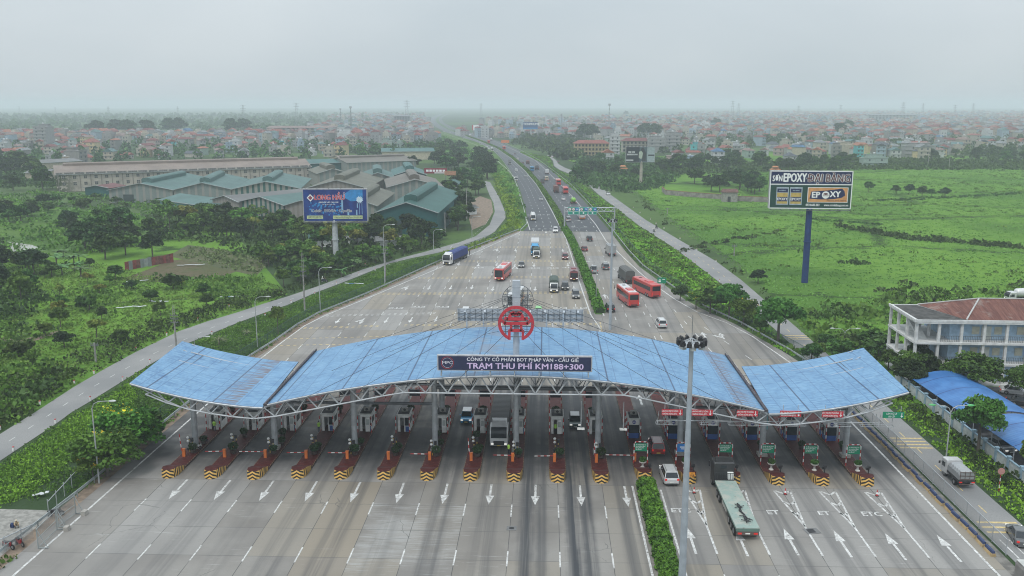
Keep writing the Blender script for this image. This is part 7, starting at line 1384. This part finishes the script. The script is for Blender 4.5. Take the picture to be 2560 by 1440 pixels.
# dark advertisement
e,ox,W,zb,zt=billboard(1602,461,(1565,366),(1638,368),405,'black and grey billboard with a figure, beside the school',M('pole_tan',(.38,.34,.29),.7),.9,2)
H_=zt-zb; face(e,U(.36),Vv(.5),W*.70,H_*.97,M('print_black',(.012,.018,.028),.5)); face(e,U(.86),Vv(.5),W*.25,H_*.97,M('print_grey',(.30,.36,.38),.5)); face(e,U(.6),Vv(.5),W*.26,H_*.97,M('print_steel',(.07,.10,.12),.5),-.44)
m=MB(); [m.box((U(.13),-.46,Vv(.66)),(1.8,.02,.9)),m.box((U(.26),-.46,Vv(.66)),(1.6,.02,.9)),m.box((U(.17),-.46,Vv(.5)),(4.4,.02,.9)),m.box((U(.31),-.46,Vv(.5)),(3.0,.02,.8)),m.box((U(.13),-.46,Vv(.12)),(4.4,.02,.9))]; m.build('lettering',M('print_dimwhite',(.45,.46,.47),.6),e)
m=MB(); m.add([(U(.44),-.48,Vv(.3)),(U(.52),-.48,Vv(.2)),(U(.60),-.48,Vv(.35)),(U(.62),-.48,Vv(.6)),(U(.54),-.48,Vv(.75)),(U(.45),-.48,Vv(.68))],[tuple(range(6))]); m.build('print_figure',M('print_face',(.40,.45,.38),.6),e); m=MB(); m.add([(U(.5),-.50,Vv(.8)),(U(.58),-.50,Vv(.6)),(U(.55),-.50,Vv(.08)),(U(.68),-.50,Vv(.08)),(U(.69),-.50,Vv(.6)),(U(.6),-.50,Vv(.95)),(U(.55),-.50,Vv(.95))],[tuple(range(7))]); m.box((U(.87),-.47,Vv(.45)),(3.6,.03,.8)); m.build('print_figure',black,e)
e,ox,W,zb,zt=billboard(1327,352,(1307,305),(1345,305),323,'small blue billboard reading TONPHUMY in the far distance',pg,.9); H_=zt-zb; face(e,U(.5),Vv(.5),W*.97,H_*.95,M('print_midblue',(.02,.07,.19),.5)); lettering('TONPHUMY',3.9,wsign,e,(U(.56),-.5,Vv(.7)),bold=.03,sx=.95); face(e,U(.5),Vv(.15),W*.95,H_*.12,cy,-.46)
e,ox,W,zb,zt=billboard(1189,342,(1180,312),(1197,312),326,'small white and red board by the far highway',pg,.6); H_=zt-zb; face(e,U(.58),Vv(.5),W*.8,H_*.95,wsign); face(e,U(.1),Vv(.5),W*.16,H_*.95,redp,-.44); face(e,U(.6),Vv(.45),W*.3,H_*.4,redp,-.46)
def panel_sign(px0,px1,py0,py1,by,mat,lab,name='road_sign',cat='sign',txt=None):
    b=G((px0+px1)/2,by); z1=ZAT(b,py0);z0=ZAT(b,py1); w=abs(XAT(px1,py0,b.y).x-XAT(px0,py0,b.y).x); e=empty(name,(b.x,b.y,0),0,lab,cat); 
    for s in(-1,1): m=MB(); m.cyl((s*w*.3,.15,0),(s*w*.3,.15,z0+.2),.1,n=6); m.build('post',steel,e)
    m=MB(); m.box((0,0,(z0+z1)/2),(w,.12,z1-z0)); m.build('panel',mat,e); 
    if txt: m=MB(); [m.box((w*a,-.08,z0+(z1-z0)*b_),(w*c,.03,(z1-z0)*d)) for a,b_,c,d in txt]; m.build('symbol',wsign,e)
    return e
panel_sign(1253,1273,350,357,362,orange,'long orange board beside the right shoulder of the highway'); panel_sign(1643,1665,694,708,722,greenp,'green road sign behind the bright red coach',txt=((-.25,.7,.2,.1),(.2,.7,.3,.1),(-.25,.35,.25,.3))); panel_sign(1437,1446,417,425,432,M('sign_blue'),'small blue road sign on the right service road',txt=((-.1,.5,.3,.15),)); panel_sign(848,862,668,676,690,wsign,'small white board on the verge') if False else None
p=G(2497,1228); rs2=empty('round_sign',(p.x,p.y,0),0,'round sign on a red and white post beside the service road','sign'); m=MB(); striped(m,(0,0,0),(0,0,2.6),.05); m.build('post',[M('post_red'),M('post_white')],rs2); m=MB(); m.cyl((0,-.06,2.6),(0,-.1,2.6),.42,n=18); m.build('disc',M('disc_pink',(.45,.22,.2),.6),rs2)
# sign gantry
g0=G(1411,577);g1=G(1535,577); gy_=g0.y; zt_=XAT(1470,519,gy_).z; zl=XAT(1470,528,gy_).z
ga=empty('sign_gantry',(0,gy_,0),0,'steel truss gantry carrying three green signs over the right carriageway','gantry')
for x in(g0.x,g1.x):
    m=MB(); m.cyl((x,0,0),(x,0,zt_+.3),.28,n=10); m.build('post',steel,ga)
    m=MB(); m.box((x,0,.3),(1,1,.6)); m.build('post_base',M('concrete_block'),ga)
m=MB(); 
for dy in(-.4,.4):
    for z in(zl,zt_): m.cyl((g0.x,dy,z),(g1.x,dy,z),.12,n=6)
    nn=14
    for i in range(nn): xa=g0.x+(g1.x-g0.x)*i/nn; xb=g0.x+(g1.x-g0.x)*(i+1)/nn; m.cyl((xa,dy,zl if i%2 else zt_),(xb,dy,zt_ if i%2 else zl),.07,n=5)
m.build('truss_beam',steel,ga)
gt=M('sign_teal',(.0,.25,.17),.5); sb=M('sign_blue'); rim_r=M('ring_red',(.5,.12,.12),.5)
for a,b,nc in((1420,1447,2),(1449,1468,1),(1471,1491,1)):
    q0=XAT(a,517,gy_);q1=XAT(b,535.5,gy_); s=empty('overhead_sign',((q0.x+q1.x)/2,gy_-.75,(q0.z+q1.z)/2),0,'%s green overhead speed sign on the gantry'%({1420:'wide left',1449:'middle',1471:'right'}[a]),'sign','green signs on the gantry'); w=q1.x-q0.x; h=q0.z-q1.z
    m=MB(); m.box((0,0,0),(w,.12,h)); m.build('panel',M('sign_rim',(.25,.55,.48),.5),s); m=MB(); m.box((0,-.08,0),(w-.25,.04,h-.25)); m.build('panel',gt,s)
    for i in range(nc): cx=-w*.33+i*w*.33 if nc==2 else -w*.25; m=MB(); m.cyl((cx,-.11,h*.2),(cx,-.13,h*.2),.55,n=16,mi=0); m.cyl((cx,-.131,h*.2),(cx,-.15,h*.2),.42,n=16,mi=1); m.build('speed_disc',[rim_r,wsign],s); lettering({1420:'60',1449:'80',1471:'80'}[a],.45,black,s,(cx,-.16,h*.2),bold=.02)
    m=MB(); m.box((w*.32,-.12,h*.2),(1.1,.04,1.1)); m.build('speed_plate',sb,s); lettering({1420:'54',1449:'70',1471:'80'}[a],.6,wsign,s,(w*.32,-.16,h*.2),bold=.02)
    m=MB(); m.box((0,-.11,-h*.1),(w-.3,.03,.08)); m.add([(-.45,-.12,-h*.27),(.45,-.12,-h*.27),(0,-.12,-h*.27-.45)],[(0,2,1)]); m.add([(-.2,-.12,-h*.27),(.2,-.12,-h*.27),(0,-.12,-h*.27+.35)],[(0,1,2)]); m.build('down_arrow',wsign,s)
# ---- tall lamp masts
mg=M('mast_grey',(.36,.40,.44),.5,.2,var=.08)
def highmast(base,h,r0,lab,s=1.0,n=10):
    e=empty('lamp_mast',tuple(base),0,lab,'lamp mast','tall lamp masts'); m=MB(); k=6
    for i in range(k): z0=h*i/k;z1=h*(i+1)/k; ra=r0*(1-.5*i/k); rb=r0*(1-.5*(i+1)/k)+ .015; m.cyl((0,0,z0),(0,0,z1),ra,rb,14)
    m.build('pole',mg,e,smooth=False); m=MB(); m.lathe([(.1,h-.2),(1.25*s,h-.15),(1.25*s,h-.05),(.1,h)],n=16); 
    for i in range(8): a=i*math.pi/4; m.cyl((0,0,h+.5*s),(1.2*s*math.cos(a),1.2*s*math.sin(a),h-.1),.03,n=4)
    m.build('lamp_ring',steel,e)
    for i in range(n):
        a=2*math.pi*i/n+.2; m=MB(); m.box((1.2*s,0,0),(.3*s,.42*s,.34*s)); m.cyl((1.05*s,0,.22*s),(1.35*s,0,.30*s),.14*s,n=8); m.build('floodlight',black,e,loc=(0,0,h+.05),rz=a)
        if i%2==0: m=MB(); m.box((.95*s,0,-.12),(.4*s,.5*s,.42*s)); m.build('gear_box',M('gear_grey',(.42,.44,.44),.5),e,loc=(0,0,h-.1),rz=a+.3)
    m=MB(); m.cyl((0,0,h),(0,0,h+2.6*s),.025,n=5); m.build('lightning_rod',steel_d,e); return e
b=G(1703,1495); zt2=ZAT(b,858); highmast(b,zt2,.36,'tall lamp mast in the foreground beside the clipped hedge',1.0,12)
b=G(1525,824); zt2=ZAT(b,552); highmast(b,zt2,.30,'tall lamp mast beyond the canopy near the black off-roader',.8,9)
def streetlamp(bx,by,tx,ty,lab,arms=((1,2.2),),r=.085,grp='street lamps',head=None,rz=0):
    b=G(bx,by); h=ZAT(b,ty); e=empty('street_lamp',tuple(b),rz,lab,'street lamp',grp); m=MB(); m.cyl((0,0,0),(0,0,h-.9),r*1.3,r*.8,8); m.build('pole',M('pole_galv',(.38,.40,.40),.5,.2),e)
    for s,l in arms:
        m=MB(); m.path([(0,0,h-.95),(s*l*.12,0,h-.35),(s*l*.4,0,h-.02),(s*l,0,h+.05)],r*.6,6); m.build('arm',M('pole_galv'),e)
        m=MB(); m.loft([[(s*l,-.12,h),(s*l,.12,h),(s*l,.12,h+.1),(s*l,-.12,h+.1)],[(s*(l+.4),-.2,h+.0),(s*(l+.4),.2,h+.0),(s*(l+.4),.16,h+.18),(s*(l+.4),-.16,h+.18)],[(s*(l+.85),-.1,h+.05),(s*(l+.85),.1,h+.05),(s*(l+.85),.08,h+.12),(s*(l+.85),-.08,h+.12)]]); m.build('lamp_head',head or M('lamp_head_grey',(.50,.52,.50),.4),e)
    return e
for a in ((248,1208,232,1003,'lamp post rising from the flowering shrubs at lower left'),(644,870,636,742,'lamp post left of the slender tree above the left wing'),(801,778,797,669,'lamp post beside the rail, left of the blue billboard pole'),(962,712,957,562,'tall lamp post between the left service road and the blue truck'),(1084,626,1081,574,'lamp post behind the parked blue truck'),(1180,597,1178,541,'lamp post at the loop of the left service road'),(488,892,487,842,'lamp head peeping over the left wing tip')): streetlamp(*a)
for a,k in (((2109,874,2108,822,'twin arm lamp above the right wing tip'),None),((2363,1166,2368,1014,'twin arm lamp with green heads on the grass strip'),M('lamp_head_green',(.10,.45,.15),.4))): streetlamp(*a,arms=((1,2.0),(-1,2.0)),head=k)
streetlamp(2447,1000,2455,948,'single arm lamp behind the blue shelter')
for a in ((1447,640,1446,568,'twin arm lamp in the hedge beside the silver truck'),(1490,757,1490,655,'slim twin arm lamp nearest the hedge end'),(1432,600,1431,552,'twin arm lamp at the start of the concrete apron')): streetlamp(*a,arms=((1,1.6),(-1,1.6)),r=.06,grp='twin lamps in the hedge')
gl=G(2303,958); e=empty('globe_lamp',tuple(gl),0,'lamp post with white globes before the office','street lamp'); z=ZAT(gl,912); m=MB(); m.cyl((0,0,0),(0,0,z),.07,n=8); m.path([(-.6,0,z-.3),(0,0,z-.4),(.6,0,z-.3)],.03,5); m.build('pole',white,e)
for x,zz in((-.6,z),(.6,z),(0,z+.7)): m=MB(); m.lathe([(.05,-.3),(.24,-.2),(.32,0),(.24,.2),(.05,.3)],c=(x,0,zz),n=12); m.build('globe',M('globe_white',(.75,.75,.72),.3),e,smooth=True)
# ---- utility poles, pylons, telecom masts
def upole(bx,by,ty,lab,grp='utility poles along the left service road',lattice=True):
    b=G(bx,by); h=ZAT(b,ty); e=empty('utility_pole',tuple(b),random.uniform(-.3,.3),lab,'utility pole',grp); m=MB(); m.cyl((0,0,0),(0,0,h*.62 if lattice else h),.2,.14,8)
    if lattice:
        for x in(-.22,.22): m.cyl((x,0,h*.6),(x*.8,0,h),.05,n=5)
        for i in range(8): zz=h*(.61+.048*i); m.box((0,0,zz),(.5,.05,.05))
    m.build('pole',M('concrete_pole',(.27,.26,.245),.9,var=.2),e)
    for zz in((h*.60,h*.68,h*.76) if lattice else (h*.93,h*.85)):
        m=MB(); m.box((0,0,zz),(1.6,.12,.12)); [m.cyl((x,0,zz),(x,0,zz+.3),.06,n=6) for x in(-.7,0,.7)]; m.build('crossarm',steel_d,e)
for a in ((441,872,762,'lattice topped concrete pole left of the left wing'),(762,776,632,'lattice topped concrete pole left of the blue billboard'),(964,706,585,'lattice topped concrete pole beside the small white hut')): upole(*a)
for a in ((1113,590,531,'plain concrete pole right of the green hall'),(1167,548,470,'plain concrete pole among the trees beside the loop road'),(1124,560,520,'second concrete pole right of the green hall'),(1668,536,520,'small concrete pole in the right field'),(1835,640,612,'short leaning pole in the field near the service road'),(2372,425,376,'concrete pole at the far right village edge'),(2320,414,380,'concrete pole before the cream gabled house'),(240,905,857,'old wooden post in the left meadow')): upole(*a,grp='plain concrete poles',lattice=False)
b=G(1052,590); e=empty('transformer_frame',tuple(b),0,'steel transformer frame standing before the green hall','transformer frame'); h=ZAT(b,528)
for x,s in((-3.6,1),(-1.2,1),(1.2,.94),(3.6,.8)): m=MB(); m.cyl((x,0,0),(x,0,h*s),.18,.12,8); m.build('post',M('concrete_pole'),e)
for zz in(.35,.6,.85): m=MB(); m.box((0,0,h*zz),(7.4,.15,.15)); m.build('crossbeam',steel_d,e)
m=MB(); m.box((0,0,h*.5),(1.6,1,1.4)); m.build('transformer',steel_d,e)
def pylon(bx,by,ty,lab,kind='pylon'):
    b=G(bx,by); h=ZAT(b,ty); w=max(.5,h*.09) if kind=='pylon' else h*.03; e=empty('power_pylon' if kind=='pylon' else 'telecom_mast',tuple(b),0,lab,'power pylon' if kind=='pylon' else 'telecom mast','distant pylons' if kind=='pylon' else 'telecom masts'); m=MB(); t_=h*.004+.05
    for sx in(-1,1):
        for sy in(-1,1): m.cyl((sx*w,sy*w,0),(sx*w*.22,sy*w*.22,h),t_,t_*.6,4)
    n=9
    for i in range(n):
        f0,f1=i/n,(i+1)/n; w0=w*(1-.78*f0); w1=w*(1-.78*f1); m.cyl((-w0,-w0,h*f0),(w1,-w1,h*f1),t_*.6,n=4); m.cyl((w0,-w0,h*f0),(-w1,-w1,h*f1),t_*.6,n=4)
    m.build('tower_frame',M('pylon_steel',(.20,.21,.22),.7),e)
    if kind=='pylon':
        for zz in(.72,.84,.95): m=MB(); m.box((0,0,h*zz),(h*.26,t_*2,t_*2)); m.build('crossarm',steel_d,e)
    else:
        m=MB(); m.box((0,0,h*.97),(w*2.2,w*2.2,h*.06)); m.build('antenna',steel,e)
for i,a in enumerate(((743,312,257),(273,300,266),(446,298,266),(610,316,262),(1018,310,250),(1203,300,258),(1830,300,252),(1845,300,258),(2255,305,255),(2305,300,258),(2430,300,258),(2385,300,262),(2100,296,262),(50,290,266),(140,292,268),(1995,298,264))): pylon(*a,'%s from left of the hazy pylons on the horizon'%ordi(sorted([q[0] for q in((743,),(273,),(446,),(610,),(1018,),(1203,),(1830,),(1845,),(2255,),(2305,),(2430,),(2385,),(2100,),(50,),(140,),(1995,))]).index(a[0])+1))
for a in((853,331,271,'thin dark telecom mast left of the lattice one'),(879,345,266,'lattice telecom mast beside the thin dark one'),(1403,350,284,'thin telecom mast in the far middle distance'),(1522,345,259,'faint telecom mast left of the big tree on the skyline')): pylon(*a,'mast')
# ---- guard rails, fences, marker stones
railm=M('guard_rail_steel',(.33,.36,.36),.5,.3,var=.15)
def runfence(name,pts,lab,cat,step,railz,railr,post,postm,mesh=None,extra=None):
    e=empty(name,(0,0,0),0,lab,cat); m=MB()
    pts=[Vector((p[0],p[1],0)) for p in pts]
    for z in railz:
        for a,b in zip(pts,pts[1:]):
            d=(b-a).normalized(); n=Vector((-d.y,d.x,0)); P=[]
            for q in(a,b): P.append([tuple(q+n*dx+Vector((0,0,z+dz))) for dx,dz in((-.02,-railr),(.05,-railr*.5),(-.01,0),(.05,railr*.5),(-.02,railr),(.09,railr),(.12,0),(.09,-railr))] if railr>.1 else [tuple(q+n*dx+Vector((0,0,z+dz))) for dx,dz in((-railr,-railr),(railr,-railr),(railr,railr),(-railr,railr))])
            m.loft(P)
    m.build('rail',railm if name=='guard_rail' else postm,e)
    if mesh:
        m=MB(); z0,z1,mt=mesh
        for a,b in zip(pts,pts[1:]): m.add([(a.x,a.y,z0),(b.x,b.y,z0),(b.x,b.y,z1),(a.x,a.y,z1)],[(0,1,2,3)])
        m.build('mesh_panel',mt,e)
    s=0; k=0
    for a,b in zip(pts,pts[1:]):
        L_=(b-a).length; d=(b-a)/max(L_,.01)
        while s<L_ and k<99: p=a+d*s; obj('post',post,e,tuple(p)); s+=step; k+=1
        s-=L_
    return e
pp=MB(); pp.box((0,0,.4),(.12,.12,.8)); GP=pp.mesh('post',railm); pp=MB(); pp.box((0,0,.9),(.07,.07,1.8)); FP=pp.mesh('post',M('fence_green',(.03,.09,.06),.6)); pp=MB(); pp.box((0,0,.9),(.07,.07,1.8)); FG=pp.mesh('post',steel)
t=NT('wire_mesh'); v=t.pos(); x=t.xyz(v); a_1=t.math('FRACT',t.math('MULTIPLY',t.math('ADD',t.math('ADD',x[0],x[1]),x[2]),9)); a_2=t.math('FRACT',t.math('MULTIPLY',t.math('SUBTRACT',t.math('ADD',x[0],x[1]),x[2]),9)); w_=t.math('MAXIMUM',t.math('LESS_THAN',a_1,.16),t.math('LESS_THAN',a_2,.16))
tb=t.n('ShaderNodeBsdfTransparent'); ms=t.n('ShaderNodeMixShader'); t.l(w_,ms.inputs[0]); t.l(tb.outputs[0],ms.inputs[1]); t.l(t.b.outputs[0],ms.inputs[2]); t.l(ms.outputs[0],t.t.nodes['Material Output'].inputs[0]); t.fin((.05,.10,.08),.6); wmesh=t.m
t=NT('wire_mesh_grey'); v=t.pos(); x=t.xyz(v); a_1=t.math('FRACT',t.math('MULTIPLY',t.math('ADD',t.math('ADD',x[0],x[1]),x[2]),9)); a_2=t.math('FRACT',t.math('MULTIPLY',t.math('SUBTRACT',t.math('ADD',x[0],x[1]),x[2]),9)); w_=t.math('MAXIMUM',t.math('LESS_THAN',a_1,.2),t.math('LESS_THAN',a_2,.2))
tb=t.n('ShaderNodeBsdfTransparent'); ms=t.n('ShaderNodeMixShader'); t.l(w_,ms.inputs[0]); t.l(tb.outputs[0],ms.inputs[1]); t.l(t.b.outputs[0],ms.inputs[2]); t.l(ms.outputs[0],t.t.nodes['Material Output'].inputs[0]); t.fin((.33,.33,.33),.6); wmeshg=t.m
eL=[(p[0]-.9,p[1]) for p in edgeL]
runfence('guard_rail',[(-56.4,78.5),(-55.6,100),(-55.3,128),(-55.1,150)]+eL[4:],'long steel guard rail along the left edge of the plaza','guard rail',4.0,(.62,),.16,GP,railm)
runfence('guard_rail',[(-58.4,40),(-58.0,58),(-57.6,67.5)],'short guard rail below the mesh gate at lower left','guard rail',3.0,(.62,),.16,GP,railm)
runfence('mesh_fence',[(-57.2,112),(-56.6,150)]+[(p[0]-2.4,p[1]+.5) for p in edgeL[4:]],'green mesh fence behind the left guard rail','fence',3.4,(1.75,.1),.03,FP,M('fence_green'),(.1,1.75,wmesh))
eR=[(p[0]+.9,p[1]) for p in edgeR[4:]]+[(p.x+.9,p.y) for p in RR[1:9]]
runfence('guard_rail',eR,'guard rail curving along the right edge of the plaza and highway','guard rail',5.5,(.62,),.16,GP,railm)
runfence('guard_rail',[(p.x-.8,p.y) for p in LL[:9]],'guard rail along the left edge of the dark highway','guard rail',6,(.62,),.16,GP,railm)
runfence('mesh_fence',[(48.15,88),(48.1,120),(48.0,152)],'grey mesh fence along the right service road','fence',3.0,(1.75,.15),.03,FG,steel,(.15,1.75,wmeshg))
runfence('mesh_fence',[(p[0]+2.6,p[1]) for p in edgeR[4:]]+[(p.x+2.6,p.y) for p in RR[1:7]],'green mesh fence above the right guard rail','fence',4.5,(1.75,),.03,FP,M('fence_green'),(.1,1.75,wmesh))
st_m=MB(); st_m.box((0,0,.28),(.22,.22,.56),0); st_m.box((0,0,.62),(.2,.2,.12),1); STM=st_m.mesh('marker_stone',[M('stone_white',(.68,.68,.66),.7),redp])
cnt=0
def stones(s,side):
    L_=GL(s)
    for i,p in enumerate(L_): o=obj('marker_stone',STM,None,(p.x,p.y,0)); tag(o,'white marker stone, %s from the viewer %s'%(ordi(i+1),side),'marker stone','white marker stones along the service roads')
stones('34 1128 139 1058 226 1001 307 951 375 907 530 836 663 791 728 757 787 738 841 711 897 688 938 677','on the near side of the left service road')
stones('0 1075 100 1012 186 960 235 935 340 876 417 839 495 802 573 768 705 735 763 715 865 678 913 664 960 653','on the far side of the left service road')
stones('1534 512 1567 535 1602 562 1640 590 1658 602 1686 622 1713 641 1738 660 1772 686 1799 705','on the left side of the right service road')
stones('1583 520 1600 533 1626 549 1640 560 1660 572 1700 598 1742 626 1790 655','on the right side of the right service road')
# mesh gates and concrete feet at lower left
for i,(a,b) in enumerate(((G(96,1372),G(143,1325)),(G(146,1318),G(190,1285)))):
    d=b-a; e=empty('mesh_gate',tuple(a),math.atan2(d.y,d.x),('nearer' if i==0 else 'farther')+' grey mesh gate leaf at the lower left plaza corner','gate','mesh gates at the lower left corner'); L_=d.length; m=MB()
    for x in(0,L_): m.box((x,0,1.15),(.09,.09,2.3)); m.cyl((x,-.0,2.2),(x,-1.0,.1),.04,n=5); m.box((x,-.5,.1),(.08,1.1,.08))
    for z in(.15,1.15,2.25): m.box((L_/2,0,z),(L_,.06,.06))
    m.build('gate_frame',railm,e); m=MB(); m.add([(0,0,.15),(L_,0,.15),(L_,0,2.25),(0,0,2.25)],[(0,1,2,3)]); m.build('mesh_panel',wmeshg,e); m=MB(); m.box((L_*.98,-1.1,.25),(.7,.5,.5)); m.build('concrete_foot',M('concrete_block'),e)
runfence('mesh_fence',[tuple(p)[:2] for p in GL('-40 1390 10 1382 85 1345')],'rusty mesh fence before the parked motorbikes','fence',2.0,(1.6,),.04,FG,steel,(.1,1.6,wmeshg))
runfence('mesh_fence',[tuple(p)[:2] for p in GL('122 1285 198 1200')],'low wire fence in the scrub above the mesh gate','fence',2.4,(1.5,),.03,FG,steel,(.1,1.5,wmesh))
# concrete barrier blocks with blue and yellow paint
bm=MB(); 
bm.loft([[(-.28,y,0),(.28,y,0),(.18,y,.3),(.12,y,.55),(-.12,y,.55),(-.18,y,.3)] for y in(-.85,.85)],0); BYm=bm
by_=M('block_yellow',(.42,.30,.15),.8,dirt=((.16,.13,.10),.8)); bb_=M('block_blue',(.03,.05,.13),.8,dirt=((.12,.11,.1),.6))
B0=MB(); B0.loft([[(-.28,y,0),(.28,y,0),(.18,y,.32),(-.18,y,.32)] for y in(-.85,.85)]); BM0=B0.mesh('block',by_); B1=MB(); B1.loft([[(-.17,y,.32),(.17,y,.32),(.12,y,.58),(-.12,y,.58)] for y in(-.8,.8)]); BM1=B1.mesh('cap',bb_)
ys=[y for y in np.arange(88.5,146,2.0)]+[y for y in np.arange(62,78,2.0)]
for i,y in enumerate(ys):
    e=empty('barrier_block',(46.75+random.gauss(0,.05),float(y),0),random.gauss(0,.03),'blue and yellow kerb block, %s from the far end of its row'%ordi(len(ys)-i),'barrier block','blue and yellow blocks along the right drain'); obj('block',BM0,e); obj('cap',BM1,e)
e=empty('roadside_cabinet',(47.2,82.0,0),0,'weathered rounded grey cabinet between plaza and service road','cabinet'); m=MB(); m.loft([[(-.45,y,0),(.45,y,0),(.45,y,1.5),(.3,y,1.8),(-.3,y,1.8),(-.45,y,1.5)] for y in(-1.6,1.6)]); m.build('housing',M('cabinet_weathered',(.20,.19,.18),.9,dirt=((.03,.03,.03),.9)),e); m=MB(); m.box((0,0,1.84),(.7,3.3,.06)); m.build('cap',pale if False else M('concrete_pale',(.48,.48,.46),.8),e)
runfence('mesh_fence',[(48.1,66),(48.15,79)],'mesh fence beside the weathered cabinet','fence',3.0,(1.7,.15),.03,FG,steel,(.15,1.7,wmeshg))
p=G(1279,1321); e=empty('inspection_cover',(p.x,p.y,.01),0,'square steel inspection cover in the near paving','manhole cover'); m=MB(); m.box((0,0,.0),(1.1,1.0,.03),0); m.box((0,0,.02),(.5,.45,.03),1); m.build('cover',[M('cover_rim',(.16,.16,.16),.8),black],e)
p=G(2030,1328); e=empty('drain_grate',(p.x,p.y,.01),.2,'broken drain grate with cracked kerb in the entry lane','drain'); m=MB(); m.box((0,0,.01),(1.6,1.3,.03),0); m.box((-.1,0,.03),(.8,.8,.03),1); m.build('grate',[M('cover_rim'),black],e)
for px,py,s,lab in((575,745,1.5,'torn white and blue sheeting on the far verge of the left service road'),(885,712,1.6,'blue and white scrap sheets lying on the verge'),(330,770,2.0,'white plastic sheet left of the scrub in the meadow'),(395,757,1.6,'white plastic sheet right of the other in the meadow'),(478,665,2.4,'long white plastic strip at the plot edge'),(340,706,1.8,'pale sheet lying below the plot'),(105,1240,.45,'white broken panel in the scrub at lower left')):
    p=G(px,py); e=empty('scrap_sheet',(p.x,p.y,.3),random.uniform(-.3,.3),lab,'scrap','scrap sheets in the greenery'); m=MB()
    for i in range(4): m.box(((i-1.5)*s*.8,random.gauss(0,.3),.05*i),(s*.9,.6,.05),1 if i==1 and 'blue' in lab else 0,rz=random.gauss(0,.4))
    m.build('sheet',[M('sheet_white',(.50,.52,.53),.7),M('tarp_blue2',(.03,.12,.28),.6)],e)
